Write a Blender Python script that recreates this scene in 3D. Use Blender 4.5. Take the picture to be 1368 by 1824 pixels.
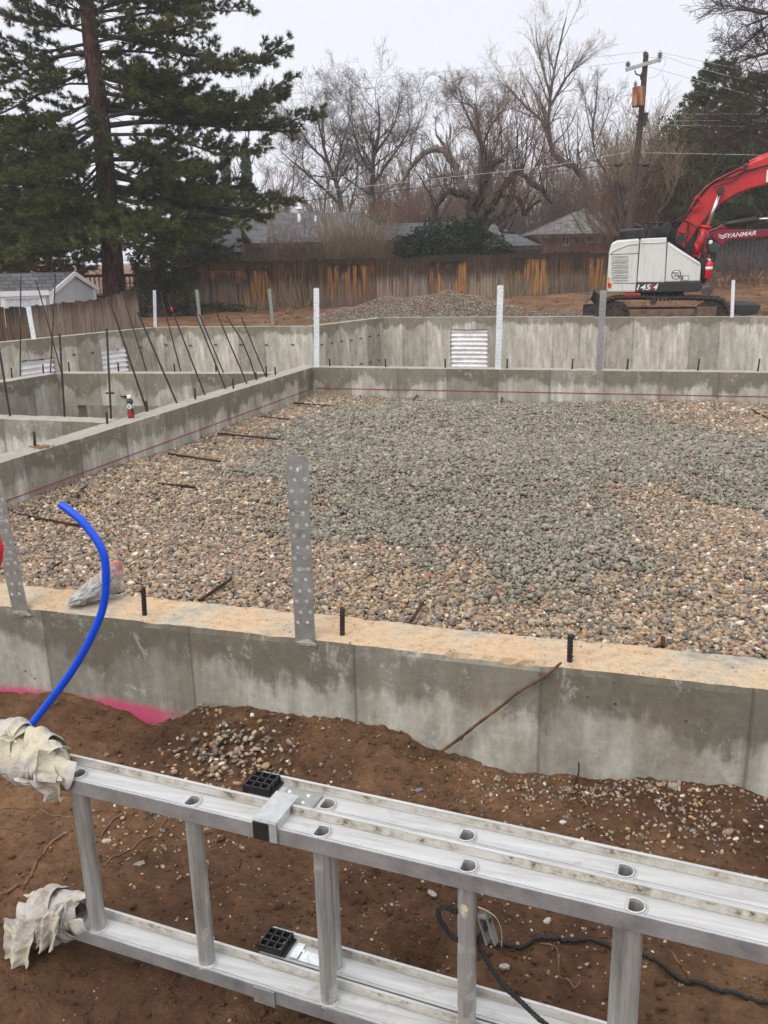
import bpy, bmesh, math, random
import numpy as np
from mathutils import Vector, Matrix, noise

# ------------------------------------------------------------------ clear
for o in list(bpy.data.objects): bpy.data.objects.remove(o)
SC = bpy.context.scene
COL = SC.collection
R = math.radians

# ------------------------------------------------------------------ camera
PITCH, ROLL, HEAD = 0.2759, -0.0235, -0.3047
CAM = np.array([4.16447, -10.34046, 1.20971])
FPX = 1543.3
FW = np.array([math.sin(HEAD)*math.cos(PITCH), math.cos(HEAD)*math.cos(PITCH), -math.sin(PITCH)])
_r = np.array([math.cos(HEAD), -math.sin(HEAD), 0.0]); _u = np.cross(_r, FW)
RT = _r*math.cos(ROLL) + _u*math.sin(ROLL)
UP = -_r*math.sin(ROLL) + _u*math.cos(ROLL)
RH = _r.copy()                                     # horizontal right
FH = np.array([math.sin(HEAD), math.cos(HEAD), 0.0])  # horizontal forward
cd = bpy.data.cameras.new('camera'); cam = bpy.data.objects.new('camera', cd); COL.objects.link(cam)
cd.sensor_fit = 'VERTICAL'; cd.sensor_height = 36.0; cd.lens = FPX/1824*36.0
cd.clip_start = 0.05; cd.clip_end = 5000
cam.matrix_world = Matrix(((RT[0], UP[0], -FW[0], CAM[0]), (RT[1], UP[1], -FW[1], CAM[1]), (RT[2], UP[2], -FW[2], CAM[2]), (0, 0, 0, 1)))
SC.camera = cam
SC.render.resolution_x = 768; SC.render.resolution_y = 1024

# ------------------------------------------------------------------ overcast light
w = bpy.data.worlds.new("World"); SC.world = w; w.use_nodes = True
nt = w.node_tree; bg = nt.nodes['Background']
sky = nt.nodes.new('ShaderNodeTexSky'); sky.sky_type = 'NISHITA'; sky.sun_disc = False
sky.sun_elevation = R(48); sky.sun_rotation = R(200); sky.dust_density = 4.0; sky.air_density = 1.0
hs = nt.nodes.new('ShaderNodeHueSaturation'); hs.inputs['Saturation'].default_value = 0.12
nt.links.new(sky.outputs[0], hs.inputs['Color'])
mx = nt.nodes.new('ShaderNodeMix'); mx.data_type = 'RGBA'; mx.inputs[0].default_value = 0.86
tc = nt.nodes.new('ShaderNodeTexCoord'); sp = nt.nodes.new('ShaderNodeSeparateXYZ')
nt.links.new(tc.outputs['Generated'], sp.inputs[0])
cr = nt.nodes.new('ShaderNodeValToRGB'); nt.links.new(sp.outputs['Z'], cr.inputs[0])
cr.color_ramp.elements[0].position = 0.0; cr.color_ramp.elements[0].color = (6.6, 6.85, 7.35, 1)
cr.color_ramp.elements[1].position = 0.9; cr.color_ramp.elements[1].color = (10.8, 10.8, 11.0, 1)
e = cr.color_ramp.elements.new(0.30); e.color = (4.7, 4.98, 5.5, 1)
nt.links.new(hs.outputs[0], mx.inputs[6]); nt.links.new(cr.outputs[0], mx.inputs[7])
nt.links.new(mx.outputs[2], bg.inputs['Color']); bg.inputs['Strength'].default_value = 0.10
sl = bpy.data.lights.new('sun', 'SUN'); sl.energy = 0.95; sl.angle = R(35); sl.color = (1.0, 0.94, 0.87)
so = bpy.data.objects.new('sun', sl); COL.objects.link(so)
so.rotation_euler = (R(42), 0, R(-20)); so.location = (0, -5, 30)
SC.view_settings.view_transform = 'Standard'; SC.view_settings.look = 'None'
SC.view_settings.gamma = 1.0; SC.view_settings.exposure = 0.78
SC.cycles.volume_bounces = 2

# ------------------------------------------------------------------ pixel rays (photo pixels 1368 x 1824) used for measuring
def ray(x, y): return FW + RT*(x-684)/FPX + UP*(912-y)/FPX
def onz(x, y, z): d = ray(x, y); return CAM + d*(z-CAM[2])/d[2]
def ony(x, y, Y): d = ray(x, y); return CAM + d*(Y-CAM[1])/d[1]
def onx(x, y, X): d = ray(x, y); return CAM + d*(X-CAM[0])/d[0]
def at(x, y, dist):                       # dist = horizontal depth in front of the camera
    d = ray(x, y); return CAM + d*dist/(d@FH)
def online(x, y, p0, n): d = ray(x, y); return CAM + d*((np.array(p0)-CAM)@n)/(d@n)
def V(p): return Vector((float(p[0]), float(p[1]), float(p[2])))

# ------------------------------------------------------------------ object helpers
ORG = {}
def tag(o, label, cat, group=None, kind=None):
    if label: o['label'] = label
    if cat: o['category'] = cat
    if group: o['group'] = group
    if kind: o['kind'] = kind
    return o
def thing(name, loc, label, cat, group=None):
    o = bpy.data.objects.new(name, None); COL.objects.link(o)
    o.location = V(loc); o.empty_display_size = 0.1; ORG[o.name] = V(loc)
    return tag(o, label, cat, group)
def dup(root, loc, rotz=0, scale=1.0, label=None, group=None, tilt=(0, 0)):
    r = root.copy(); COL.objects.link(r); r.location = V(loc)
    r.rotation_euler = (tilt[0], tilt[1], rotz)
    r.scale = scale if hasattr(scale, '__len__') else (scale,)*3
    if label: r['label'] = label
    if group: r['group'] = group
    ORG[r.name] = V(loc)
    for ch in list(root.children):
        c = ch.copy(); COL.objects.link(c); c.parent = r
        for g in list(ch.children):
            d = g.copy(); COL.objects.link(d); d.parent = c
    return r
def link_mesh(name, me, mats, parent=None, origin=None, smooth=False, verts=None):
    for m in (mats if isinstance(mats, (list, tuple)) else [mats]): me.materials.append(m)
    n = len(me.vertices)
    co = np.empty(n*3); me.vertices.foreach_get('co', co); co = co.reshape(-1, 3)
    if parent is not None: org = ORG[parent.name]
    elif origin is not None: org = V(origin)
    else:
        mn, mxx = co.min(0), co.max(0); org = Vector(((mn[0]+mxx[0])/2, (mn[1]+mxx[1])/2, mn[2]))
    co = co - np.array(org); me.vertices.foreach_set('co', co.ravel())
    if smooth: me.polygons.foreach_set('use_smooth', [True]*len(me.polygons))
    me.update()
    o = bpy.data.objects.new(name, me); COL.objects.link(o)
    if parent is not None: o.parent = parent
    else: o.location = org
    ORG[o.name] = org
    return o

class MB:
    def __init__(s): s.v = []; s.f = []; s.m = []; s.uv = None; s.sm = []
    def add(s, vs, fs, mi=0, sm=False):
        k = len(s.v); s.v.extend([tuple(map(float, p)) for p in vs])
        for f in fs: s.f.append(tuple(i+k for i in f)); s.m.append(mi); s.sm.append(sm)
    def box(s, c, sz, ax=None, mi=0, bev=0.0):
        c = np.array(c, float); A = np.eye(3) if ax is None else np.array(ax, float)
        h = np.array(sz, float)/2
        if bev > 0 and min(sz) > 2.2*bev:
            pts = []; b = bev
            bm = bmesh.new(); bmesh.ops.create_cube(bm, size=1.0)
            for v in bm.verts: v.co = Vector((v.co.x*sz[0], v.co.y*sz[1], v.co.z*sz[2]))
            bmesh.ops.bevel(bm, geom=list(bm.edges), offset=b, segments=2, affect='EDGES', profile=0.6)
            bm.verts.index_update()
            vs = [c + A.T@np.array(v.co) for v in bm.verts]; fs = [[v.index for v in f.verts] for f in bm.faces]
            bm.free(); s.add(vs, fs, mi); return
        vs = [c + A.T@(h*np.array(t)) for t in ((-1,-1,-1),(1,-1,-1),(1,1,-1),(-1,1,-1),(-1,-1,1),(1,-1,1),(1,1,1),(-1,1,1))]
        s.add(vs, [(0,3,2,1),(4,5,6,7),(0,1,5,4),(1,2,6,5),(2,3,7,6),(3,0,4,7)], mi)
    def tube(s, pts, rad, n=6, mi=0, cap=True, sm=True, flat=1.0):
        P = [np.array(p, float) for p in pts]; m = len(P)
        if not hasattr(rad, '__len__'): rad = [rad]*m
        t0 = P[1]-P[0]; a = np.cross(t0, (0, 0, 1.0))
        if np.linalg.norm(a) < 1e-5*np.linalg.norm(t0)+1e-9: a = np.array((1.0, 0, 0))
        a /= np.linalg.norm(a); vs = []
        for i in range(m):
            t = P[min(i+1, m-1)]-P[max(i-1, 0)]; t = t/(np.linalg.norm(t)+1e-12)
            a = a - t*(a@t); na = np.linalg.norm(a)
            a = a/na if na > 1e-6 else np.array((1.0, 0, 0)); b = np.cross(t, a)
            for k in range(n):
                q = 2*math.pi*k/n; vs.append(P[i]+rad[i]*(a*math.cos(q)+b*math.sin(q)*flat))
        fs = [(i*n+k, i*n+(k+1) % n, (i+1)*n+(k+1) % n, (i+1)*n+k) for i in range(m-1) for k in range(n)]
        k0 = len(s.v); s.add(vs, fs, mi, sm)
        if cap and n > 2:
            s.f.append(tuple(k0+k for k in range(n))[::-1]); s.m.append(mi); s.sm.append(False)
            s.f.append(tuple(k0+(m-1)*n+k for k in range(n))); s.m.append(mi); s.sm.append(False)
    def prism(s, poly, off, mi=0):            # poly: list of 3-D points, off: 3-D vector
        n = len(poly); off = np.array(off, float); a = [np.array(p, float) for p in poly]; b = [p+off for p in a]
        fs = [tuple(range(n))[::-1], tuple(range(n, 2*n))] + [(i, (i+1) % n, n+(i+1) % n, n+i) for i in range(n)]
        s.add(a+b, fs, mi)
    def disc(s, c, ax, r, th, n=20, mi=0):
        ax = np.array(ax, float); ax /= np.linalg.norm(ax); c = np.array(c, float)
        s.tube([c-ax*th/2, c+ax*th/2], r, n, mi, sm=False)
    def build(s, name, mats, parent=None, origin=None, bevel=0.0, smooth=None):
        me = bpy.data.meshes.new(name); me.from_pydata(s.v, [], s.f); me.validate(clean_customdata=False)
        if len(me.polygons) == len(s.m):
            me.polygons.foreach_set('material_index', s.m); me.polygons.foreach_set('use_smooth', s.sm)
            if s.uv is not None:
                uvl = me.uv_layers.new(name='UVMap'); U = np.array(s.uv)
                li = np.empty(len(me.loops), int); me.loops.foreach_get('vertex_index', li)
                uvl.data.foreach_set('uv', U[li].ravel())
        o = link_mesh(name, me, mats, parent, origin, smooth=bool(smooth))
        if bevel:
            md = o.modifiers.new('bevel', 'BEVEL'); md.width = bevel; md.segments = 2; md.limit_method = 'ANGLE'; md.angle_limit = R(35)
        return o

def np_mesh(name, verts, faces, mats, parent=None, origin=None, smooth=False, k=3):
    me = bpy.data.meshes.new(name); nv, nf = len(verts), len(faces)
    me.vertices.add(nv); me.vertices.foreach_set('co', np.asarray(verts, dtype=np.float32).ravel())
    me.loops.add(nf*k); me.loops.foreach_set('vertex_index', np.asarray(faces, dtype=np.int32).ravel())
    me.polygons.add(nf); me.polygons.foreach_set('loop_start', np.arange(0, nf*k, k, dtype=np.int32))
    me.polygons.foreach_set('loop_total', np.full(nf, k, dtype=np.int32))
    me.update(calc_edges=True)
    return link_mesh(name, me, mats, parent, origin, smooth)

# ------------------------------------------------------------------ materials
class NT:
    def __init__(s, name):
        s.m = bpy.data.materials.new(name); s.m.use_nodes = True; s.t = s.m.node_tree
        s.b = s.t.nodes['Principled BSDF']
    def n(s, typ, **kw):
        nd = s.t.nodes.new('ShaderNode'+typ)
        for k, v in kw.items(): setattr(nd, k, v)
        return nd
    def L(s, a, b): s.t.links.new(a, b)
    def noise(s, vec, scale, detail=4, rough=0.6, dist=0.0):
        nd = s.n('TexNoise'); nd.inputs['Scale'].default_value = scale; nd.inputs['Detail'].default_value = detail
        nd.inputs['Roughness'].default_value = rough; nd.inputs['Distortion'].default_value = dist
        if vec is not None: s.L(vec, nd.inputs['Vector'])
        return nd.outputs['Fac']
    def map(s, vec, scale=(1, 1, 1), loc=(0, 0, 0), rot=(0, 0, 0)):
        nd = s.n('Mapping'); nd.inputs['Scale'].default_value = scale; nd.inputs['Location'].default_value = loc
        nd.inputs['Rotation'].default_value = rot; s.L(vec, nd.inputs['Vector']); return nd.outputs[0]
    def ramp(s, fac, stops, interp='LINEAR'):
        nd = s.n('ValToRGB'); r = nd.color_ramp; r.interpolation = interp
        while len(r.elements) > 1: r.elements.remove(r.elements[-1])
        r.elements[0].position = stops[0][0]; r.elements[0].color = (*stops[0][1], 1) if len(stops[0][1]) == 3 else stops[0][1]
        for p, c in stops[1:]:
            e = r.elements.new(p); e.color = (*c, 1)
        s.L(fac, nd.inputs[0]); return nd.outputs[0]
    def rng(s, fac, a, b, c=0.0, d=1.0, smooth=False):
        nd = s.n('MapRange'); nd.clamp = True
        if smooth: nd.interpolation_type = 'SMOOTHSTEP'
        s.L(fac, nd.inputs[0])
        for i, v in zip((1, 2, 3, 4), (a, b, c, d)): nd.inputs[i].default_value = v
        return nd.outputs[0]
    def mix(s, fac, a, b, mode='MIX'):
        nd = s.n('Mix', data_type='RGBA', blend_type=mode)
        if isinstance(fac, (int, float)): nd.inputs[0].default_value = fac
        else: s.L(fac, nd.inputs[0])
        for i, x in ((6, a), (7, b)):
            if isinstance(x, (tuple, list)): nd.inputs[i].default_value = (*x, 1)
            else: s.L(x, nd.inputs[i])
        return nd.outputs[2]
    def math(s, op, a, b=None, c=None):
        nd = s.n('Math', operation=op)
        for i, x in enumerate((a, b, c)):
            if x is None: continue
            if isinstance(x, (int, float)): nd.inputs[i].default_value = x
            else: s.L(x, nd.inputs[i])
        return nd.outputs[0]
    def bump(s, h, strength=0.5, dist=0.01):
        nd = s.n('Bump'); nd.inputs['Strength'].default_value = strength; nd.inputs['Distance'].default_value = dist
        s.L(h, nd.inputs['Height']); s.L(nd.outputs[0], s.b.inputs['Normal'])
    def obj(s): return s.n('TexCoord').outputs['Object']
    def uv(s): return s.n('TexCoord').outputs['UV']
    def pos(s): return s.n('NewGeometry').outputs['Position']
    def island(s): return s.n('NewGeometry').outputs['Random Per Island']
    def fin(s, col=None, rough=0.7, metal=0.0, spec=None):
        if col is not None:
            if isinstance(col, (tuple, list)): s.b.inputs['Base Color'].default_value = (*col, 1)
            else: s.L(col, s.b.inputs['Base Color'])
        if isinstance(rough, (int, float)): s.b.inputs['Roughness'].default_value = rough
        else: s.L(rough, s.b.inputs['Roughness'])
        s.b.inputs['Metallic'].default_value = metal
        if spec is not None: s.b.inputs['Specular IOR Level'].default_value = spec
        return s.m

def simple(name, col, rough=0.6, metal=0.0, var=0.25, scale=8.0, bump=0.0, spec=None):
    t = NT(name); v = t.pos(); n = t.noise(v, scale, 5)
    lo = tuple(c*(1-var) for c in col); hi = tuple(min(1, c*(1+var)) for c in col)
    c = t.ramp(n, [(0.3, lo), (0.7, hi)])
    if bump: t.bump(n, bump, 0.01)
    return t.fin(c, rough, metal, spec)

def concrete(name, pw=0.61, pink=False, off=0.0, light=1.0):
    t = NT(name); uv = t.uv(); sx = t.n('SeparateXYZ'); t.L(uv, sx.inputs[0]); U, Z = sx.outputs[0], sx.outputs[1]
    pu = t.math('DIVIDE', t.math('ADD', U, off), pw); idx = t.math('FLOOR', pu); fr = t.math('FRACT', pu)
    wn = t.n('TexWhiteNoise', noise_dimensions='1D'); t.L(idx, wn.inputs['W'])
    big = t.noise(t.map(uv, (1.6, 0.9, 1)), 1.3, 6, 0.62)
    streak = t.noise(t.map(uv, (9, 0.7, 1)), 1.5, 5, 0.6)
    fine = t.noise(uv, 34, 6, 0.7)
    mid = t.noise(t.map(uv, (4.4, 1.5, 1)), 1.4, 10, 0.70, 0.35)
    drip = t.noise(t.map(uv, (26, 1.3, 1)), 1.0, 6, 0.65)
    warm = t.noise(t.map(uv, (2.2, 1.0, 1), (3, 9, 0)), 1.4, 6, 0.6)
    l = light
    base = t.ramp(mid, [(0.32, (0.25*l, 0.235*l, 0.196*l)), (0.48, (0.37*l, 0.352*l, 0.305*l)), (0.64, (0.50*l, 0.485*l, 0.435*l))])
    pan = t.ramp(wn.outputs['Value'], [(0, (0.60, 0.585, 0.55)), (0.35, (0.92, 0.915, 0.90)), (0.7, (1.05, 1.05, 1.04)), (1, (1.22, 1.22, 1.20))])
    base = t.mix(0.9, base, pan, 'MULTIPLY')
    st = t.rng(streak, 0.38, 0.62, 0.0, 1.0); base = t.mix(t.math('MULTIPLY', st, 0.42), base, (0.19*l, 0.175*l, 0.14*l))
    # damp stain below the rim, ragged lower edge, tongues running down
    edge = t.math('ADD', t.math('ADD', Z, t.math('MULTIPLY', t.math('SUBTRACT', big, 0.5), 0.85)), t.math('MULTIPLY', t.math('SUBTRACT', drip, 0.5), 0.16))
    damp = t.math('MULTIPLY', t.rng(edge, -0.21, -0.13, 0.0, 1.0, True), t.rng(wn.outputs['Value'], 0.95, 0.6, 0.75, 1.0))
    base = t.mix(t.math('MULTIPLY', damp, 0.86), base, (0.128*l, 0.113*l, 0.083*l))
    base = t.mix(t.math('MULTIPLY', t.rng(warm, 0.54, 0.66), 0.38), base, (0.27, 0.225, 0.15))
    # white lime bloom
    bl = t.noise(t.map(uv, (3, 2.2, 1), (7, 3, 0)), 2.6, 12, 0.80, 0.3)
    base = t.mix(t.math('MULTIPLY', t.rng(bl, 0.55, 0.62), 0.50), base, (0.55, 0.56, 0.53))
    # soil-splashed foot
    # panel joints
    jd = t.math('MINIMUM', fr, t.math('SUBTRACT', 1.0, fr))
    jn = t.rng(jd, 0.002, 0.010, 1.0, 0.0); js = t.rng(t.math('ADD', jd, t.math('MULTIPLY', t.math('SUBTRACT', streak, 0.5), 0.12)), 0.0, 0.10, 1.0, 0.0, True)
    jstain = t.math('MULTIPLY', js, t.rng(t.noise(t.map(uv, (2, 1.2, 1)), 2.0, 3), 0.35, 0.6))
    cr_ = t.n('TexVoronoi', feature='DISTANCE_TO_EDGE'); cr_.inputs['Scale'].default_value = 5.5; dv = t.n('VectorMath', operation='ADD'); t.L(uv, dv.inputs[0]); nn3 = t.n('TexNoise'); nn3.inputs['Scale'].default_value = 7; t.L(uv, nn3.inputs['Vector']); sc3 = t.n('VectorMath', operation='SCALE'); sc3.inputs[3].default_value = 0.12; t.L(nn3.outputs['Color'], sc3.inputs[0]); t.L(sc3.outputs[0], dv.inputs[1]); t.L(dv.outputs[0], cr_.inputs['Vector'])
    ck = t.math('MULTIPLY', t.rng(cr_.outputs['Distance'], 0.002, 0.007, 1.0, 0.0), t.rng(big, 0.53, 0.60)); base = t.mix(t.math('MULTIPLY', ck, 0.55), base, (0.13, 0.12, 0.10))
    base = t.mix(t.math('MULTIPLY', jstain, 0.5), base, (0.15*l, 0.142*l, 0.12*l))
    base = t.mix(t.math('MULTIPLY', jn, 0.42), base, (0.10, 0.097, 0.085))
    base = t.mix(0.35, base, t.ramp(fine, [(0.3, (0.55, 0.55, 0.55)), (0.7, (1.3, 1.3, 1.3))]), 'MULTIPLY')
    vo = t.n('TexVoronoi'); vo.inputs['Scale'].default_value = 16; t.L(uv, vo.inputs['Vector'])
    pit = t.rng(vo.outputs['Distance'], 0.05, 0.10, 1.0, 0.0)
    pit = t.math('MULTIPLY', pit, t.rng(t.noise(uv, 5, 2), 0.5, 0.6)); base = t.mix(t.math('MULTIPLY', pit, 0.7), base, (0.07, 0.065, 0.055))
    if pink:
        # sprayed marker paint near the foot of the wall
        pz = t.math('ADD', t.math('ADD', Z, t.math('MULTIPLY', t.math('SUBTRACT', t.noise(uv, 4, 3), 0.5), 0.05)), t.math('MULTIPLY', t.math('SUBTRACT', fine, 0.5), 0.03))
        m = t.rng(pz, -0.360, -0.325, 1.0, 0.0, True); mxx = t.rng(U, 2.93, 3.07, 1.0, 0.0, True)
        m = t.math('MULTIPLY', m, mxx)
        base = t.mix(t.math('MULTIPLY', m, 0.88), base, (0.58, 0.07, 0.17))
    h = t.math('ADD', t.math('MULTIPLY', fine, 0.35), t.math('MULTIPLY', mid, 0.5))
    h = t.math('SUBTRACT', h, t.math('MULTIPLY', jn, 0.8)); h = t.math('SUBTRACT', h, t.math('MULTIPLY', pit, 0.6))
    t.bump(h, 0.55, 0.012)
    return t.fin(base, 0.82, 0, 0.3)

def conc_top(name, tan=1.0):
    t = NT(name); v = t.pos(); n = t.noise(v, 2.6, 9, 0.66); f = t.noise(v, 150, 4, 0.75); g = t.noise(v, 22, 9, 0.8)
    c = t.ramp(n, [(0.34, (0.36, 0.345, 0.30)), (0.40, (0.47, 0.43, 0.35)), (0.46, (0.58, 0.46, 0.325)), (0.60, (0.65, 0.45, 0.275))]) if tan > 0.5 else \
        t.ramp(n, [(0.36, (0.36, 0.35, 0.31)), (0.55, (0.42, 0.39, 0.33)), (0.75, (0.50, 0.42, 0.33))])
    c = t.mix(0.5, c, t.ramp(f, [(0.25, (0.45, 0.42, 0.4)), (0.5, (1, 1, 1)), (0.75, (1.3, 1.3, 1.3))]), 'MULTIPLY')
    c = t.mix(0.75, c, t.ramp(g, [(0.32, (0.52, 0.49, 0.46)), (0.5, (0.95, 0.95, 0.95)), (0.66, (1.15, 1.15, 1.15))]), 'MULTIPLY')
    t.bump(t.math('ADD', f, t.math('MULTIPLY', g, 1.5)), 0.6, 0.008)
    return t.fin(c, 0.9, 0, 0.2)

M = {}
M['concrete'] = concrete('concrete_near', 0.62, True, 0.0, 1.08)
M['concrete2'] = concrete('concrete_mid', 0.62, False, 0.3, 1.2)
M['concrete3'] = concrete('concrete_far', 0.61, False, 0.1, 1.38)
M['ctop'] = conc_top('concrete_top'); M['ctop2'] = conc_top('concrete_top_grey', 0.0)

def dirt(name, dark=1.0, streak=False):
    t = NT(name); v = t.pos(); a = t.noise(v, 1.4, 6, 0.62); b = t.noise(v, 22, 8, 0.72); c_ = t.noise(v, 130, 4, 0.7); g = t.noise(v, 6, 6, 0.65)
    k = dark
    c = t.ramp(a, [(0.32, (0.078*k, 0.040*k, 0.022*k)), (0.5, (0.122*k, 0.066*k, 0.036*k)), (0.66, (0.19*k, 0.108*k, 0.058*k))])
    c = t.mix(0.8, c, t.ramp(b, [(0.3, (0.5, 0.48, 0.46)), (0.5, (0.95, 0.95, 0.95)), (0.72, (1.45, 1.4, 1.35))]), 'MULTIPLY')
    c = t.mix(0.5, c, t.ramp(g, [(0.35, (0.55, 0.53, 0.5)), (0.6, (1.1, 1.1, 1.1))]), 'MULTIPLY')
    vo = t.n('TexVoronoi'); vo.inputs['Scale'].default_value = 70; t.L(v, vo.inputs['Vector'])
    sp = t.math('MULTIPLY', t.rng(vo.outputs['Distance'], 0.16, 0.24, 1.0, 0.0), t.rng(t.noise(v, 9, 3), 0.52, 0.60))
    c = t.mix(t.math('MULTIPLY', sp, 0.75), c, t.mix(vo.outputs['Color'], (0.36, 0.25, 0.16), (0.10, 0.09, 0.085)))
    h = t.math('ADD', t.math('MULTIPLY', b, 1.4), t.math('MULTIPLY', c_, 0.5)); h = t.math('ADD', h, t.math('MULTIPLY', sp, 0.25))
    t.bump(h, 1.0, 0.03)
    return t.fin(c, 0.9, 0, 0.22)
M['dirt'] = dirt('dirt', 1.8)

def stones(name, stops, rough=0.6, var=0.5):
    t = NT(name); i = t.island(); v = t.pos(); f = t.noise(v, 90, 4, 0.7)
    c = t.ramp(i, stops, 'CONSTANT')
    c = t.mix(var, c, t.ramp(f, [(0.3, (0.62, 0.60, 0.57)), (0.7, (1.5, 1.48, 1.42))]), 'MULTIPLY')
    t.bump(f, 0.3, 0.004)
    return t.fin(c, rough, 0, 0.4)
GST = [(0.0, (0.31, 0.215, 0.135)), (0.12, (0.175, 0.145, 0.115)), (0.22, (0.43, 0.31, 0.20)), (0.34, (0.23, 0.185, 0.14)), (0.44, (0.36, 0.29, 0.215)),
       (0.54, (0.105, 0.10, 0.095)), (0.61, (0.27, 0.18, 0.115)), (0.71, (0.47, 0.37, 0.26)), (0.79, (0.19, 0.18, 0.165)), (0.87, (0.35, 0.23, 0.15)),
       (0.935, (0.66, 0.60, 0.50)), (0.97, (0.31, 0.14, 0.08)), (0.985, (0.38, 0.24, 0.10))]
M['gravel'] = stones('gravel_stone', GST)
t = NT('wet_concrete'); v = t.pos(); n = t.noise(v, 26, 6, 0.7); n2 = t.noise(v, 3, 4, 0.6)
c = t.ramp(n, [(0.28, (0.135, 0.122, 0.094)), (0.5, (0.275, 0.250, 0.202)), (0.75, (0.41, 0.375, 0.31))])
c = t.mix(0.45, c, t.ramp(n2, [(0.3, (0.7, 0.7, 0.68)), (0.7, (1.2, 1.2, 1.18))]), 'MULTIPLY'); c = t.mix(0.8, c, t.ramp(t.island(), [(0, (0.62, 0.62, 0.60)), (0.25, (1.05, 1.04, 1.0)), (0.5, (0.8, 0.8, 0.78)), (0.75, (1.3, 1.28, 1.22)), (0.93, (1.5, 1.4, 1.25))], 'CONSTANT'), 'MULTIPLY'); t.bump(n, 0.6, 0.01)
M['slurry'] = t.fin(c, 0.62, 0, 0.4)
t = NT('gravel_base'); v = t.pos(); vo = t.n('TexVoronoi'); vo.inputs['Scale'].default_value = 42; t.L(v, vo.inputs['Vector'])
sx = t.n('SeparateColor'); t.L(vo.outputs['Color'], sx.inputs[0])
c = t.ramp(sx.outputs[0], [(p, tuple(x*0.6 for x in q)) for p, q in GST], 'CONSTANT'); t.bump(t.math('SUBTRACT', 1.0, vo.outputs['Distance']), 1.0, 0.015)  # stone colours dimmed to paint the shade in gaps between loose stones
M['gbase'] = t.fin(c, 0.8, 0, 0.2)
t = NT('pile_gravel'); v = t.pos(); vo = t.n('TexVoronoi'); vo.inputs['Scale'].default_value = 26; t.L(v, vo.inputs['Vector'])
sx = t.n('SeparateColor'); t.L(vo.outputs['Color'], sx.inputs[0])
c = t.ramp(sx.outputs[0], [(0, (0.075, 0.06, 0.046)), (0.3, (0.17, 0.135, 0.10)), (0.6, (0.25, 0.20, 0.15)), (0.85, (0.38, 0.32, 0.26))], 'CONSTANT'); t.bump(t.math('SUBTRACT', 1.0, vo.outputs['Distance']), 1.0, 0.06)
M['pile'] = t.fin(c, 0.85, 0, 0.2)

def wood(name, cols, rough=0.85, sx_=1.0):
    t = NT(name); v = t.obj(); i = t.island()
    cb = t.n('CombineXYZ'); t.L(t.math('MULTIPLY', i, 37.0), cb.inputs[2]); 
    ad = t.n('VectorMath', operation='ADD'); t.L(v, ad.inputs[0]); t.L(cb.outputs[0], ad.inputs[1]); v2 = ad.outputs[0]
    n = t.noise(t.map(v2, (16, 16, 0.9)), 1.5, 6, 0.65, 0.5)
    c = t.ramp(n, [(0.3, cols[0]), (0.5, cols[1]), (0.7, cols[2])])
    c = t.mix(0.85, c, t.ramp(i, [(0, (0.5, 0.48, 0.46)), (0.5, (1, 1, 1)), (1, (1.45, 1.4, 1.35))]), 'MULTIPLY')
    t.bump(n, 0.6, 0.02)
    return t, c, v
# weathered cedar: grey, darker tops, orange sheltered patches
def fencewood(name, orange=False, dark=1.0, amt=0.9):
    t, c, v = wood(name, [(0.055*dark, 0.040*dark, 0.031*dark), (0.125*dark, 0.090*dark, 0.068*dark), (0.24*dark, 0.185*dark, 0.145*dark)])
    sp = t.n('SeparateXYZ'); t.L(v, sp.inputs[0]); Z = sp.outputs[2]
    w_ = t.noise(t.map(v, (1.3, 1.3, 0.25)), 1.2, 4, 0.6)
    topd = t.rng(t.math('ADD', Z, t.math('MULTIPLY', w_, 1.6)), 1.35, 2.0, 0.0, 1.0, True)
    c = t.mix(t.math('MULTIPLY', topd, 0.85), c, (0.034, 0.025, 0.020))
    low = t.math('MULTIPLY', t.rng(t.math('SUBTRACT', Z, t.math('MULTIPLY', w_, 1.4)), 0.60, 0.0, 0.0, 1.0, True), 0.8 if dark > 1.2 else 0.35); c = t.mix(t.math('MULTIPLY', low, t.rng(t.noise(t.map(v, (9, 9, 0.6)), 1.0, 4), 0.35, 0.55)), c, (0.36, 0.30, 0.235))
    if orange:
        n = t.noise(t.map(v, (1.1, 1.1, 0.7), (4, 1, 0)), 1.1, 4, 0.6); m = t.rng(n, 0.43, 0.50)
        st = t.noise(t.map(v, (11, 11, 0.5)), 1.0, 4, 0.6); m = t.math('MULTIPLY', m, t.rng(st, 0.41, 0.47))
        zn = t.math('ADD', Z, t.math('MULTIPLY', t.math('SUBTRACT', st, 0.5), 1.1)); zb = t.math('MULTIPLY', t.rng(zn, 0.15, 0.45), t.rng(zn, 1.85, 1.55))
        c = t.mix(t.math('MULTIPLY', t.math('MULTIPLY', m, zb), amt), c, t.ramp(st, [(0.44, (0.17, 0.075, 0.03)), (0.52, (0.40, 0.19, 0.065)), (0.66, (0.52, 0.28, 0.10))]))
    return t.fin(c, 0.9, 0, 0.15)
M['fence'] = fencewood('weathered_fence', True); M['fence_dark'] = fencewood('dark_fence', True, 0.75, 0.2); M['fence_grey'] = fencewood('grey_fence', True, 1.5, 0.08)

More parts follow.
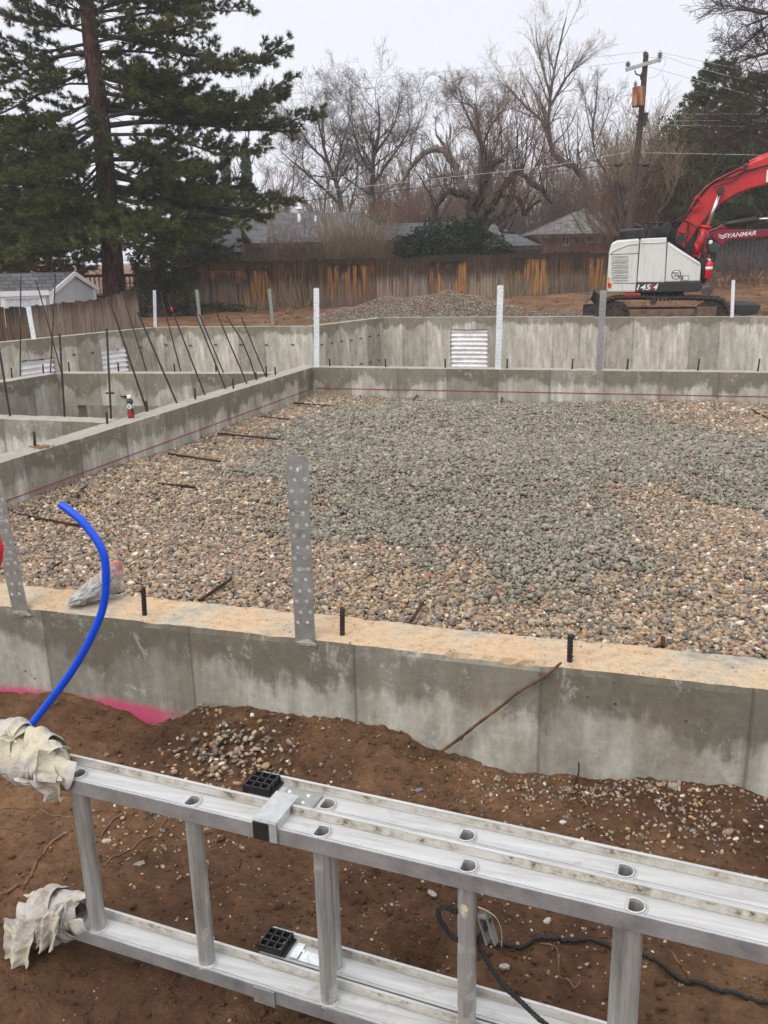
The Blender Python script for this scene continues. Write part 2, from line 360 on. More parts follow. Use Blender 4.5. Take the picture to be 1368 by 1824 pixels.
t = NT('bark'); v = t.obj(); n = t.noise(t.map(v, (5, 5, 1.2)), 2.5, 7, 0.7, 0.6)
c = t.ramp(n, [(0.35, (0.028, 0.015, 0.012)), (0.5, (0.10, 0.052, 0.042)), (0.68, (0.20, 0.12, 0.10))]); t.bump(n, 1.0, 0.05)
M['pinebark'] = t.fin(c, 0.95, 0, 0.1)
def bark(name, a, b, c_, sc=6):
    t = NT(name); v = t.pos(); n = t.noise(t.map(v, (1, 1, 0.4)), sc, 6, 0.7)
    c = t.ramp(n, [(0.35, a), (0.5, b), (0.68, c_)]); t.bump(n, 0.8, 0.03); return t.fin(c, 0.95, 0, 0.1)
M['bark'] = bark('grey_bark', (0.045, 0.036, 0.031), (0.10, 0.083, 0.072), (0.19, 0.165, 0.145))
M['bark_old'] = bark('old_dark_bark', (0.022, 0.016, 0.013), (0.058, 0.044, 0.036), (0.12, 0.095, 0.08)); M['bark_light'] = bark('pale_bark', (0.11, 0.09, 0.075), (0.20, 0.17, 0.145), (0.31, 0.27, 0.24))
M['twig'] = bark('grey_twig', (0.095, 0.068, 0.054), (0.15, 0.112, 0.09), (0.205, 0.158, 0.13), 1)
M['twig_red'] = bark('reddish_twig', (0.125, 0.076, 0.054), (0.20, 0.132, 0.098), (0.275, 0.19, 0.145), 1)
M['twig_tan'] = bark('tan_twig', (0.20, 0.155, 0.10), (0.31, 0.245, 0.165), (0.42, 0.34, 0.23), 1)
M['twig_dark'] = bark('dark_twig', (0.05, 0.038, 0.032), (0.085, 0.066, 0.057), (0.13, 0.105, 0.09), 1)
def foliage(name, a, b, c_, sc=0.9, rough=0.75):
    t = NT(name); v = t.pos(); n = t.noise(v, sc, 5, 0.65); i = t.island()
    c = t.ramp(n, [(0.32, a), (0.52, b), (0.70, c_)])
    c = t.mix(0.7, c, t.ramp(i, [(0, (0.6, 0.6, 0.6)), (1, (1.4, 1.4, 1.4))]), 'MULTIPLY')
    return t.fin(c, rough, 0, 0.15)
M['needles'] = foliage('pine_needles', (0.040, 0.055, 0.018), (0.088, 0.108, 0.032), (0.16, 0.175, 0.052))
M['needles_b'] = foliage('brown_needles', (0.18, 0.09, 0.03), (0.26, 0.13, 0.05), (0.33, 0.18, 0.07))
M['spruce'] = foliage('spruce_needles', (0.042, 0.064, 0.026), (0.085, 0.115, 0.044), (0.14, 0.17, 0.07))
M['yew'] = foliage('yew_leaves', (0.016, 0.026, 0.015), (0.030, 0.045, 0.024), (0.055, 0.075, 0.038), 1.5)
M['ivy'] = foliage('ivy_leaves', (0.018, 0.026, 0.012), (0.035, 0.045, 0.022), (0.06, 0.075, 0.035), 2)
M['juniper'] = foliage('juniper', (0.045, 0.05, 0.016), (0.085, 0.088, 0.028), (0.14, 0.135, 0.05), 1.5)
M['straw'] = simple('dry_grass', (0.34, 0.27, 0.16), 0.9)

def shingle(name, col, s=1.0):
    t = NT(name); v = t.uv(); br = t.n('TexBrick'); t.L(v, br.inputs['Vector']); br.inputs['Scale'].default_value = 1.0
    br.inputs['Brick Width'].default_value = 0.33*s; br.inputs['Row Height'].default_value = 0.16*s; br.inputs['Mortar Size'].default_value = 0.012*s
    br.inputs['Color1'].default_value = (*[c*0.75 for c in col], 1); br.inputs['Color2'].default_value = (*[c*1.25 for c in col], 1)
    br.inputs['Mortar'].default_value = (*[c*0.35 for c in col], 1); br.inputs['Bias'].default_value = 0.0
    n = t.noise(v, 1.3, 5); c = t.mix(0.6, br.outputs['Color'], t.ramp(n, [(0.3, (0.7, 0.7, 0.7)), (0.7, (1.25, 1.25, 1.25))]), 'MULTIPLY')
    t.bump(br.outputs['Fac'], -0.5, 0.02)
    return t.fin(c, 0.9, 0, 0.2)
M['shingle'] = shingle('grey_shingles', (0.13, 0.13, 0.135)); M['shingle2'] = shingle('slate_shingles', (0.085, 0.088, 0.095)); M['shingle3'] = shingle('pale_shingles', (0.20, 0.19, 0.18), 1.3)
M['redroof'] = shingle('red_roofing', (0.50, 0.10, 0.10), 1.6)
t = NT('brick'); v = t.uv(); br = t.n('TexBrick'); t.L(v, br.inputs['Vector']); br.inputs['Scale'].default_value = 1.0
br.inputs['Brick Width'].default_value = 0.22; br.inputs['Row Height'].default_value = 0.075; br.inputs['Mortar Size'].default_value = 0.008
br.inputs['Color1'].default_value = (0.17, 0.035, 0.028, 1); br.inputs['Color2'].default_value = (0.25, 0.06, 0.045, 1); br.inputs['Mortar'].default_value = (0.20, 0.15, 0.13, 1)
M['brick'] = t.fin(br.outputs['Color'], 0.9, 0, 0.2)
M['orange_wall'] = simple('orange_brick_wall', (0.42, 0.22, 0.13), 0.9, 0, 0.15, 3)
M['tan_wall'] = simple('tan_siding', (0.085, 0.06, 0.045), 0.9, 0, 0.2, 2)  # siding darkened all over, standing in for shade under the eaves
M['whitepaint'] = simple('white_paint', (0.78, 0.79, 0.80), 0.55, 0, 0.05, 3)
M['shedgrey'] = simple('pale_grey_siding', (0.50, 0.51, 0.53), 0.7, 0, 0.05, 2)
M['darktrim'] = simple('dark_trim', (0.03, 0.028, 0.026), 0.7)
M['glass'] = simple('window_glass', (0.05, 0.055, 0.06), 0.12, 0, 0.3, 2)
M['frame'] = simple('window_frame', (0.62, 0.61, 0.58), 0.6, 0, 0.05)

def rebar_m(name, a, b):
    t = NT(name); v = t.pos(); n = t.noise(v, 14, 5, 0.7); c = t.ramp(n, [(0.4, a), (0.6, b)]); return t.fin(c, 0.75, 0.25, 0.3)
M['rebar'] = rebar_m('rebar_steel', (0.030, 0.027, 0.026), (0.060, 0.045, 0.037)); M['rebar_rust'] = rebar_m('rusty_rebar', (0.035, 0.022, 0.018), (0.11, 0.05, 0.03))
def galv(name, col, rough, sc=30, metal=0.85):
    t = NT(name); v = t.pos(); n = t.noise(v, sc, 5, 0.7); m = t.noise(v, 3, 4)
    c = t.ramp(n, [(0.3, tuple(x*0.78 for x in col)), (0.7, tuple(min(1, x*1.15) for x in col))])
    c = t.mix(0.5, c, t.ramp(m, [(0.35, (0.78, 0.77, 0.75)), (0.65, (1.1, 1.1, 1.1))]), 'MULTIPLY')
    return t.fin(c, t.rng(n, 0.3, 0.7, rough-0.08, rough+0.12), metal)
M['galv'] = galv('galvanised_steel', (0.35, 0.35, 0.335), 0.45, 40, 0.5); M['galv_mid'] = galv('mid_galvanised_steel', (0.50, 0.51, 0.51), 0.42, 50, 0.35); M['galv_bright'] = galv('bright_galvanised_steel', (0.80, 0.84, 0.88), 0.45, 40, 0.25)
M['corr'] = galv('corrugated_white_metal', (0.88, 0.90, 0.93), 0.35, 8, 0.0)
# ladder aluminium, dirty along the lips
t = NT('ladder_aluminium'); v = t.pos(); n = t.noise(t.map(v, (4, 60, 60), (0, 0, 0), (0, 0, R(-4.6))), 1.0, 6, 0.7); m = t.noise(v, 18, 7, 0.72); s_ = t.noise(v, 3.0, 4)
c = t.ramp(n, [(0.28, (0.40, 0.39, 0.375)), (0.5, (0.55, 0.55, 0.54)), (0.8, (0.68, 0.68, 0.675))])
c = t.mix(t.math('MULTIPLY', t.rng(m, 0.56, 0.70), 0.5), c, (0.30, 0.27, 0.22)); c = t.mix(t.math('MULTIPLY', t.rng(s_, 0.5, 0.7), 0.22), c, (0.62, 0.58, 0.50))
t.bump(n, 0.2, 0.002); M['alu'] = t.fin(c, t.rng(m, 0.3, 0.7, 0.42, 0.62), 0.35)
t = NT('ladder_lip_dirty'); v = t.pos(); m = t.noise(v, 40, 7, 0.75); s_ = t.noise(v, 9, 5)
c = t.ramp(m, [(0.40, (0.62, 0.60, 0.54)), (0.52, (0.48, 0.43, 0.34)), (0.62, (0.16, 0.115, 0.07))]); c = t.mix(t.rng(s_, 0.45, 0.62), c, (0.62, 0.60, 0.55))
M['alu_dirty'] = t.fin(c, 0.6, 0.2)
t = NT('ladder_flange'); v = t.pos(); m = t.noise(v, 12, 7, 0.7); c = t.ramp(m, [(0.3, (0.27, 0.275, 0.28)), (0.5, (0.42, 0.425, 0.43)), (0.72, (0.56, 0.565, 0.57))])
M['alu_dull'] = t.fin(c, 0.42, 0.6)
t = NT('rung_aluminium'); v = t.pos(); m = t.noise(t.map(v, (70, 70, 5)), 1, 5, 0.65); k = t.noise(v, 7, 5, 0.6)
c = t.ramp(m, [(0.3, (0.27, 0.265, 0.25)), (0.5, (0.42, 0.415, 0.40)), (0.7, (0.55, 0.55, 0.54))]); c = t.mix(t.math('MULTIPLY', t.rng(k, 0.60, 0.63), 0.8), c, (0.62, 0.60, 0.55)); t.bump(m, 0.35, 0.003)
M['rung'] = t.fin(c, 0.45, 0.5)
M['blackplastic'] = simple('black_plastic', (0.018, 0.018, 0.019), 0.45)
M['rubber'] = simple('black_rubber', (0.022, 0.021, 0.021), 0.8)
M['blackmetal'] = simple('black_steel', (0.020, 0.021, 0.022), 0.5, 0.0, 0.4, 6)
M['blue'] = simple('blue_tubing', (0.004, 0.075, 0.68), 0.28, 0, 0.06, 20)
M['redtube'] = simple('red_tubing', (0.62, 0.02, 0.03), 0.4, 0, 0.06, 20)
t = NT('machine_white'); v = t.pos(); n = t.noise(t.map(v, (5, 5, 0.8)), 1.2, 7, 0.7); g = t.noise(v, 9, 7, 0.75); c = t.mix(t.math('MULTIPLY', t.rng(n, 0.50, 0.68), 0.45), (0.68, 0.68, 0.65), (0.40, 0.37, 0.31)); c = t.mix(t.math('MULTIPLY', t.rng(g, 0.60, 0.66), 0.5), c, (0.30, 0.24, 0.18)); M['machwhite'] = t.fin(c, t.rng(n, 0.4, 0.7, 0.3, 0.6))
t = NT('machine_red'); v = t.pos(); n = t.noise(v, 3.5, 8, 0.72); c = t.ramp(n, [(0.35, (0.62, 0.016, 0.020)), (0.52, (0.50, 0.014, 0.018)), (0.64, (0.30, 0.035, 0.028)), (0.72, (0.24, 0.12, 0.08))]); M['machred'] = t.fin(c, t.rng(n, 0.4, 0.7, 0.3, 0.6))
M['machmaroon'] = simple('maroon_paint', (0.24, 0.008, 0.028), 0.35, 0, 0.10, 2)
M['machgrey'] = simple('worn_steel', (0.16, 0.13, 0.11), 0.6, 0.2, 0.5, 5)
M['mudtrack'] = simple('muddy_track', (0.045, 0.037, 0.032), 0.85, 0, 0.6, 9)
M['mudframe'] = simple('muddy_frame', (0.15, 0.095, 0.065), 0.9, 0, 0.5, 5)
M['chrome'] = simple('chrome_rod', (0.75, 0.75, 0.76), 0.18, 0.9, 0.02)
M['white'] = simple('white_lettering', (0.8, 0.8, 0.8), 0.5, 0, 0.02)
M['redmark'] = simple('red_lettering', (0.55, 0.02, 0.03), 0.5, 0, 0.02)
M['chalk'] = simple('red_chalk', (0.36, 0.045, 0.05), 0.9, 0, 0.2, 20)
M['extred'] = simple('extinguisher_red', (0.62, 0.01, 0.02), 0.3, 0, 0.05)
M['yellow'] = simple('yellow_plastic', (0.6, 0.42, 0.03), 0.5)
M['greenglass'] = simple('mirror_green', (0.02, 0.045, 0.035), 0.2)
t = NT('rust_transformer'); v = t.obj(); n = t.noise(t.map(v, (7, 7, 0.8)), 1, 5, 0.6); c = t.ramp(n, [(0.38, (0.16, 0.05, 0.02)), (0.5, (0.38, 0.13, 0.045)), (0.62, (0.42, 0.30, 0.20))])
M['rusttank'] = t.fin(c, 0.8)
M['polewood'] = simple('pole_wood', (0.075, 0.05, 0.04), 0.9, 0, 0.4, 6)
M['poleband'] = simple('crossarm', (0.42, 0.43, 0.44), 0.7, 0, 0.15, 4)
M['porcelain'] = simple('insulator', (0.16, 0.18, 0.19), 0.3)
M['wire'] = simple('wire', (0.05, 0.05, 0.05), 0.6); M['wire_light'] = simple('wire_light', (0.42, 0.41, 0.40), 0.6)
def cloth(name):
    t = NT(name); v = t.pos(); n = t.noise(v, 16, 5, 0.6); m = t.noise(v, 9, 4, 0.6, 0.5); k = t.noise(v, 60, 6, 0.7)
    c = t.mix(t.rng(m, 0.46, 0.56), (0.50, 0.465, 0.43), (0.58, 0.53, 0.40)); c = t.mix(t.math('MULTIPLY', t.rng(n, 0.54, 0.68), 0.65), c, (0.24, 0.175, 0.11))
    c = t.mix(0.3, c, t.ramp(k, [(0.3, (0.7, 0.7, 0.7)), (0.7, (1.15, 1.15, 1.15))]), 'MULTIPLY')
    wr = t.noise(v, 34, 3, 0.55, 1.6); t.bump(t.math('ADD', wr, t.math('MULTIPLY', k, 0.2)), 0.9, 0.008)
    return t.fin(c, 0.9, 0, 0.15)
M['cloth'] = cloth('stained_rag')
t = NT('clear_plastic_film'); v = t.pos(); n = t.noise(t.map(v, (1, 1, 1)), 30, 6, 0.7, 1.2)
c = t.ramp(n, [(0.35, (0.30, 0.29, 0.26)), (0.6, (0.52, 0.52, 0.49)), (0.72, (0.72, 0.73, 0.72))]); t.bump(n, 0.8, 0.006)
t.b.inputs['Transmission Weight'].default_value = 0.35; M['film'] = t.fin(c, 0.3)
M['filmred'] = simple('red_print', (0.50, 0.14, 0.10), 0.5)
t = NT('rope'); v = t.pos(); n = t.noise(v, 260, 2); c = t.ramp(n, [(0.35, (0.006, 0.006, 0.007)), (0.65, (0.030, 0.030, 0.031))]); M['rope'] = t.fin(c, 0.7)
M['stick'] = simple('wet_stick', (0.11, 0.045, 0.018), 0.5, 0, 0.7, 18); M['root'] = simple('dry_root', (0.17, 0.095, 0.055), 0.9, 0, 0.4, 30)
t = NT('hillside'); v = t.pos(); n = t.noise(t.map(v, (1, 1, 2)), 0.035, 8, 0.75); c = t.ramp(n, [(0.35, (0.28, 0.26, 0.24)), (0.5, (0.42, 0.40, 0.38)), (0.6, (0.62, 0.62, 0.62))]); M['hill'] = t.fin(c, 0.95)  # pale greys put part of the fog fade into the hill colour

# ================================================================== SETTING: ground
rngn = np.random.default_rng(7)
def nz(x, y, s, z=0.0): return noise.noise(Vector((x*s, y*s, z)))
FY, IY, TH = -7.832, -7.609, 0.223            # outer / inner face of the near wall, wall thickness
_cp = [(-60, 1236), (0, 1240), (60, 1236), (130, 1240), (200, 1262), (262, 1290), (325, 1283), (370, 1268), (430, 1265), (500, 1272), (560, 1276), (620, 1285), (700, 1302),
       (760, 1330), (800, 1346), (860, 1366), (920, 1380), (1000, 1388), (1100, 1392), (1180, 1395), (1250, 1400), (1310, 1412), (1368, 1424), (1420, 1424)]
_cx = [ony(a, b, FY)[0] for a, b in _cp]; _cz = [ony(a, b, FY)[2] for a, b in _cp]
def smooth(t): t = min(1, max(0, t)); return t*t*(3-2*t)
def ground_z(x, y):
    if y < -5:
        zc = float(np.interp(x, _cx, _cz)); d = FY-y
        zb = -0.405 + 0.035*nz(x, y, 1.1, 3) + 0.028*nz(x, y, 3.1, 5)
        k = smooth(d/0.62); z = zc*(1-k)+zb*k
        if -10 < y:
            z += 0.020*nz(x, y, 7, 2) + 0.026*abs(nz(x, y, 10, 8)) + 0.018*abs(nz(x, y, 24, 4)) + 0.005*nz(x, y, 70, 6)
        r = math.hypot((x-3.70)/1.25, y+8.66); z -= 0.10*smooth(1-r/0.085)
        r2 = math.hypot((x-2.55), (y+8.05)/0.7); z += 0.02*smooth(1-r2/0.3)
        return z
    p = np.array((x, y, 0.0))-CAM; d = p@FH; u = p@RH
    z = float(np.interp(d, [0, 21, 23, 27, 34, 37, 43, 60, 100, 300, 900], [-.35, -.38, -.40, -.36, -.28, -.22, -.10, .3, 1.2, 4, 8]))
    z += 0.60*smooth((u-9)/8)*smooth((d-30)/10) - .26*smooth((u-4)/2)*smooth((27.5-d)/1.5)
    if d < 60: z += 0.05*nz(x, y, 1.3) + 0.10*nz(x, y, .45, 4) + 0.05*abs(nz(x*.6, y, 2.2, 9))
    return z
def grow_list(a, b, s, f): 
    out = []; x = a; st = s
    while abs(x) < abs(b): x += st; st *= f; out.append(x)
    return out
xs = sorted(grow_list(-12, -300, -1.0, 1.35)) + list(np.arange(-12, 1.5, .4)) + list(np.arange(1.5, 4.95, .0125)) + list(np.arange(5, 16, .3)) + grow_list(16, 300, 1.0, 1.35)
ys = sorted(grow_list(-11, -60, -1, 1.4)) + list(np.arange(-10.6, -9.3, .08)) + list(np.arange(-9.3, -7.70, .0125)) + list(np.arange(-7.6, 9, .8)) + list(np.arange(9, 36, .3)) + grow_list(36, 380, 1.0, 1.3)
nx_, ny_ = len(xs), len(ys)
gv = [(x, y, ground_z(x, y)) for y in ys for x in xs]
K1 = (-2.33, 10.6); K2 = tuple(onz(557, 581, 0)[:2]); K3 = tuple(onz(275, 583, 0)[:2]); K4 = tuple(onz(0, 610, 0)[:2])
dK = (K4[0]-K3[0], K4[1]-K3[1]); K5 = (K4[0]+dK[0]*2.2, K4[1]+dK[1]*2.2)
PIT = [(-9.0, -9.3+1.6), (9, -7.7), (9, 10.7), (K1[0]-.1, 10.7), (K2[0]-.1, K2[1]+.12), (K3[0]-.1, K3[1]+.12), (K4[0]-.12, K4[1]), (K5[0]-.12, K5[1]), (-9.0, -7.7)]
PIT[0] = (K5[0]-.12, -7.7); PIT = PIT[:-1]
def inpoly(x, y, poly):
    x = np.asarray(x); y = np.asarray(y); r = np.zeros(x.shape, bool); n = len(poly); j = n-1
    for i in range(n):
        xi, yi = poly[i]; xj, yj = poly[j]
        if yi != yj: r ^= ((yi > y) != (yj > y)) & (x < (xj-xi)*(y-yi)/(yj-yi)+xi)
        j = i
    return r
gva = np.array(gv); ins = inpoly(gva[:, 0], gva[:, 1], PIT)
gf = [(j*nx_+i, j*nx_+i+1, (j+1)*nx_+i+1, (j+1)*nx_+i) for j in range(ny_-1) for i in range(nx_-1)
      if not (ins[j*nx_+i] or ins[j*nx_+i+1] or ins[(j+1)*nx_+i+1] or ins[(j+1)*nx_+i])]
o = np_mesh('ground', gva, gf, M['dirt'], k=4, smooth=True); tag(o, 'brown bare soil of the building plot', 'ground', kind='structure')
b = MB(); b.add([(-14, -9, -2.6), (10, -9, -2.6), (10, 12, -2.6), (-14, 12, -2.6)], [(0, 1, 2, 3)])
o = b.build('basement_floor', M['dirt']); tag(o, 'dirt floor of the basement pit between the walls', 'ground', kind='structure')

# hill, its fog fade partly painted in pale grey, far beyond the houses
b = MB(); g = {}
nu, nv = 90, 26
for j in range(nv):
    for i in range(nu):
        px = 700+i*(1500/(nu-1)); d = 540+j*18.0
        rise = max(0.0, (px-830)/538.0); rise = rise**0.85*225
        prof = math.sin(min(1, j/(nv*1.0))*math.pi/2)
        p = at(px, 500, d); z = -2 + rise*prof + 9*noise.noise(Vector((p[0]*.012, p[1]*.04, 0))) + 1.5*noise.noise(Vector((p[0]*.14, p[1]*.14, 3)))
        b.v.append((p[0], p[1], z))
for j in range(nv-1):
    for i in range(nu-1):
        k = j*nu+i; b.f.append((k, k+1, k+nu+1, k+nu)); b.m.append(0); b.sm.append(True)
o = b.build('hill', M['hill']); tag(o, 'bare hillside fading into low cloud', 'hill', kind='structure')

# ================================================================== foundation walls
def wall(name, label, p0, p1, mat, topmat, z0=-2.6, z1=0.0, du=0.3, dz=0.3, amp=0.0, chip=0.0, openings=(), uoff=0.0, th=TH, fineto=None, group='poured concrete foundation walls'):
    p0 = np.array(p0, float); p1 = np.array(p1, float); L = np.linalg.norm(p1-p0); d = (p1-p0)/L; n = np.array([d[1], -d[0]])
    us = set(np.linspace(0, L, max(2, int(L/du)+1)).round(4)); zs = set()
    z = z1
    while z > (fineto if fineto is not None else z0): zs.add(round(z, 4)); z -= dz
    while z > z0: zs.add(round(z, 4)); z -= 0.4
    zs.add(z0); zs.add(z1)
    for a, b_, c_, d_ in openings: us |= {round(a, 4), round(b_, 4)}; zs |= {round(c_, 4), round(d_, 4)}
    us = sorted(us); zs = sorted(zs)
    def solid(i, j):
        if i < 0 or j < 0 or i >= len(us)-1 or j >= len(zs)-1: return False
        um, zm = (us[i]+us[i+1])/2, (zs[j]+zs[j+1])/2
        return not any(a < um < b_ and c_ < zm < d_ for a, b_, c_, d_ in openings)
    b = MB(); b.uv = []; idx = {}
    def vid(i, j, k):                      # k: 0 front .. NT back
        key = (i, j, k)
        if key in idx: return idx[key]
        u, z = us[i], zs[j]; q = p0+d*u-n*th*k/NTK; dn = 0.0; dzz = 0.0
        if amp and k == 0: dn = amp*noise.noise(Vector((u*3, z*3, 1)))+amp*.5*noise.noise(Vector((u*14, z*14, 5)))
        if chip and abs(z-z1) < 1e-6:
            crumb = 1.6*math.exp(-((u+uoff-.46-3.74)/.16)**2) if mat is M['concrete'] else 0.0; c1 = crumb*(.4+abs(noise.noise(Vector((u*17, 2, 5)))))+max(0, noise.noise(Vector((u*2.3+q[0], u*9+q[1], 3)))-.05)+.5*max(0, noise.noise(Vector((u*21, q[0]+q[1], 7))))
            if k in (0, NTK): dzz = -chip*(.25+1.6*c1); dn = (-1 if k == 0 else 1)*chip*(.2+1.5*c1)
            else: dzz = chip*.5*noise.noise(Vector((q[0]*9, q[1]*9, 2)))+chip*.35*noise.noise(Vector((q[0]*30, q[1]*30, 2)))
        b.v.append((q[0]+n[0]*dn, q[1]+n[1]*dn, z+dzz)); b.uv.append((u+uoff, z-z1)); idx[key] = len(b.v)-1
        return idx[key]
    NTK = 1 if du > 0.15 else (10 if du < .03 else 5)
    def face(a, mi): b.f.append(a); b.m.append(mi); b.sm.append(False)
    top = len(zs)-1
    for i in range(len(us)-1):
        for j in range(len(zs)-1):
            if not solid(i, j): continue
            face((vid(i, j, 0), vid(i+1, j, 0), vid(i+1, j+1, 0), vid(i, j+1, 0)), 0)
            face((vid(i, j, NTK), vid(i, j+1, NTK), vid(i+1, j+1, NTK), vid(i+1, j, NTK)), 0)
            if not solid(i-1, j): face((vid(i, j, 0), vid(i, j+1, 0), vid(i, j+1, NTK), vid(i, j, NTK)), 0)
            if not solid(i+1, j): face((vid(i+1, j, 0), vid(i+1, j, NTK), vid(i+1, j+1, NTK), vid(i+1, j+1, 0)), 0)
            if not solid(i, j-1): face((vid(i, j, 0), vid(i, j, NTK), vid(i+1, j, NTK), vid(i+1, j, 0)), 0)
            if not solid(i, j+1):
                if j+1 == top:
                    for k in range(NTK): face((vid(i, j+1, k), vid(i+1, j+1, k), vid(i+1, j+1, k+1), vid(i, j+1, k+1)), 1)
                else: face((vid(i, j+1, 0), vid(i+1, j+1, 0), vid(i+1, j+1, NTK), vid(i, j+1, NTK)), 0)
    o = b.build(name, [mat, topmat]); tag(o, label, 'foundation wall', group)
    return o

wall_near = wall('foundation_wall', 'nearest low concrete wall with sandy top, pink marker paint at its foot and a leaning stick', (-1.2, FY), (6.6, FY), M['concrete'], M['ctop'],
                 z0=-0.95, du=0.02, dz=0.025, amp=.004, chip=.009, uoff=-1.2+.46, fineto=-.45)
wall_left = wall('foundation_wall', 'low concrete wall running along the left edge of the gravel bed, drink bottle on top', (0, IY+.002), (0, -.001), M['concrete2'], M['ctop2'],
                 z0=-2.6, du=0.028, dz=0.04, amp=.003, chip=.007, fineto=-.5)
wall_far = wall('foundation_wall', 'low concrete wall closing the far side of the gravel bed', (-TH, .0), (9.0, .0), M['concrete2'], M['ctop2'], z0=-2.6, du=.06, dz=.06, amp=.003, chip=.005, fineto=-.5, uoff=.2)
m0 = onz(100, 665, 0); m1 = np.array([-TH-.002, -.70]); mdir = (m1-m0[:2]); ml = np.linalg.norm(mdir); mn_ = np.array([mdir[1], -mdir[0]])/ml
def mid_u(px, py): p = online(px, py, (m1[0], m1[1], 0), np.array([mn_[0], mn_[1], 0])); return ((p[:2]-m0[:2])@mdir)/ml, p[2]
uo, zo = mid_u(138, 722)
wall_mid = wall('foundation_wall', 'basement wall behind the bottle with a dark beam pocket cut in its lower part', m0[:2], m1, M['concrete2'], M['ctop2'], z0=-2.6, du=.06, dz=.1, amp=.003, chip=.006, fineto=-.6,
                openings=[(uo, ml-.06, zo-1.1, zo)], uoff=.35)
m3 = onz(0, 681, 0)[:2]; md = (m3-m0[:2]); md = md/np.linalg.norm(md)
wall_cell = wall('foundation_wall', 'basement wall returning toward the viewer at the far left, one slanted bar on top', m0[:2]+md*3.2+np.array([0, 0]), m0[:2]+md*.001, M['concrete2'], M['ctop2'], z0=-2.6, du=.1, dz=.1, amp=.003, chip=.006, fineto=-.6)
wall_low = wall('foundation_wall', 'concrete cross wall at the left edge whose top meets the wall with the bottle', (-4.6, -4.13), (-TH-.002, -4.13), M['concrete2'], M['ctop2'], z0=-2.6, du=.04, dz=.06, amp=.003, chip=.006, fineto=-.6, uoff=.1)
G_rear = 'tall rear basement walls'
JX = onz(1058, 562, 0)[0]
ow0 = ony(802, 587, 10.6); ow1 = ony(869, 587, 10.6)
wall_r1 = wall('foundation_wall', 'rear basement wall section with a white corrugated window well, gravel pile behind', K1, (JX, 10.6), M['concrete3'], M['ctop2'], openings=[(ow0[0]-K1[0], ow1[0]-K1[0], -1.7, ow0[2])], du=.2, chip=.006, group=G_rear)
wall_r2 = wall('foundation_wall', 'rear basement wall section in front of the excavator', (JX+.003, 10.50), (10.5, 10.50), M['concrete3'], M['ctop2'], du=.2, chip=.006, uoff=.2, group=G_rear, z1=-.02)
wall_r3 = wall('foundation_wall', 'short rear basement wall turning away from the viewer, striped by panel joints', (K2[0], K2[1]), (K1[0], K1[1]-.003), M['concrete3'], M['ctop2'], du=.2, chip=.006, group=G_rear)
dirL = np.array([K2[0]-K3[0], K2[1]-K3[1]]); wall_r4 = wall('foundation_wall', 'rear left basement wall behind the leaning rebar rods', K3, (K2[0]-.003, K2[1]), M['concrete3'], M['ctop2'], du=.2, chip=.006, uoff=.3, group=G_rear)
uK = np.array([K3[0]-K5[0], K3[1]-K5[1]]); LK = np.linalg.norm(uK); nK = np.array([uK[1], -uK[0]])/LK
def lk(px, py): p = online(px, py, (K3[0], K3[1], 0), np.array([nK[0], nK[1], 0])); return ((p[:2]-np.array(K5))@uK)/LK, p[2], p
wa, wb = lk(36, 650), lk(97, 636); wc, wd = lk(180, 621), lk(227, 617)
wall_r5 = wall('foundation_wall', 'far left basement wall with two white corrugated window wells, plank fence behind', K5, (K3[0], K3[1]-.003), M['concrete3'], M['ctop2'],
               openings=[(wa[0], wb[0], -1.6, wb[1]), (wc[0], wd[0], -1.6, wd[1])], du=.2, chip=.006, uoff=.1, group=G_rear)

# form ties poking out of the rear walls
def tabs(parent, org, d, n, L, us, zs):
    first = None
    for u in us:
        for z in zs:
            c = np.array(org)[:2]+np.array(d)*u+np.array(n)*.02
            if first is None:
                b = MB(); b.box((0, 0, 0), (.07, .025, .012), np.array([[d[0], d[1], 0], [n[0], n[1], 0], [0, 0, 1]])); b.box((.03*d[0], .03*d[1], -.012), (.02, .02, .018), np.array([[d[0], d[1], 0], [n[0], n[1], 0], [0, 0, 1]]))
                me = bpy.data.meshes.new('form_tie'); me.from_pydata(b.v, [], b.f); me.materials.append(M['blackmetal']); first = me
            o = bpy.data.objects.new('form_tie', first); COL.objects.link(o); o.parent = parent; pz = ORG[parent.name]
            o.location = (c[0]-pz[0], c[1]-pz[1], z+.02*random.random()-pz[2])
random.seed(3)
d_ = np.array([K1[0]-K2[0], K1[1]-K2[1]]); l_ = np.linalg.norm(d_); d_ /= l_; tabs(wall_r3, K2, d_, (d_[1], -d_[0]), l_, np.arange(.3, l_, .42), (-.42, -1.02))
d_ = dirL/np.linalg.norm(dirL); tabs(wall_r4, K3, d_, (d_[1], -d_[0]), 4, np.arange(.25, 3.9, .61), (-.40,))
d_ = uK/LK; tabs(wall_r5, K5, d_, nK, 4, [LK-3.6, LK-3.2, LK-2.4, LK-1.9, LK-1.2, LK-.5], (-.40,))
tabs(wall_mid, m0[:2], mdir/ml, mn_, ml, [.9, 2.3], (-.30,))

# red chalk line snapped on the inside faces
b = MB(); zc = -.264
b.box((.0045, -3.8, zc), (.004, 7.55, .007)); b.build('chalk_line', M['chalk'], wall_left)
b = MB(); b.box((4.5, -.0045, zc), (8.9, .004, .008)); b.build('chalk_line', M['chalk'], wall_far)

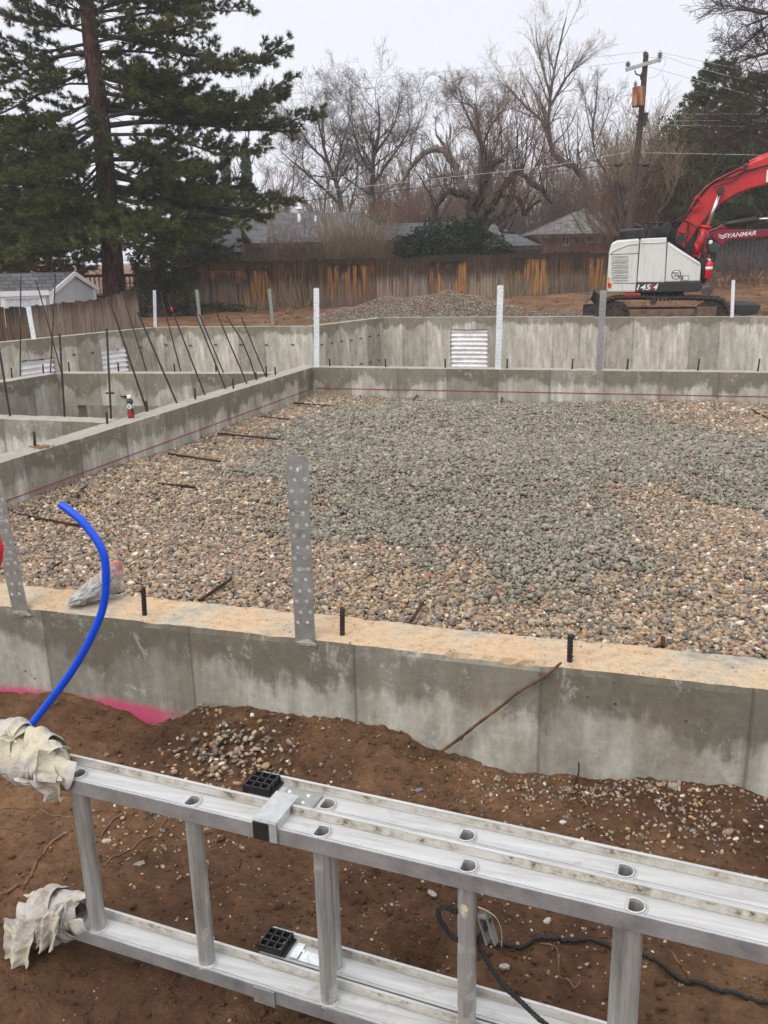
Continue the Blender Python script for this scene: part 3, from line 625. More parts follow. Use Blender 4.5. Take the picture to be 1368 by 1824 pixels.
# ================================================================== gravel bed + fresh concrete
def gz(x, y):
    return -0.372 + 0.022*math.sin(x*1.7+y*.9)+0.018*math.sin(y*2.3-x)+.03*math.exp(-((x-.0)/.35)**2)
gx = np.arange(.0, 8.95, .05); gy = np.arange(IY+.0, .0, .05)
vv = [(x, y, gz(x, y)-.012+.006*nz(x, y, 12)) for y in gy for x in gx]; nn = len(gx)
ff = [(j*nn+i, j*nn+i+1, (j+1)*nn+i+1, (j+1)*nn+i) for j in range(len(gy)-1) for i in range(nn-1)]
o = np_mesh('gravel_base', np.array(vv), ff, M['gbase'], k=4); tag(o, 'compacted gravel layer inside the low walls', 'ground', kind='structure')
phi = (1+5**.5)/2
ICO = np.array([(-1, phi, 0), (1, phi, 0), (-1, -phi, 0), (1, -phi, 0), (0, -1, phi), (0, 1, phi), (0, -1, -phi), (0, 1, -phi), (phi, 0, -1), (phi, 0, 1), (-phi, 0, -1), (-phi, 0, 1)])/math.sqrt(1+phi*phi)
ICF = np.array([(0, 11, 5), (0, 5, 1), (0, 1, 7), (0, 7, 10), (0, 10, 11), (1, 5, 9), (5, 11, 4), (11, 10, 2), (10, 7, 6), (7, 1, 8), (3, 9, 4), (3, 4, 2), (3, 2, 6), (3, 6, 8), (3, 8, 9), (4, 9, 5), (2, 4, 11), (6, 2, 10), (8, 6, 7), (9, 8, 1)])
def stone_mesh(name, P, S, mat, rng, jit=.28, flat=(.45, .8), tilt=.5, origin=None, smooth=False):
    n = len(P); T = ICO[None]*(1+rng.uniform(-jit, jit, (n, 12, 1)))
    sc = np.stack([np.ones(n), rng.uniform(.6, .95, n), rng.uniform(flat[0], flat[1], n)], 1)*S[:, None]
    T = T*sc[:, None, :]
    cl = rng.uniform(.42, .85, (n, 1, 3))*sc[:, None, :]; T = np.clip(T, -cl, cl)/.78; T[:, :, 0] += .45*rng.uniform(-1, 1, (n, 1))*T[:, :, 1]
    a, b_, c_ = rng.uniform(0, 6.283, n), rng.normal(0, tilt, n), rng.normal(0, tilt, n)
    def rot(T, ang, i, j):
        c, s = np.cos(ang)[:, None], np.sin(ang)[:, None]; x, y = T[:, :, i].copy(), T[:, :, j].copy()
        T[:, :, i] = c*x-s*y; T[:, :, j] = s*x+c*y
    rot(T, b_, 0, 2); rot(T, c_, 1, 2); rot(T, a, 0, 1)
    Vv = (T+P[:, None, :]).reshape(-1, 3); Ff = (ICF[None]+12*np.arange(n)[:, None, None]).reshape(-1, 3)
    return np_mesh(name, Vv, Ff, mat, origin=origin, smooth=smooth)
def in_view(P, margin=90):
    q = P-CAM; z = q@FW; X = 684+FPX*(q@RT)/z; Y = 912-FPX*(q@UP)/z
    return z, X
N = 560000
X = rngn.uniform(.01, 6.6, N); Y = rngn.uniform(IY+.01, -.02, N); Z = -0.372+0.022*np.sin(X*1.7+Y*.9)+0.018*np.sin(Y*2.3-X)+.03*np.exp(-(X/.35)**2)
P = np.stack([X, Y, Z], 1); q = P-CAM; zd = q@FW; px_ = 684+FPX*(q@RT)/zd
dens = np.clip(3.6/zd, .42, 1.0)**.8*np.clip(1-np.maximum(0, px_-1500)/500, .12, 1)*np.clip(1-np.maximum(0, -px_-150)/500, .12, 1)
keep = rngn.uniform(0, 1, N) < dens*.82
P = P[keep]; zd = zd[keep]; n = len(P); P[:, 2] += rngn.uniform(-.008, .014, n)
POLYG = [(470, 795), (540, 747), (640, 724), (800, 714), (1000, 714), (1140, 730), (1160, 752), (1290, 768), (1420, 790), (1420, 925), (1250, 885), (1120, 850), (1062, 868), (1085, 905), (1150, 945), (1158, 1000), (1128, 1032),
         (1040, 1038), (965, 1062), (930, 1040), (890, 1003), (800, 985), (740, 1000), (640, 972), (560, 962), (505, 965), (480, 925), (540, 885), (450, 850), (400, 815)]
HOLEG = [(950, 885), (1030, 880), (1070, 905), (1050, 925), (985, 925)]
PG = [tuple(onz(a, b_, -.37)[:2]) for a, b_ in POLYG]; HG = [tuple(onz(a, b_, -.37)[:2]) for a, b_ in HOLEG]
ns = np.array([(noise.noise(Vector((p[0]*1.8, p[1]*1.8, 3))), noise.noise(Vector((p[0]*1.8, p[1]*1.8, 9))), noise.noise(Vector((p[0]*7, p[1]*7, 1)))) for p in P])
jx = P[:, 0]+ns[:, 0]*.45+rngn.normal(0, 1, n)*(.035+.09*np.abs(ns[:, 1]+.2))+.14*ns[:, 2]; jy = P[:, 1]+ns[:, 1]*.55+rngn.normal(0, 1, n)*(.05+.10*np.abs(ns[:, 0]+.2))
wet = inpoly(jx, jy, PG) & ~inpoly(jx, jy, HG); wet |= inpoly(P[:, 0]+rngn.normal(.12, .34, n), P[:, 1]+rngn.normal(0, .42, n), PG) & (rngn.uniform(0, 1, n) < .42)*(ns[:, 0]+ns[:, 1] > -.05); wet &= (ns[:, 2] < .40) & (rngn.uniform(0, 1, n) > .05)
S = (.0056+rngn.gamma(2.2, .0032, n)).clip(0, .024)*np.clip(zd/6, 1, 1.22)
o = stone_mesh('gravel', P[~wet], S[~wet], M['gravel'], rngn, jit=.36, flat=(.32, .68), tilt=.42); tag(o, 'tan and grey crushed gravel filling the walled bed', 'gravel', kind='stuff')
Pw = P[wet].copy(); Pw[:, 2] += .010+.016*np.maximum(0, ns[wet, 2]+.3)
o = stone_mesh('fresh_concrete', Pw, S[wet]*rngn.choice([.5, .65, .8, 1.1], wet.sum()), M['slurry'], rngn, jit=.33, flat=(.42, .8), tilt=.4); tag(o, 'grey lumpy fresh concrete spread over the gravel', 'wet concrete', kind='stuff')

# pebbles on the soil in front: one scattered spread and small heaps
def soil_pts(list_, rng):
    out = []; ss = []
    for (px, py, spx, spy, n, s0, s1) in list_:
        for _ in range(n):
            a, b_ = rng.normal(px, spx), rng.normal(py, spy); p = onz(a, b_, -.39)
            if p[1] > FY-.01: continue
            s = rng.uniform(s0, s1); out.append((p[0], p[1], ground_z(p[0], p[1])+s*.25)); ss.append(s)
    return np.array(out), np.array(ss)
heap = [(420, 1375, 56, 24, 170, .006, .015), (380, 1295, 16, 9, 40, .006, .012), (390, 1390, 70, 26, 120, .004, .010), (300, 1425, 60, 30, 60, .004, .011)]
hp, hs_ = soil_pts(heap, rngn); hp[:, 2] += rngn.uniform(0, .022, len(hp))
o = stone_mesh('gravel_heap', hp, hs_, M['gravel'], rngn, jit=.36, flat=(.35, .7), tilt=.5); tag(o, 'small spilled heap of gravel on the soil behind the ladder', 'gravel', kind='stuff')
sc = [(900, 1400, 60, 26, 153, .003, .009), (1110, 1412, 80, 12, 289, .003, .009), (1250, 1440, 70, 35, 221, .003, .009), (1200, 1480, 110, 35, 204, .003, .009), (1050, 1450, 120, 40, 153, .0025, .008), (620, 1340, 120, 30, 68, .003, .008),
      (650, 1420, 120, 40, 102, .0025, .006), (880, 1560, 260, 90, 289, .002, .0065), (500, 1600, 200, 110, 119, .002, .006), (1150, 1650, 160, 80, 153, .002, .006), (684, 1500, 700, 250, 714, .0012, .0038), (250, 1480, 70, 60, 85, .003, .008), (340, 1470, 60, 30, 102, .003, .008)]
sp_, ss_ = soil_pts(sc, rngn)
o = stone_mesh('pebbles', sp_, ss_, M['gravel'], rngn, jit=.36, tilt=.5); tag(o, 'small stones scattered over the brown soil', 'pebbles', kind='stuff')
t_ = [(684, 1500, 800, 260, 7500, .0015, .0065), (684, 1330, 600, 60, 1500, .002, .010), (684, 1500, 700, 240, 500, .006, .014)]
cp_, cs_ = soil_pts(t_, rngn); o = stone_mesh('soil_crumbs', cp_, cs_, M['dirt'], rngn, tilt=.8); tag(o, 'crumbs and clods of brown soil', 'soil clods', kind='stuff')

def stone(px, py, sz, col, label, flat=.6, rot=0, el=1.4, z=None):
    p = onz(px, py, -.39); zz = ground_z(p[0], p[1]) if z is None else z
    bm = bmesh.new(); bmesh.ops.create_icosphere(bm, subdivisions=1, radius=1); rr = random.Random(px*7+py)
    for v in bm.verts:
        k = 1+.28*noise.noise(v.co*1.3+Vector((px, py, 0)))+rr.uniform(-.16, .16); v.co = Vector((v.co.x*sz*el*k, v.co.y*sz*k*.8, v.co.z*sz*flat*k))
    bmesh.ops.rotate(bm, verts=bm.verts, cent=(0, 0, 0), matrix=Matrix.Rotation(rot, 3, 'Z')); bmesh.ops.translate(bm, verts=bm.verts, vec=(p[0], p[1], zz+sz*flat*.45))
    me = bpy.data.meshes.new('stone'); bm.to_mesh(me); bm.free()
    key = 'st%d%d' % (px, py); mt = simple(key, col, .75, 0, .35, 60, .4); mt.name = 'single_stone'
    o = link_mesh('stone', me, mt); tag(o, label, 'stone')
stone(191, 1350, .012, (.22, .17, .11), 'pale squarish clod on the soil above the first ladder rung', .9, .3, 1.0)
stone(246, 1534, .014, (.22, .21, .20), 'long flat grey slate lying between the first and second rungs', .35, .9, 1.8)
stone(188, 1493, .012, (.45, .40, .30), 'white lumpy stone beside a root left of the second rung', .8, .2)
stone(490, 1316, .011, (.10, .11, .13), 'blue-grey angular chip on the soil above the ladder end', .5, .7)
stone(541, 1313, .013, (.45, .28, .13), 'bright tan stone on the soil near the foot of the wall', .6, .9, 1.1)
stone(676, 1305, .022, (.12, .07, .04), 'big rounded soil clod against the concrete wall foot', .7, .1)
stone(466, 1331, .010, (.34, .23, .13), 'egg-shaped tan pebble beside the gravel heap', .7, 1.2)
stone(1010, 1411, .015, (.24, .14, .09), 'brown stone beside a thin upright twig near the wall', .8, .3)
stone(1198, 1423, .018, (.33, .30, .26), 'grey stone cluster piece by the soil edge at right', .7, .6)
stone(1295, 1503, .015, (.30, .19, .14), 'pinkish brown stone on the soil behind the ladder at right', .6, .6)
stone(746, 1424, .014, (.14, .15, .17), 'dark slate chip just above the upper ladder rail', .4, .4)
stone(1003, 1464, .011, (.50, .47, .42), 'white pebble behind the upper ladder rail', .7, .4)
stone(770, 1603, .013, (.30, .27, .24), 'grey stone left of the fourth rung', .6, 2.4)
stone(975, 1640, .010, (.42, .40, .36), 'off-white stone near the black rope', .8, .9)
stone(898, 1727, .010, (.40, .38, .35), 'split pale stone below the loop of black rope', .8, .3)

# ================================================================== steel in the walls
def ribs(a, b, r, pitch=.012, amp=.0013):
    a, b = np.array(a, float), np.array(b, float); L = np.linalg.norm(b-a); n = max(2, int(L/pitch)*3)
    P = [a+(b-a)*i/n for i in range(n+1)]; Rr = [r+(amp if i % 3 == 0 else -amp*.4) for i in range(n+1)]
    return P, Rr
def rod(name, pts, r, mat, label, cat, group=None, near=False, n=8):
    b = MB()
    if near and len(pts) == 2: P, Rr = ribs(pts[0], pts[1], r); b.tube(P, Rr, 10)
    else: b.tube(pts, r, n)
    o = b.build(name, mat); return tag(o, label, cat, group)
g_stub = 'short rebar stubs in the wall tops'
for (px, py, tx, ty, w) in [(257, 1096, 255, 1046, 'beside the plastic-wrapped bundle'), (609, 1131, 610, 1083, 'just right of the tall perforated strap'), (1015, 1178, 1016, 1131, 'above the upper end of the leaning stick')]:
    p = onz(px, py, 0); q_ = online(tx, ty, p, FH)
    rod('rebar_stub', (p-np.array((0, 0, .03)), q_), .0088, M['rebar'], 'rebar stub on the nearest wall, '+w, 'rebar', g_stub, True)
for i, (px, py, ty, w) in enumerate([(62, 795, 769, 'nearest the left edge, by a brown dust patch'), (191, 755, 735, 'left of the drink bottle'), (262, 733, 714, 'where a long rod ends, right of the bottle'),
        (348, 711, 691, 'between the two rods right of the bottle'), (416, 692, 674, 'fourth from the far corner'), (457, 677, 663, 'third from the far corner'), (475, 671, 652, 'second from the far corner'), (491, 668, 654, 'closest to the far corner on this wall')]):
    p = onz(px, py, 0); rod('rebar_stub', (p-np.array((0, 0, .03)), online(px-1.5, ty, p, FH)), .0105, M['rebar'], 'rebar stub on the left wall, '+w, 'rebar', g_stub)
for i, (px, w) in enumerate([(588, 'nearest the left corner strap'), (687, 'second from the left corner'), (793, 'just left of the window well behind'), (903, 'just right of the strap in the middle'), (1019, 'left of the leaning bright strap'), (1117, 'right of the leaning bright strap'), (1243, 'second from the right edge'), (1350, 'closest to the right edge')]):
    p = ony(px, 655.5, .11); p[2] = 0; rod('rebar_stub', (p-np.array((0, 0, .03)), online(px+(px-800)*.006, 639, p, FH)), .0100, M['rebar'], 'rebar stub on the far wall, '+w, 'rebar', g_stub)
for i, (px, py, ty, w) in enumerate([(21, 669, 655, 'leftmost, in front of a white window well'), (77, 661, 649, 'second from the left'), (123, 658, 645, 'right of the crossing rods'), (211, 659, 646, 'in front of the wider bright window well'), (311, 660, 648, 'between the leaning rods'), (385, 661, 650, 'rightmost, before the walls meet')]):
    p = onz(px, py, 0); rod('rebar_stub', (p-np.array((0, 0, .03)), online(px-1, ty, p, FH)), .0105, M['rebar'], 'rebar stub on the basement wall, '+w, 'rebar', g_stub)
g_long = 'long rebar rods standing in the basement walls'
LONG = [((18, 741), (-3, 612), [], 'leftmost long rebar rod, on the cross wall at the left edge'), ((36, 668), (37, 492), [], 'upright long rebar rod rising in front of the white shed door'),
        ((108, 658), (65, 502), [], 'thin long rebar rod leaning left across the shed'), ((90, 660), (99, 488), [], 'long rebar rod standing almost upright before the shed gable'),
        ((115, 742), (106, 594), [], 'thick long rebar rod second along the cross wall'), ((198, 746), (190, 585), [], 'thick long rebar rod with a tie halfway, left of the bottle'),
        ((262, 733), (193, 528), [], 'longest rebar rod, leaning left, foot right of the bottle'), ((261, 661), (217, 519), [], 'thin long rebar rod leaning left behind the longest one'),
        ((315, 718), (245, 556), [], 'long rebar rod leaning left, second after the bottle on the left wall'), ((322, 662), (287, 527), [], 'thin long rebar rod left of the red-banded one'),
        ((365, 704), (299, 533), [], 'long rebar rod with a red paint band near its top'), ((402, 693), (343, 546), [], 'long rebar rod leaning past the foot of a rear strap'),
        ((398, 664), (355, 560), [], 'short thin leaning rod right behind a bigger one'), ((440, 684), (385, 555), [], 'long leaning rebar rod, third from the far corner'),
        ((457, 677), (403, 563), [(445, 640), (430, 605)], 'bent long rebar rod, curved in its lower half'), ((474, 672), (430, 565), [], 'long rebar rod closest to the far corner')]
for (fx, fy), (tx, ty), mid, lb in LONG:
    p = onz(fx, fy, 0); pts = [p-np.array((0, 0, .05)), p]+[online(a, b_, p, FH) for a, b_ in mid]+[online(tx, ty, p, FH)]
    dd = (p-CAM)@FW; r = .0085 if dd < 8.6 else .0075
    o = rod('rebar_rod', pts, r*1.08, M['rebar'], lb, 'rebar rod', g_long)
    if 'red paint' in lb:
        a, b2 = pts[-2], pts[-1]; b = MB(); b.tube([a+(b2-a)*.87, a+(b2-a)*.92], .0088, 8); b.build('paint_band', M['redmark'], o)
    if 'tie' in lb:
        c = pts[1]+(pts[2]-pts[1])*.29; b = MB(); b.tube([c-RH*.035, c, c+RH*.035], .008, 6); b.build('tie', M['rebar'], o)
g_dow = 'rebar dowels lying in the gravel'
for (a, b_, lb) in [((524, 718), (592, 723), 'first dowel from the far left corner'), ((465, 742), (515, 747), 'short dowel below the far corner one'), ((388, 772), (495, 782), 'dowel pointing right, midway along the left wall'),
        ((300, 808), (393, 822), 'dowel sticking out above the long near one'), ((193, 851), (348, 868), 'long dowel above the free end of the blue tube'), ((25, 915), (146, 937), 'rusty dowel at the left edge beside the blue tube'),
        ((110, 1002), (45, 1032), 'dowel half buried near the leftmost strap'), ((412, 1031), (355, 1070), 'dowel coming out behind the near wall, right of the bundle'), ((753, 1074), (733, 1106), 'stubby dowel behind the near wall, right of the tall strap'),
        ((1181, 1136), (1180, 1152), 'barely visible dowel end behind the near wall at right'), ((745, 702), (733, 716), 'tiny dowel against the far wall, left'), ((895, 704), (893, 716), 'tiny dowel at the middle of the far wall'),
        ((1204, 714), (1214, 730), 'small upright-looking dowel at the far wall, right'), ((1340, 730), (1372, 747), 'dowel at the far right edge with a pale splash')]:
    za = -.33; p, q_ = onz(*a, za), onz(*b_, za-.012); dd = (p-CAM)@FW
    rod('rebar_dowel', (p, q_), .0085 if dd < 5 else .0095, M['rebar_rust'], lb+', lying on the gravel', 'rebar', g_dow, dd < 4)

def holed_cell(b, O, ex, ey, ez, x0, x1, y0, y1, cx, cy, rf, th, mi=0, bottom=True, wall_=True):
    outer = []
    for k in range(4): outer.append((x0+(x1-x0)*k/4, y0))
    for k in range(4): outer.append((x1, y0+(y1-y0)*k/4))
    for k in range(4): outer.append((x1-(x1-x0)*k/4, y1))
    for k in range(4): outer.append((x0, y1-(y1-y0)*k/4))
    inner = []
    for (a, c_) in outer:
        an = math.atan2(c_-cy, a-cx); r = rf(an); inner.append((cx+r*math.cos(an), cy+r*math.sin(an)))
    P = lambda t, z: O+ex*t[0]+ey*t[1]+ez*z
    n = 16; vs = [P(t, 0) for t in outer]+[P(t, 0) for t in inner]; fs = [(k, (k+1) % n, n+(k+1) % n, n+k) for k in range(n)]
    if bottom:
        vs += [P(t, -th) for t in outer]+[P(t, -th) for t in inner]; fs += [(2*n+k, 3*n+k, 3*n+(k+1) % n, 2*n+(k+1) % n) for k in range(n)]
        if wall_: fs += [(n+k, n+(k+1) % n, 3*n+(k+1) % n, 3*n+k) for k in range(n)]
    b.add(vs, fs, mi)
def strap(base, top, wdir, label, mat, rows=15, w=.0725, name='steel_strap', emb=.03, near=False):
    base, top = np.array(base, float), np.array(top, float); up = top-base; L = np.linalg.norm(up); up /= L
    ex = np.array(wdir, float); ex -= up*(ex@up); ex /= np.linalg.norm(ex); ez = np.cross(ex, up)
    if ez@(CAM-base) < 0: ez = -ez
    O = base-ex*w/2; b = MB(); th = .0028; y0 = .045; rh = (L-.02-y0)/rows; hr = .0040 if near else .0045
    b.prism([O-up*emb, O-up*emb+ex*w, O+ex*w+up*y0, O+up*y0], -ez*th)
    for i in range(rows):
        ya = y0+i*rh; o_ = .006 if i % 2 else -.006
        for x0, x1, cx in ((0, w/2, w*.26+o_), (w/2, w, w*.74+o_)):
            holed_cell(b, O, ex, up, ez, x0, x1, ya, ya+rh, cx, ya+rh*.5+(.002 if x0 else -.002), lambda a: hr, th)
            if near:
                rc = O+ex*cx+up*(ya+rh*.5+(.002 if x0 else -.002))+ez*.0004; b.add([rc+(ex*math.cos(q)+up*math.sin(q))*r_ for r_ in (.0040, .0058) for q in np.arange(10)*.6283], [(k, (k+1) % 10, 10+(k+1) % 10, 10+k) for k in range(10)], 1)
    c = .013; yt = L-.02; b.prism([O+up*yt, O+ex*w+up*yt, O+ex*w+up*(L-c*.6), O+ex*(w-c)+up*L, O+ex*c+up*L, O+up*(L-c*.6)], -ez*th)
    for xx in (0, w):                                                  # rolled edges
        b.add([O+ex*xx+up*y0, O+ex*xx+up*yt, O+ex*xx+up*yt-ez*th, O+ex*xx+up*y0-ez*th], [(0, 1, 2, 3)])
    if near:
        for j, (yy, n_) in enumerate([(.44, 7), (.425, 7), (.385, 5), (.30, 6), (.25, 8), (.243, 8)]):     # stamped markings
            for k in range(n_):
                xx = w*.28+k*w*.5/n_+.001*random.random(); b.box(O+ex*xx+up*(yy*L/.62+.002*random.random())+ez*.0003, (.0025, .0018, .0005), np.array([ex, up, ez]), mi=1)
        b.box(O+ex*w*.5+up*(L-.045)+ez*.0002, (.007, .012, .0006), np.array([ex, up, ez]), mi=1)
    o = b.build(name, [mat, M['galv_bright']]); tag(o, label, 'metal strap', 'perforated steel straps standing in the walls'); return o
XD = (1, 0, 0)
s1 = strap(ony(543.5, 1140, FY-.002), ony(529, 812, FY+.0), XD, 'tall grey perforated strap standing nearest the middle of the photo', M['galv'], 15, near=True)
s2 = strap(ony(36, 1087, FY-.002), ony(-14, 852, FY-.0), XD, 'grey perforated strap leaning left on the near wall, cut by the left edge', M['galv'], 11, near=True)
for px, py in ((545, 1141), (38, 1088)):
    p = ony(px, py, FY-.004); bm = bmesh.new(); bmesh.ops.create_icosphere(bm, subdivisions=3, radius=1)
    for v in bm.verts: k = 1+.55*noise.noise(v.co*2.4+Vector((px, 0, 0))); v.co = Vector((p[0]+v.co.x*.042*k, p[1]+v.co.y*.008*k+.005, p[2]-.012+v.co.z*.013*k))
    me = bpy.data.meshes.new('mortar_smear'); bm.to_mesh(me); bm.free(); link_mesh('mortar_smear', me, M['ctop2'], wall_near, smooth=True)
pb = ony(564, 655, .02); pb[2] = 0; strap(pb, online(563.5, 513, pb, np.array((0, 1., 0))), XD, 'bright white-looking perforated strap at the far corner of the gravel bed', M['galv_bright'], 20)
pb = ony(887, 656, .02); pb[2] = 0; strap(pb, online(891.5, 508, pb, np.array((0, 1., 0))), XD, 'bluish upright perforated strap right of the window well', M['galv_bright'], 20)
pb = ony(1067, 657, .02); pb[2] = 0; strap(pb, online(1075, 517, pb, np.array((0, 1., 0))), XD, 'two-tone perforated strap leaning right beside the excavator track', M['galv'], 18)
pb = ony(1304, 563, 10.5); strap(pb, online(1306.5, 499, pb, np.array((0, 1., 0))), XD, 'bright strap on the rear wall in front of the excavator blade', M['galv_bright'], 12)
n4 = np.array([dirL[1], -dirL[0], 0.])
for (bx, by, tx, ty, lb) in [(276.5, 581, 275, 517, 'white thin-looking strap by the ivy at the rear left corner'), (357, 581, 350.5, 516, 'grey strap leaning left among the rebar rods at the rear wall'), (486, 580, 479.5, 514, 'grey strap on the rear wall before the dead plant stalks')]:
    pb = online(bx, by, (K3[0], K3[1], 0), n4); pb[2] = max(pb[2], -.03); strap(pb, online(tx, ty, pb, FH), (.75, .66, 0) if bx > 300 else (.6, .8, 0), lb, M['galv_bright'] if bx < 300 else M['galv'], 12, w=.075)
pb = online(60, 602, (K3[0], K3[1], 0), np.array([nK[0], nK[1], 0])); strap(pb, online(50, 547, pb, FH), RH, 'white strap standing in the gap of the left plank fence', M['galv_bright'], 10, w=.09)

# corrugated window wells behind the openings
def well(p0, p1, zt, zb, n, label, bright=1):
    p0, p1, n = np.array(p0, float)[:2], np.array(p1, float)[:2], np.array(n, float)[:2]; n = n/np.linalg.norm(n)
    L = np.linalg.norm(p1-p0); d = (p1-p0)/L; b = MB(); nu_, nv_ = 18, int((zt-zb)/.0125)
    for j in range(nv_+1):
        z = zb+(zt-zb)*j/nv_
        for i in range(nu_+1):
            u = .01+(L-.02)*i/nu_; k = math.sin(math.pi*i/nu_)
            q = p0+d*u-n*(.035+.03*k+.028*math.sin(z*2*math.pi/.105)); b.v.append((q[0], q[1], z))
    for j in range(nv_):
        for i in range(nu_): k = j*(nu_+1)+i; b.f.append((k, k+1, k+nu_+2, k+nu_+1)); b.m.append(0); b.sm.append(True)
    o = b.build('window_well', M['corr']); tag(o, label, 'window well', 'white corrugated metal window wells'); md = o.modifiers.new('t', 'SOLIDIFY'); md.thickness = .003
def on_wall(px, py, p0, n): return online(px, py, (p0[0], p0[1], 0), np.array([n[0], n[1], 0.]))
well(ow0, ow1, ow0[2]+.1, -1.6, (0, -1), 'white corrugated window well seen through the rear wall, left of a strap')
well(wa[2], wb[2], wb[1]+.1, -1.5, nK, 'left white corrugated window well in the far left wall')
well(wc[2], wd[2], wd[1]+.1, -1.5, nK, 'right white corrugated window well in the far left wall, behind a rebar rod')

# ================================================================== small things on the walls
p = onz(234, 744, 0); bt = thing('drink_bottle', p, 'dark plastic drink bottle with white cap and red base standing on the left wall', 'bottle')
def lathe(b, c, prof, n=24, mi=0, sm=True, a0=0, a1=2*math.pi):
    full = abs(a1-a0) > 6.2; m = n if full else n+1; vs = []
    for r, z in prof:
        for k in range(m): q = a0+(a1-a0)*k/n; vs.append((c[0]+r*math.cos(q), c[1]+r*math.sin(q), c[2]+z))
    fs = []
    for i in range(len(prof)-1):
        for k in range(n if full else n): k2 = (k+1) % m if full else k+1; fs.append((i*m+k, i*m+k2, (i+1)*m+k2, (i+1)*m+k))
    b.add(vs, fs, mi, sm)
M['bottle_grey'] = simple('bottle_grey', (0.035, 0.037, 0.042), .3, 0, .1); M['bottle_red'] = simple('bottle_red', (0.45, .01, .03), .3, 0, .1)
b = MB(); lathe(b, p, [(0, .001), (.026, .001), (.0285, .006), (.0285, .062), (.026, .078), (.0265, .13), (.0285, .138), (.0275, .146), (.0185, .160), (.0165, .172)]); b.build('bottle_body', M['bottle_grey'], bt)
b = MB(); lathe(b, p, [(.0172, .168), (.0185, .172), (.0185, .194), (.016, .197), (0, .197)]); b.build('cap', M['white'], bt)
ang = math.atan2(CAM[1]-p[1], CAM[0]-p[0])
b = MB(); lathe(b, p, [(.0288, .012), (.0288, .040)], 20, a0=ang-1.25, a1=ang+.95); lathe(b, p, [(.0289, .043), (.0283, .066)], 20, a0=ang-1.1, a1=ang+.1); b.build('label_band', M['bottle_red'], bt)
b = MB(); dz_ = []
for k in range(20):
    q = 2*math.pi*k/20; dz_.append((ang-.35+.78*math.cos(q), .102+.024*math.sin(q)))
b.add([(p[0]+.0283*math.cos(a), p[1]+.0283*math.sin(a), z) for a, z in dz_]+[(p[0]+.0292*math.cos(ang-.35), p[1]+.0292*math.sin(ang-.35), .102)], [(k, (k+1) % 20, 20) for k in range(20)])
lathe(b, p, [(.0284, .083), (.0284, .126)], 5, a0=ang+.75, a1=ang+1.15); em = b.build('emblem', M['white'], bt)
b = MB()
for zz, a0, a1 in [(.112, -.75, -.15), (.105, -.8, -.3), (.105, -.2, .02), (.096, -.65, -.05), (.089, -.6, -.1)]: lathe(b, p, [(.0297, zz-.0022), (.0297, zz+.0022)], 6, a0=ang+a0, a1=ang+a1)
b.build('lettering', M['bottle_grey'], em)
# brown dust heap on the left wall
b = MB()
for i in range(60):
    a = onz(80+random.gauss(0, 14), 795-(random.gauss(0, 2.2)), 0); b.box((a[0], a[1], .004), (.02, .012, .008), None)
pp = np.array([onz(80+rngn.normal(0, 13), 796+rngn.normal(0, 1.6), .003) for _ in range(260)]); pp = pp[(pp[:, 0] < -.01) & (pp[:, 0] > -TH)]
o = stone_mesh('sawdust', pp, np.full(len(pp), .006), simple('brown_dust', (.25, .13, .06), .95), rngn); tag(o, 'brown crumbs spilled on the left wall top', 'crumbs', kind='stuff')
# mortar crumbs along wall tops
pp = np.array([(rngn.uniform(1.0, 4.8), FY+rngn.beta(.6, .6)*TH, .002) for _ in range(260)]); o = stone_mesh('grit', pp, rngn.uniform(.001, .0038, len(pp)), M['gravel'], rngn); tag(o, 'loose grit on the sandy top of the nearest wall', 'grit', kind='stuff')

# crumpled plastic-wrapped bundle
A = onz(124, 1081, .006); B_ = onz(222, 1060, .006); dv = B_-A; Lb = np.linalg.norm(dv); dv /= Lb; side = np.cross(dv, (0, 0, 1.)); side /= np.linalg.norm(side)
b = MB(); nu_, nv_ = 60, 48
for i in range(nu_+1):
    u = i/nu_; hgt = np.interp(u, [0, .06, .3, .6, .85, 1], [.014, .040, .072, .112, .146, .128]); wd_ = np.interp(u, [0, .1, .4, .8, 1], [.012, .035, .05, .045, .012]); lift = np.interp(u, [0, .5, .75, 1], [0, .0, .01, .004])
    for k in range(nv_):
        q = 2*math.pi*k/nv_; n1 = noise.noise(Vector((u*2.2, math.cos(q)*1.8+3, math.sin(q)*1.8))); n2 = abs(noise.noise(Vector((u*5, math.cos(q)*6, math.sin(q)*6)))); n3 = noise.noise(Vector((u*24, math.cos(q)*9, math.sin(q)*9)))
        rr = 1+.22*n1-.55*n2+.07*n3; P_ = A+dv*(u*Lb+.012*n1)+side*(math.cos(q)*wd_*rr)+np.array((0, 0, lift+hgt/2+math.sin(q)*hgt/2*rr)); P_[2] = max(P_[2], .004); b.v.append(tuple(P_))
for i in range(nu_):
    for k in range(nv_): b.f.append((i*nv_+k, i*nv_+(k+1) % nv_, (i+1)*nv_+(k+1) % nv_, (i+1)*nv_+k)); b.m.append(0); b.sm.append(True)
b.f.append(tuple(range(nv_))); b.m.append(0); b.sm.append(False); b.f.append(tuple(nu_*nv_+k for k in range(nv_))[::-1]); b.m.append(0); b.sm.append(False)
t = NT('bundle_film'); v = t.pos(); n = t.noise(t.map(v, (1, 1, 1)), 30, 6, 0.7, 1.2); sx = t.n('SeparateXYZ'); t.L(v, sx.inputs[0])
c = t.ramp(n, [(0.3, (0.16, 0.155, 0.14)), (0.5, (0.36, 0.35, 0.32)), (0.68, (0.66, 0.67, 0.66))]); 
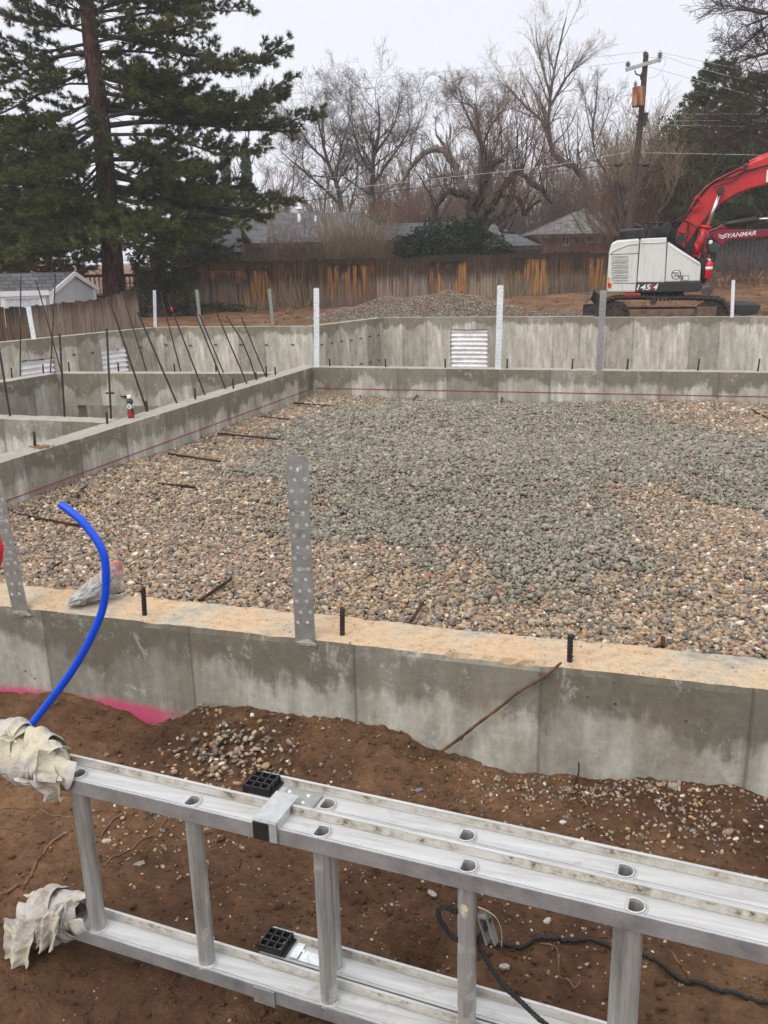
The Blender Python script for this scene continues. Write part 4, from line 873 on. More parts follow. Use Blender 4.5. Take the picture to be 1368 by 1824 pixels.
topm = t.math('MULTIPLY', t.rng(sx.outputs[2], .085, .115), t.rng(t.noise(v, 25, 3), .42, .52)); c = t.mix(topm, c, (.50, .16, .12)); t.bump(n, .9, .006); t.b.inputs['Transmission Weight'].default_value = .15; mfb = t.fin(c, .3)
o = b.build('wrapped_bundle', mfb); tag(o, 'crumpled bundle wrapped in clear plastic lying on the near wall behind the blue tube', 'plastic bundle')
# black plastic scraps at the left wall foot
def scrap(pts, r, label):
    b = MB()
    for i, (px, py) in enumerate(pts):
        c = onz(px, py, -.31); ax = np.array([(math.cos(i*1.3), math.sin(i*1.3), .3), (-math.sin(i*1.3), math.cos(i*1.3), .2), (0, .2, 1)]); ax = np.array([a/np.linalg.norm(a) for a in ax])
        b.box(c+np.array((0, 0, .01)), (r*2, r*.9, r*.35), ax, bev=.002)
    o = b.build('plastic_scrap', M['blackplastic']); tag(o, label, 'plastic scrap')
scrap([(151, 869), (146, 876), (139, 882), (132, 888), (141, 890), (147, 872)], .022, 'torn black plastic scrap at the foot of the left wall above the blue tube')
scrap([(60, 911), (66, 915)], .02, 'small black scrap at the left wall foot beside a rusty dowel')

# ================================================================== tubes
PIPE = [(-8, 1352, -8.40), (20, 1328, -8.38), (45, 1302, -8.36), (80, 1260, -8.34), (125, 1200, -8.33), (160, 1140, -8.32), (184, 1080, -8.31), (189, 1020, -8.31), (180, 975, -8.31), (152, 935, -8.31), (130, 914, -8.31), (108, 898, -8.31)]
cp3 = [ony(a, b_, y) for a, b_, y in PIPE]
def spline(P, m=8):
    P = [np.array(p) for p in P]; out = []
    for i in range(len(P)-1):
        a = P[max(i-1, 0)]; b_, c_ = P[i], P[i+1]; d = P[min(i+2, len(P)-1)]
        for k in range(m):
            t_ = k/m; out.append(.5*((2*b_)+(-a+c_)*t_+(2*a-5*b_+4*c_-d)*t_*t_+(-a+3*b_-3*c_+d)*t_**3))
    out.append(P[-1]); return out
sp3 = spline(cp3); b = MB(); b.tube(sp3, .0117, 20, cap=False); i1 = [p_ for p_ in sp3]
b.tube(i1[-10:], .0090, 16, cap=False)
e_, d0 = sp3[-1], sp3[-1]-sp3[-2]; d0 /= np.linalg.norm(d0); ax1 = np.cross(d0, (0, 0, 1.)); ax1 /= np.linalg.norm(ax1); ax2 = np.cross(d0, ax1)
ring = [[e_+r*(ax1*math.cos(2*math.pi*k/20)+ax2*math.sin(2*math.pi*k/20)) for k in range(20)] for r in (.0117, .0088)]
b.add(ring[0]+ring[1], [(k, (k+1) % 20, 20+(k+1) % 20, 20+k) for k in range(20)])
o = b.build('water_tube', M['blue']); tag(o, 'bright blue plastic tube curving up in front of the near wall', 'tube')
b = MB(); b.tube(spline([ony(a, b_, -8.0) for a, b_ in [(-70, 1100), (-40, 1060), (-10, 1018), (-1, 990), (-3, 965), (-24, 925), (-60, 900)]]), .0125, 16); o = b.build('water_tube', M['redtube']); tag(o, 'red plastic tube just showing at the left edge', 'tube')

# leaning stick, twigs and roots
sk = [ony(1000, 1180, FY-.012), ony(968, 1206, FY-.016), ony(925, 1232, FY-.02), ony(893, 1258, FY-.03), ony(850, 1290, FY-.035), ony(815, 1318, FY-.04), ony(787, 1338, FY-.05)]
b = MB(); b.tube(spline(sk, 6), [.0035+.0015*math.sin(i*.9)**2+.001*(i/36) for i in range(37)], 8); b.tube([sk[4], sk[4]+np.array((-.035, -.012, -.028)), sk[4]+np.array((-.05, -.015, -.06))], [.003, .0025, .0015], 6)
o = b.build('stick', M['stick']); tag(o, 'wet brown stick leaning diagonally against the near concrete wall', 'stick')
p = onz(1022, 1398, -.37); p[2] = ground_z(p[0], p[1])-.01; rod('twig', (p, p+np.array((.012, .03, .05)), online(1031, 1359, p, FH)), .0028, M['rebar'], 'thin dark stake stuck in the soil by the near wall', 'twig', n=6)
def groundpath(pts, lift=.004, z=-.39, m=6):
    P_ = spline([onz(a, b_, z) for a, b_ in pts], m); return [np.array((q[0], q[1], ground_z(q[0], q[1])+lift)) for q in P_]
for pts, r, lb in [([(-5, 1442), (35, 1440), (60, 1437), (90, 1446), (125, 1449), (180, 1447)], .0026, 'thin root crossing the soil under the upper rag'), ([(120, 1478), (98, 1490), (78, 1512), (62, 1545), (45, 1580), (20, 1600), (-8, 1592)], .0042, 'thick dark root winding down the soil at the left edge'),
        ([(300, 1466), (268, 1486), (235, 1505), (200, 1528), (186, 1548)], .0028, 'curved root between the first and second rungs'), ([(222, 1450), (196, 1472), (160, 1502)], .0032, 'short straight root just right of the first rung'),
        ([(962, 1681), (990, 1686), (995, 1712), (996, 1728), (1012, 1746), (1024, 1756), (1034, 1747)], .0022, 'thin bent root beside the black rope'), ([(1195, 1702), (1213, 1725), (1230, 1745)], .0024, 'small root under the rope at right'), ([(640, 1730), (660, 1738), (680, 1735)], .002, 'fine root by the hollow in the soil'), ([(-5, 1475), (30, 1478), (70, 1472)], .0018, 'faint thin root at the left edge of the soil'),
        ([(262, 1280), (278, 1285), (290, 1290)], .003, 'root end at the foot of the pink-painted wall')]:
    b = MB(); b.tube(groundpath(pts, r*.6), r, 6); o = b.build('root', M['root']); tag(o, lb, 'root')

# ================================================================== extension ladder lying on its edge
A0 = np.array((2.970, -8.902, .119)); D = np.array((.9968, -.0797, 0.)); T_ = np.array((-.0797, -.9968, 0.)); Zv = np.array((0, 0, 1.))
def LP(s, t_, z): return A0+D*s+T_*t_+Zv*z
lad = thing('extension_ladder', LP(1.6, -.04, -.45), 'aluminium extension ladder lying on its side in front, rags tied to its ends', 'ladder')
def dshape(a): 
    c_ = math.cos(a); return .0165 if c_ > -.5 else min(.0165, .0098/(-c_))
def rail(s0, s1, holes, tc, z, mname, hole_open=True):
    b = MB(); w0, w1 = tc-.041, tc+.0225; ss = [s0]
    O = LP(0, 0, z)
    def quad(x0, x1, y0, y1): b.add([O+D*x0+T_*y0, O+D*x1+T_*y0, O+D*x1+T_*y1, O+D*x0+T_*y1], [(0, 3, 2, 1)], 0); b.add([O+D*x0+T_*y0-Zv*.003, O+D*x1+T_*y0-Zv*.003, O+D*x1+T_*y1-Zv*.003, O+D*x0+T_*y1-Zv*.003], [(0, 1, 2, 3)], 0)
    h = .024; cur = s0
    for hs2 in holes:
        quad(cur, hs2-h, w0, w1); cur = hs2+h
        quad(hs2-h, hs2+h, w0, tc-h+.001)
        holed_cell(b, O, D, T_, Zv, hs2-h, hs2+h, tc-h+.001, w1, hs2, tc, dshape if hole_open else (lambda a: .0165), .003)
    quad(cur, s1, w0, w1)
    def bar(t0, t1, z0, z1, mi): b.prism([LP(s0, t0, z+z0), LP(s0, t1, z+z0), LP(s0, t1, z+z1), LP(s0, t0, z+z1)], D*(s1-s0), mi)
    bar(w1, w1+.003, -.031, .0035, 1)                                # front flange
    bar(w1-.0045, w1-.0002, .0003, .0016, 0)
    bar(w1-.0085, w1-.0075, .0003, .0009, 1)
    bar(w0-.003, w0, -.031, .0145, 2)                                # rear flange standing above the web
    bar(w0-.0035, w0+.003, .0145, .0168, 0)
    bar(w0+.0035, w0+.0052, .0003, .0011, 2); bar(w0+.008, w0+.009, .0003, .0009, 1)
    bar(w0-.006, w0-.0032, .006, .009, 1)
    return b.build('rail', [M['alu'], M['alu_dull'], M['alu_dirty']], lad)
def ringD(s, tc, z):
    b = MB()
    for rr, zz, tr in ((1.13, .0022, .0021), (1.38, .0010, .0016)):
        pts = [LP(s+dshape(q)*rr*math.cos(q), tc+dshape(q)*rr*math.sin(q), z+zz) for q in np.linspace(0, 2*math.pi, 33)]; b.tube(pts, tr, 6, cap=False)
    return b
def rung(s, tc):
    b = MB(); n = 48; vs = []; top_, bot = -.0035, -.4145
    rf = lambda q: (.0190 if math.cos(q) > -.5 else min(.0190, .0125/(-math.cos(q))))+.0004*math.sin(q*14)
    for z in (top_, bot):
        for k in range(n): q = 2*math.pi*k/n; vs.append(LP(s+rf(q)*math.cos(q), tc+rf(q)*math.sin(q), z))
    b.add(vs, [(k, (k+1) % n, n+(k+1) % n, n+k) for k in range(n)], 0, True)
    vs = []
    for z in (.001, -.40):
        for k in range(n): q = 2*math.pi*k/n; r = dshape(q)*.995; vs.append(LP(s+r*math.cos(q), tc+r*math.sin(q), z))
    b.add(vs, [(k, n+k, n+(k+1) % n, (k+1) % n) for k in range(n)]+[tuple(n+k for k in range(n))], 0, True)
    o = b.build('rung', [M['rung']], lad)
    ringD(s, tc, 0).build('socket_ring', M['alu'], o)
    b = MB()
    for rr, zz, tr in ((1.2, .0012, .0026), (1.42, .0006, .0018)):
        pts = [LP(s+dshape(q)*rr*math.cos(q)*1.05, tc+dshape(q)*rr*math.sin(q)*1.05, -.415+zz) for q in np.linspace(0, 2*math.pi, 33)]; b.tube(pts, tr, 6, cap=False)
    b.build('socket_ring', M['alu'], o)
NS = [.305*k for k in range(9)]; FS = [.582-.305*0+.305*k for k in range(8)]
SEND, TF = 2.75, -.0865
rail(-.055, SEND, NS, 0, 0, 'a'); rail(-.075, SEND, [], 0, -.415, 'b')
rail(.405, SEND+.35, FS, TF, 0, 'c'); rail(.405, SEND+.35, [], TF, -.415, 'd')
for s in NS: rung(s, 0)
for s in FS: rung(s, TF)
# guide bracket wrapping both rails
AX = np.array([D, T_, Zv])
b = MB(); b.box(LP(.500, -.020, .0195), (.054, .100, .0035), AX, bev=.001); b.box(LP(.500, .0315, -.0035), (.054, .0035, .045), AX, bev=.001); b.box(LP(.5265, -.0, .006), (.002, .055, .026), AX)
gb = b.build('guide_bracket', M['galv_mid'], lad)
b = MB(); b.box(LP(.492, .0340, -.004), (.036, .002, .040), AX); b.build('black_pad', M['blackplastic'], gb)
b = MB(); b.box(LP(.520, TF+.002, .004), (.085, .052, .003), AX, bev=.001); pl = b.build('end_plate', M['galv'], lad)
for s, t2 in [(.500, -.010), (.500, .016), (.545, -.010), (.545, .016)]:
    b = MB(); lathe(b, LP(s-.01, TF+t2, .0055), [(0, .003), (.003, .0024), (.0042, 0)], 12); b.build('rivet', M['galv_bright'], pl)
def endcap(z, s0=.392):
    b = MB(); w0, w1 = TF-.040, TF+.020
    b.box(LP(s0+.033, (TF-.010), z+.0015), (.07, .058, .003), AX)
    for k in range(4): b.box(LP(s0+.002+k*.0185, TF-.010, z+.010), (.003, .058, .018), AX)
    for k in range(4): b.box(LP(s0+.030, TF-.037+k*.0185, z+.0102), (.062, .003, .0176), AX)
    for s2, t2 in ((s0+.050, TF-.018), (s0+.050, TF+.004)): lathe(b, LP(s2, t2, z+.004), [(0, .004), (.0035, .003), (.005, 0)], 12, mi=1)
    b.build('end_cap', [M['blackplastic'], M['galv_bright']], lad)
endcap(.001); endcap(-.414, .40)
b = MB(); b.box(LP(.487, TF-.008, -.411), (.018, .045, .003), AX); b.box(LP(.53, TF-.0, -.4125), (.06, .03, .002), AX)
for s, t2 in ((.515, .002), (.522, .012), (.500, -.012)): lathe(b, LP(s, TF+t2, -.411), [(0, .003), (.004, .002), (.005, 0)], 10)
b.build('end_plate', M['galv_bright'], lad)
b = MB(); b.box(LP(.468, .029, -.431), (.052, .004, .040), AX, bev=.001); b.box(LP(.468, .012, -.450), (.052, .035, .003), AX, bev=.001); b.build('lower_guide', M['galv'], lad)
# rung hook hanging beside the fourth rung + tape
hk = LP(.955, -.01, -.12)
b = MB(); axk = np.array([(.93, -.2, .30), (.2, .97, 0), (-.30, .06, .95)]); axk = np.array([a/np.linalg.norm(a) for a in axk])
b.box(hk+np.array((-.008, 0, -.020)), (.003, .018, .058), axk); b.box(hk+np.array((.008, 0, -.017)), (.003, .018, .058), axk); b.box(hk+np.array((.0, .008, -.018)), (.016, .002, .054), axk); b.box(hk+np.array((-.009, 0, .014)), (.020, .018, .010), axk, bev=.002)
b.build('rope_hook', M['galv'], lad)
b = MB(); 
for s2, z2, w2, h2 in ((.918, -.085, .018, .034),):
    vs = []
    for k in range(9):
        q = 1.15+k*.1; rr_ = .0199; vs.append((q, rr_))
    P_ = [LP(.915+r*math.cos(q), r*math.sin(q), z2+h2/2*(1-.5*((k-4)/4)**2)) for k, (q, r) in enumerate(vs)]+[LP(.915+r*math.cos(q), r*math.sin(q), z2-h2/2*(1-.7*((k-4)/4)**2)) for k, (q, r) in enumerate(vs)]
    b.add(P_, [(k, k+1, 9+k+1, 9+k) for k in range(8)])
b.build('paint_patch', M['cloth'], lad)
b = MB(); tp = spline([LP(.938, .0, -.085), LP(.955, -.002, -.090), LP(.975, .0, -.100), LP(.985, .003, -.125), LP(.986, .006, -.155)], 6); wv = [.011*(1-i/len(tp)*.85) for i in range(len(tp))]
vs = [p_+np.array((0, 0, w_/2))+T_*w_*.3 for p_, w_ in zip(tp, wv)]+[p_-np.array((0, 0, w_/2))-T_*w_*.3 for p_, w_ in zip(tp, wv)]; n = len(tp); b.add(vs, [(k, k+1, n+k+1, n+k) for k in range(n-1)], 0, True)
o = b.build('tape_strip', M['cloth']); tag(o, 'dirty white strip of torn tape hanging by the fourth rung', 'tape'); md = o.modifiers.new('s', 'SOLIDIFY'); md.thickness = .0008

# black rope
def rope(P_, name, label, r=.0050):
    b = MB(); P_ = [np.array(q) for q in P_]; L = 0; m = len(P_)
    for st in range(3):
        pts = []; acc = 0
        for i in range(m):
            t1 = P_[min(i+1, m-1)]-P_[max(i-1, 0)]; t1 /= np.linalg.norm(t1)+1e-9; a = np.cross(t1, (0, 0, 1.)); a /= np.linalg.norm(a)+1e-9; c_ = np.cross(t1, a)
            if i: acc += np.linalg.norm(P_[i]-P_[i-1])
            q = acc*2*math.pi/.030+st*2*math.pi/3; pts.append(P_[i]+(a*math.cos(q)+c_*math.sin(q))*r*.45)
        b.tube(pts, r*.66, 6)
    o = b.build(name, M['rope']); return tag(o, label, 'rope')
gp = groundpath([(868, 1694), (890, 1691), (913, 1688), (946, 1679), (979, 1674), (1012, 1673), (1041, 1677), (1062, 1683), (1100, 1697), (1139, 1711), (1184, 1731), (1234, 1755), (1284, 1772), (1330, 1790), (1400, 1815)], .008, m=14)
up_ = [LP(.957, -.01, -.115), LP(.965, -.03, -.19), LP(.985, -.04, -.25)]
lp = [ony(a, b_, -8.93) for a, b_ in [(808, 1622), (793, 1616), (781, 1620), (783, 1636), (793, 1653), (806, 1669)]]
path1 = spline([LP(.957, -.01, -.115)]+[ony(a, b_, -8.965) for a, b_ in [(854, 1676), (863, 1704), (881, 1733), (902, 1761), (931, 1787)]]+[ony(a, b_, -9.0) for a, b_ in [(957, 1812), (985, 1835), (1020, 1865)]], 10)
rope(path1, 'rope', 'black twisted rope hanging from the ladder hook down to the right')
rope(gp, 'rope', 'black twisted rope snaking over the soil behind the ladder rungs')
rope(spline([ony(832, 1626, -8.93)]+lp+[ony(826, 1676, -8.93), ony(850, 1668, -8.93)], 10), 'rope', 'small loop of black rope sticking out left of the fourth rung')

# rags
def rag(c, ax, L, r0, seed, label, flaps):
    c = np.array(c, float); ax = np.array(ax, float); ax /= np.linalg.norm(ax); e1 = np.cross(ax, Zv); e1 /= np.linalg.norm(e1); e2 = np.cross(e1, ax)
    b = MB(); nu_, nv_ = 90, 130
    for i in range(nu_+1):
        u = i/nu_; env = np.interp(u, [0, .05, .18, .5, .8, .95, 1], [.36, .62, .86, 1.08, .95, .6, .08])
        for k in range(nv_):
            q = 2*math.pi*k/nv_; cq, sq = math.cos(q), math.sin(q)
            w1_ = noise.noise(Vector((u*2+seed, cq*1.4, sq*1.4))); tw = q+1.2*u+w1_*1.2
            f1 = 1-2.2*abs(noise.noise(Vector((u*2.4+w1_*1.5, math.cos(tw)*1.9+seed, math.sin(tw)*1.9)))); f2 = 1-2.2*abs(noise.noise(Vector((u*6+seed+w1_*2, math.cos(tw)*3.6, math.sin(tw)*3.6)))); f3 = noise.noise(Vector((u*16, cq*14, sq*14+seed)))
            r = r0*env*(.80+.20*w1_+.10*f1+.04*f2+.008*f3); b.v.append(tuple(c+ax*((u-.5)*L+.012*w1_)+e1*cq*r*.92+e2*sq*r))
    for i in range(nu_):
        for k in range(nv_): b.f.append((i*nv_+k, i*nv_+(k+1) % nv_, (i+1)*nv_+(k+1) % nv_, (i+1)*nv_+k)); b.m.append(0); b.sm.append(True)
    rb = random.Random(int(seed*10))
    for kb in range(6):                                        # soft overlapping wraps
        uc = (.08+.80*kb/5-.5)*L; a0 = rb.uniform(0, 6.28); span = rb.uniform(3.6, 5.6); wv_ = rb.uniform(.026, .042); tl = rb.uniform(-1.3, 1.3); lay = .0035*kb % .009; mA, mB = 70, 16; k0 = len(b.v)
        env_ = float(np.interp((uc/L+.5), [0, .05, .18, .5, .8, .95, 1], [.45, .66, .88, 1.06, .95, .7, .35]))
        for i in range(mA+1):
            t__ = i/mA; q = a0+span*t__; taper = min(1, 6*t__, 6*(1-t__))**.5
            for j in range(mB+1):
                vj = 2*j/mB-1; fold = .0042*math.cos(vj*math.pi*2.2+1.5*noise.noise(Vector((q*.8, kb, seed))))+.003*noise.noise(Vector((q*2.2, vj*1.5, kb)))
                r = r0*env_*(.90+.16*noise.noise(Vector((math.cos(q)*1.2, math.sin(q)*1.2, kb*.7+seed))))+lay+.011*(1-vj*vj)*taper+fold-(.010*(1-taper))
                s_ = uc+vj*wv_*(1.15+.3*math.sin(q+kb))+tl*.03*math.sin(q+a0); b.v.append(tuple(c+ax*s_+e1*math.cos(q)*r*.95+e2*math.sin(q)*r))
        for i in range(mA):
            for j in range(mB): a = k0+i*(mB+1)+j; b.f.append((a, a+1, a+mB+2, a+mB+1)); b.m.append(0); b.sm.append(True)
    for (P0, P1, P2, P3, nf, sd) in flaps:                     # ruffled sheets hanging off the knot
        P0, P1, P2, P3 = map(lambda p_: np.array(p_, float), (P0, P1, P2, P3)); m = 30; k0 = len(b.v)
        nrm = np.cross(P1-P0, P3-P0); nrm /= np.linalg.norm(nrm)
        for side_ in (0, 1):
            for i in range(m+1):
                for j in range(m+1):
                    u, v_ = i/m, j/m; q = (P0*(1-u)+P1*u)*(1-v_)+(P3*(1-u)+P2*u)*v_
                    q = q+nrm*(.011*math.sin(u*nf*math.pi+2*noise.noise(Vector((u*3, v_*2, sd))))*(.35+v_)+.006*noise.noise(Vector((u*7, v_*5, sd)))+side_*.0015)
                    q = q+(P1-P0)*.05*noise.noise(Vector((v_*6, sd, u))); b.v.append(tuple(q))
            for i in range(m):
                for j in range(m): a = k0+side_*(m+1)**2+i*(m+1)+j; b.f.append((a, a+1, a+m+2, a+m+1)); b.m.append(0); b.sm.append(True)
    o = b.build('rag', M['cloth']); tag(o, label, 'rag', 'stained rags tied round the ladder ends'); md = o.modifiers.new('smooth', 'SMOOTH'); md.iterations = 7; md.factor = .5; return o
rp = lambda px, py, y: ony(px, py, y)
rag(LP(-.128, -.004, .016), -D+np.array((0, 0, .12)), .175, .060, 1.3, 'stained white rag bunched over the upper left ladder end',
    [(rp(22, 1385, -8.97), rp(108, 1392, -8.95), rp(108, 1436, -8.94), rp(70, 1412, -8.96), 3, 2.0), (rp(70, 1335, -8.95), rp(118, 1340, -8.86), rp(112, 1392, -8.95), rp(64, 1395, -8.97), 3, 5.0),
     (rp(10, 1318, -8.93), rp(30, 1322, -8.93), rp(8, 1302, -8.93), rp(-2, 1310, -8.93), 2, 7.0)])
rag(LP(-.130, .0, -.412), -D+np.array((0, -.05, -.30)), .170, .058, 6.1, 'stained cream rag drooping off the lower left ladder end',
    [(rp(2, 1635, -8.96), rp(66, 1640, -8.97), rp(44, 1730, -8.985), rp(6, 1712, -8.98), 3, 3.0), (rp(62, 1640, -8.97), rp(110, 1620, -8.96), rp(98, 1690, -8.965), rp(60, 1694, -8.975), 4, 9.0), (rp(96, 1612, -8.93), rp(136, 1600, -8.90), rp(120, 1650, -8.92), rp(98, 1668, -8.95), 3, 1.0)])

# ================================================================== fences, shed, houses
def gz_at(P_): return ground_z(float(P_[0]), float(P_[1]))
fb = at(400, 550, 34)
fen = thing('plank_fence', (fb[0], fb[1], gz_at(fb)), 'long weathered plank fence with orange sheltered patches across the back of the plot', 'fence')
FP = [(236, 372, 489, 470, 31.5, 33.6, 'd', 0), (372, 478, 468, 466, 33.7, 34.3, 'o', 14), (478, 580, 465, 463, 34.4, 35.2, 'd', 0), (580, 669, 463, 461, 35.5, 36.1, 'o', 9), (669, 762, 461, 457, 36.0, 37.0, 'g', 0),
      (762, 832, 456, 453, 37.3, 38.0, 'o', 11), (832, 912, 453, 452, 38.0, 38.7, 'g', 0), (912, 977, 454, 452, 39.2, 40.0, 'o', 5), (977, 1047, 449, 448, 40.0, 41.2, 'd', 0), (1047, 1120, 452, 450, 41.5, 43.0, 'o', 5)]
rf_ = random.Random(5)
def planks(b, pxa, pxb, ya, yb, da, db, zlow, wpl=.145, gap=.012, jz=.05, lean=0.0, th=.02):
    A_, B2 = at(pxa, ya, da), at(pxb, yb, db); L = np.linalg.norm((B2-A_)[:2]); d = (B2-A_)[:2]/L; n = int(L/wpl)
    for k in range(n):
        u = (k+.5)/n*L; c = A_[:2]+d*u; zt = A_[2]+(B2[2]-A_[2])*u/L+rf_.uniform(-jz, jz); zb_ = zlow if zlow is not None else ground_z(c[0], c[1])-.08
        ax = np.array([(d[0], d[1], lean+rf_.uniform(-.012, .012)), (-d[1], d[0], 0), (-lean*d[0], -lean*d[1], 1)]); ax = np.array([a/np.linalg.norm(a) for a in ax])
        b.box((c[0]+d[1]*rf_.uniform(-.01, .01), c[1]-d[0]*rf_.uniform(-.01, .01), (zt+zb_)/2), (wpl-gap-rf_.uniform(0, .01), th, zt-zb_), ax)
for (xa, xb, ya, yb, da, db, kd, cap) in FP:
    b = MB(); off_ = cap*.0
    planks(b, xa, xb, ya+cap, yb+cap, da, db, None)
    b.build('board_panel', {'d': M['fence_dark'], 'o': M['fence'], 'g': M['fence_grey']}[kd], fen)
    if cap:
        a_, c_ = at(xa, ya+cap*.5, da-.06), at(xb, yb+cap*.5, db-.06); b = MB(); dd = c_-a_; L = np.linalg.norm(dd); ax = np.array([dd/L, np.cross((0, 0, 1), dd/L), (0, 0, 1)])
        b.box((a_+c_)/2, (L, .04, cap*.5*da/FPX*2+.02), ax); b.build('cap_board', M['fence_dark'], fen)
    a_ = at(xb, yb, db); b = MB(); b.box((a_[0], a_[1], (a_[2]+gz_at(a_)-.1)/2), (.10, .10, a_[2]-gz_at(a_)+.12)); b.build('post', M['fence_dark'], fen)
for (pts, lb, nm) in [([(-70, 50, 553, 546, 18.6, 20.4), ], 'short dark stretch of plank fence at the far left edge', 'plank_fence'), ([(54, 175, 545, 533, 20.4, 23.2), (175, 243, 533, 512, 23.2, 26.0)], 'grey plank fence running back from the gap toward the pine', 'plank_fence')]:
    p0 = at(pts[0][0], pts[0][2], pts[0][4]); tf = thing(nm, (p0[0], p0[1], -.6), lb, 'fence')
    for q in pts: b = MB(); planks(b, *q, -.7, lean=-.02, jz=.025); b.build('board_panel', M['fence_dark'] if q[0] < 0 else M['fence_grey'], tf)
    q = pts[0]; a_, c_ = at(q[0], q[2]+40, q[4]+.15), at(q[1], q[3]+40, q[5]+.15); b = MB(); b.tube([a_, c_], .05, 4); b.build('rail', M['fence_dark'], tf)

def uvquad(b, p, mi=0, s=1.0):
    p = [np.array(q, float) for q in p]
    if b.uv is None: b.uv = []
    e = p[1]-p[0]; e = e/np.linalg.norm(e); nn_ = np.cross(e, p[-1]-p[0]); nn_ /= np.linalg.norm(nn_)+1e-9; f_ = np.cross(nn_, e)
    b.add(p, [tuple(range(len(p)))], mi); b.uv += [(float((q-p[0])@e)*s, float((q-p[0])@f_)*s) for q in p]
def house(label, e0, e1, r0, r1, d0, w, wall_m, roof_m, wx0=None, wx1=None, inset=.5, wins=(), d1=None, trim=None, chimney=None, vents=()):
    d1 = d0 if d1 is None else d1
    E0, E1 = at(*e0, d0), at(*e1, d1); E1[2] = E0[2]; R0, R1 = at(*r0, d0+w), at(*r1, d1+w); R1[2] = R0[2]
    bk = np.cross(E1-E0, (0, 0, 1.)); bk /= np.linalg.norm(bk); bk = -bk if bk@FH < 0 else bk
    w_ = float((R0-E0)@bk); E0b, E1b = E0+bk*2*w_, E1+bk*2*w_; gzz = gz_at(E0)-.5
    h = thing('house', (E0[0], E0[1], gzz), label, 'house')
    b = MB(); b.uv = []; uvquad(b, (E0, E1, R1, R0)); uvquad(b, (E1b, E0b, R0, R1)); 
    hip0 = abs((R0-E0)@((E1-E0)/np.linalg.norm(E1-E0))) > 1.2; hip1 = abs((R1-E1)@((E1-E0)/np.linalg.norm(E1-E0))) > 1.2
    if hip0: uvquad(b, (E0b, E0, R0))
    if hip1: uvquad(b, (E1, E1b, R1))
    ro = b.build('roof', roof_m, h); md = ro.modifiers.new('s', 'SOLIDIFY'); md.thickness = .16; md.offset = -1
    ex = (E1-E0)/np.linalg.norm(E1-E0); a_, c_ = E0+ex*inset+bk*inset, E1-ex*inset+bk*inset; wd_ = bk*(2*w_-2*inset)
    if wx0 is not None: a_ = online(wx0, 440, a_, bk); 
    b = MB(); b.uv = []; zt = E0[2]-.05
    P4 = [a_, c_, c_+wd_, a_+wd_]
    for i in range(4):
        p, q = P4[i], P4[(i+1) % 4]; uvquad(b, ((p[0], p[1], gzz), (q[0], q[1], gzz), (q[0], q[1], zt), (p[0], p[1], zt)))
    if not hip0: m_ = (P4[0]+P4[3])/2; uvquad(b, ((P4[3][0], P4[3][1], zt), (P4[0][0], P4[0][1], zt), (m_[0], m_[1], R0[2]-.2)))
    if not hip1: m_ = (P4[1]+P4[2])/2; uvquad(b, ((P4[1][0], P4[1][1], zt), (P4[2][0], P4[2][1], zt), (m_[0], m_[1], R0[2]-.2)))
    b.build('wall', wall_m, h)
    b = MB(); b.box((E0+E1)/2-bk*.03-np.array((0, 0, .12)), (np.linalg.norm(E1-E0), .06, .2), np.array([ex, bk, (0, 0, 1)])); b.build('fascia', trim or M['darktrim'], h)
    for (x0, y0, x1, y1) in wins:
        p, q = online(x0, y1, a_-bk*.04, bk), online(x1, y0, a_-bk*.04, bk); c = (p+q)/2; W_, H_ = abs((q-p)@ex), abs(q[2]-p[2]); ax = np.array([ex, bk, (0, 0, 1)])
        b = MB(); 
        for sx_ in (-1, 0, 1): b.box(c+ex*sx_*W_/2, (.07, .07, H_+.07), ax)
        for sz_ in (-1, 1): b.box(c+np.array((0, 0, sz_*H_/2)), (W_, .065, .07), ax)
        wn_ = b.build('window', M['frame'], h); b = MB(); b.box(c+bk*.01, (W_, .03, H_), ax); b.build('pane', M['glass'], wn_)
    return h, E0, E1, R0, R1, ex, bk
hA = house('grey-shingled house behind the fence, roof vents near the ridge, seen beside the pine', (300, 437), (712, 440), (330, 384), (640, 392), 46, 4.6, M['tan_wall'], M['shingle'])
for (px, y0, y1, r, capr, lb) in [(533, 398, 374, .10, .20, 'vent_pipe'), (562, 410, 384, .045, .06, 'vent_pipe'), (547, 414, 402, .04, .04, 'vent_pipe')]:
    p, q = at(px, y0, 49.2), at(px, y1, 49.2); b = MB(); b.tube([p-np.array((0, 0, .6)), q], r, 12)
    if capr > .1: b.tube([q, q+np.array((0, 0, .07)), q+np.array((0, 0, .2))], [capr, capr, .04], 12); b.tube([q-np.array((0, 0, .12)), q-np.array((0, 0, .05))], .15, 12)
    b.build('vent_pipe', M['galv_bright'], hA[0])
house('low hip-roofed grey house half hidden by the dark evergreen bushes', (610, 445), (964, 446), (690, 398), (868, 401), 53, 5, M['tan_wall'], M['shingle'])
house('dark red brick house with a pale gable roof and two small windows', (946, 418), (1150, 411), (1037, 372), (1180, 364), 57, 5.2, M['brick'], M['shingle3'], wx0=968, wins=[(1001, 414, 1014, 437), (1043, 409, 1072, 431)], trim=M['fence_grey'])
house('orange-walled house glimpsed under the pine boughs', (272, 452), (430, 449), (300, 408), (430, 404), 41, 3.5, M['orange_wall'], M['shingle2'], inset=.6)
house('house with a pinkish red metal roof above the second excavator arm', (1286, 392), (1480, 398), (1312, 350), (1480, 344), 56, 4, M['tan_wall'], M['redroof'])
house('small far house with a rusty red roof behind the gnarled tree', (655, 384), (760, 386), (668, 368), (745, 369), 82, 4, M['orange_wall'], M['redroof'])
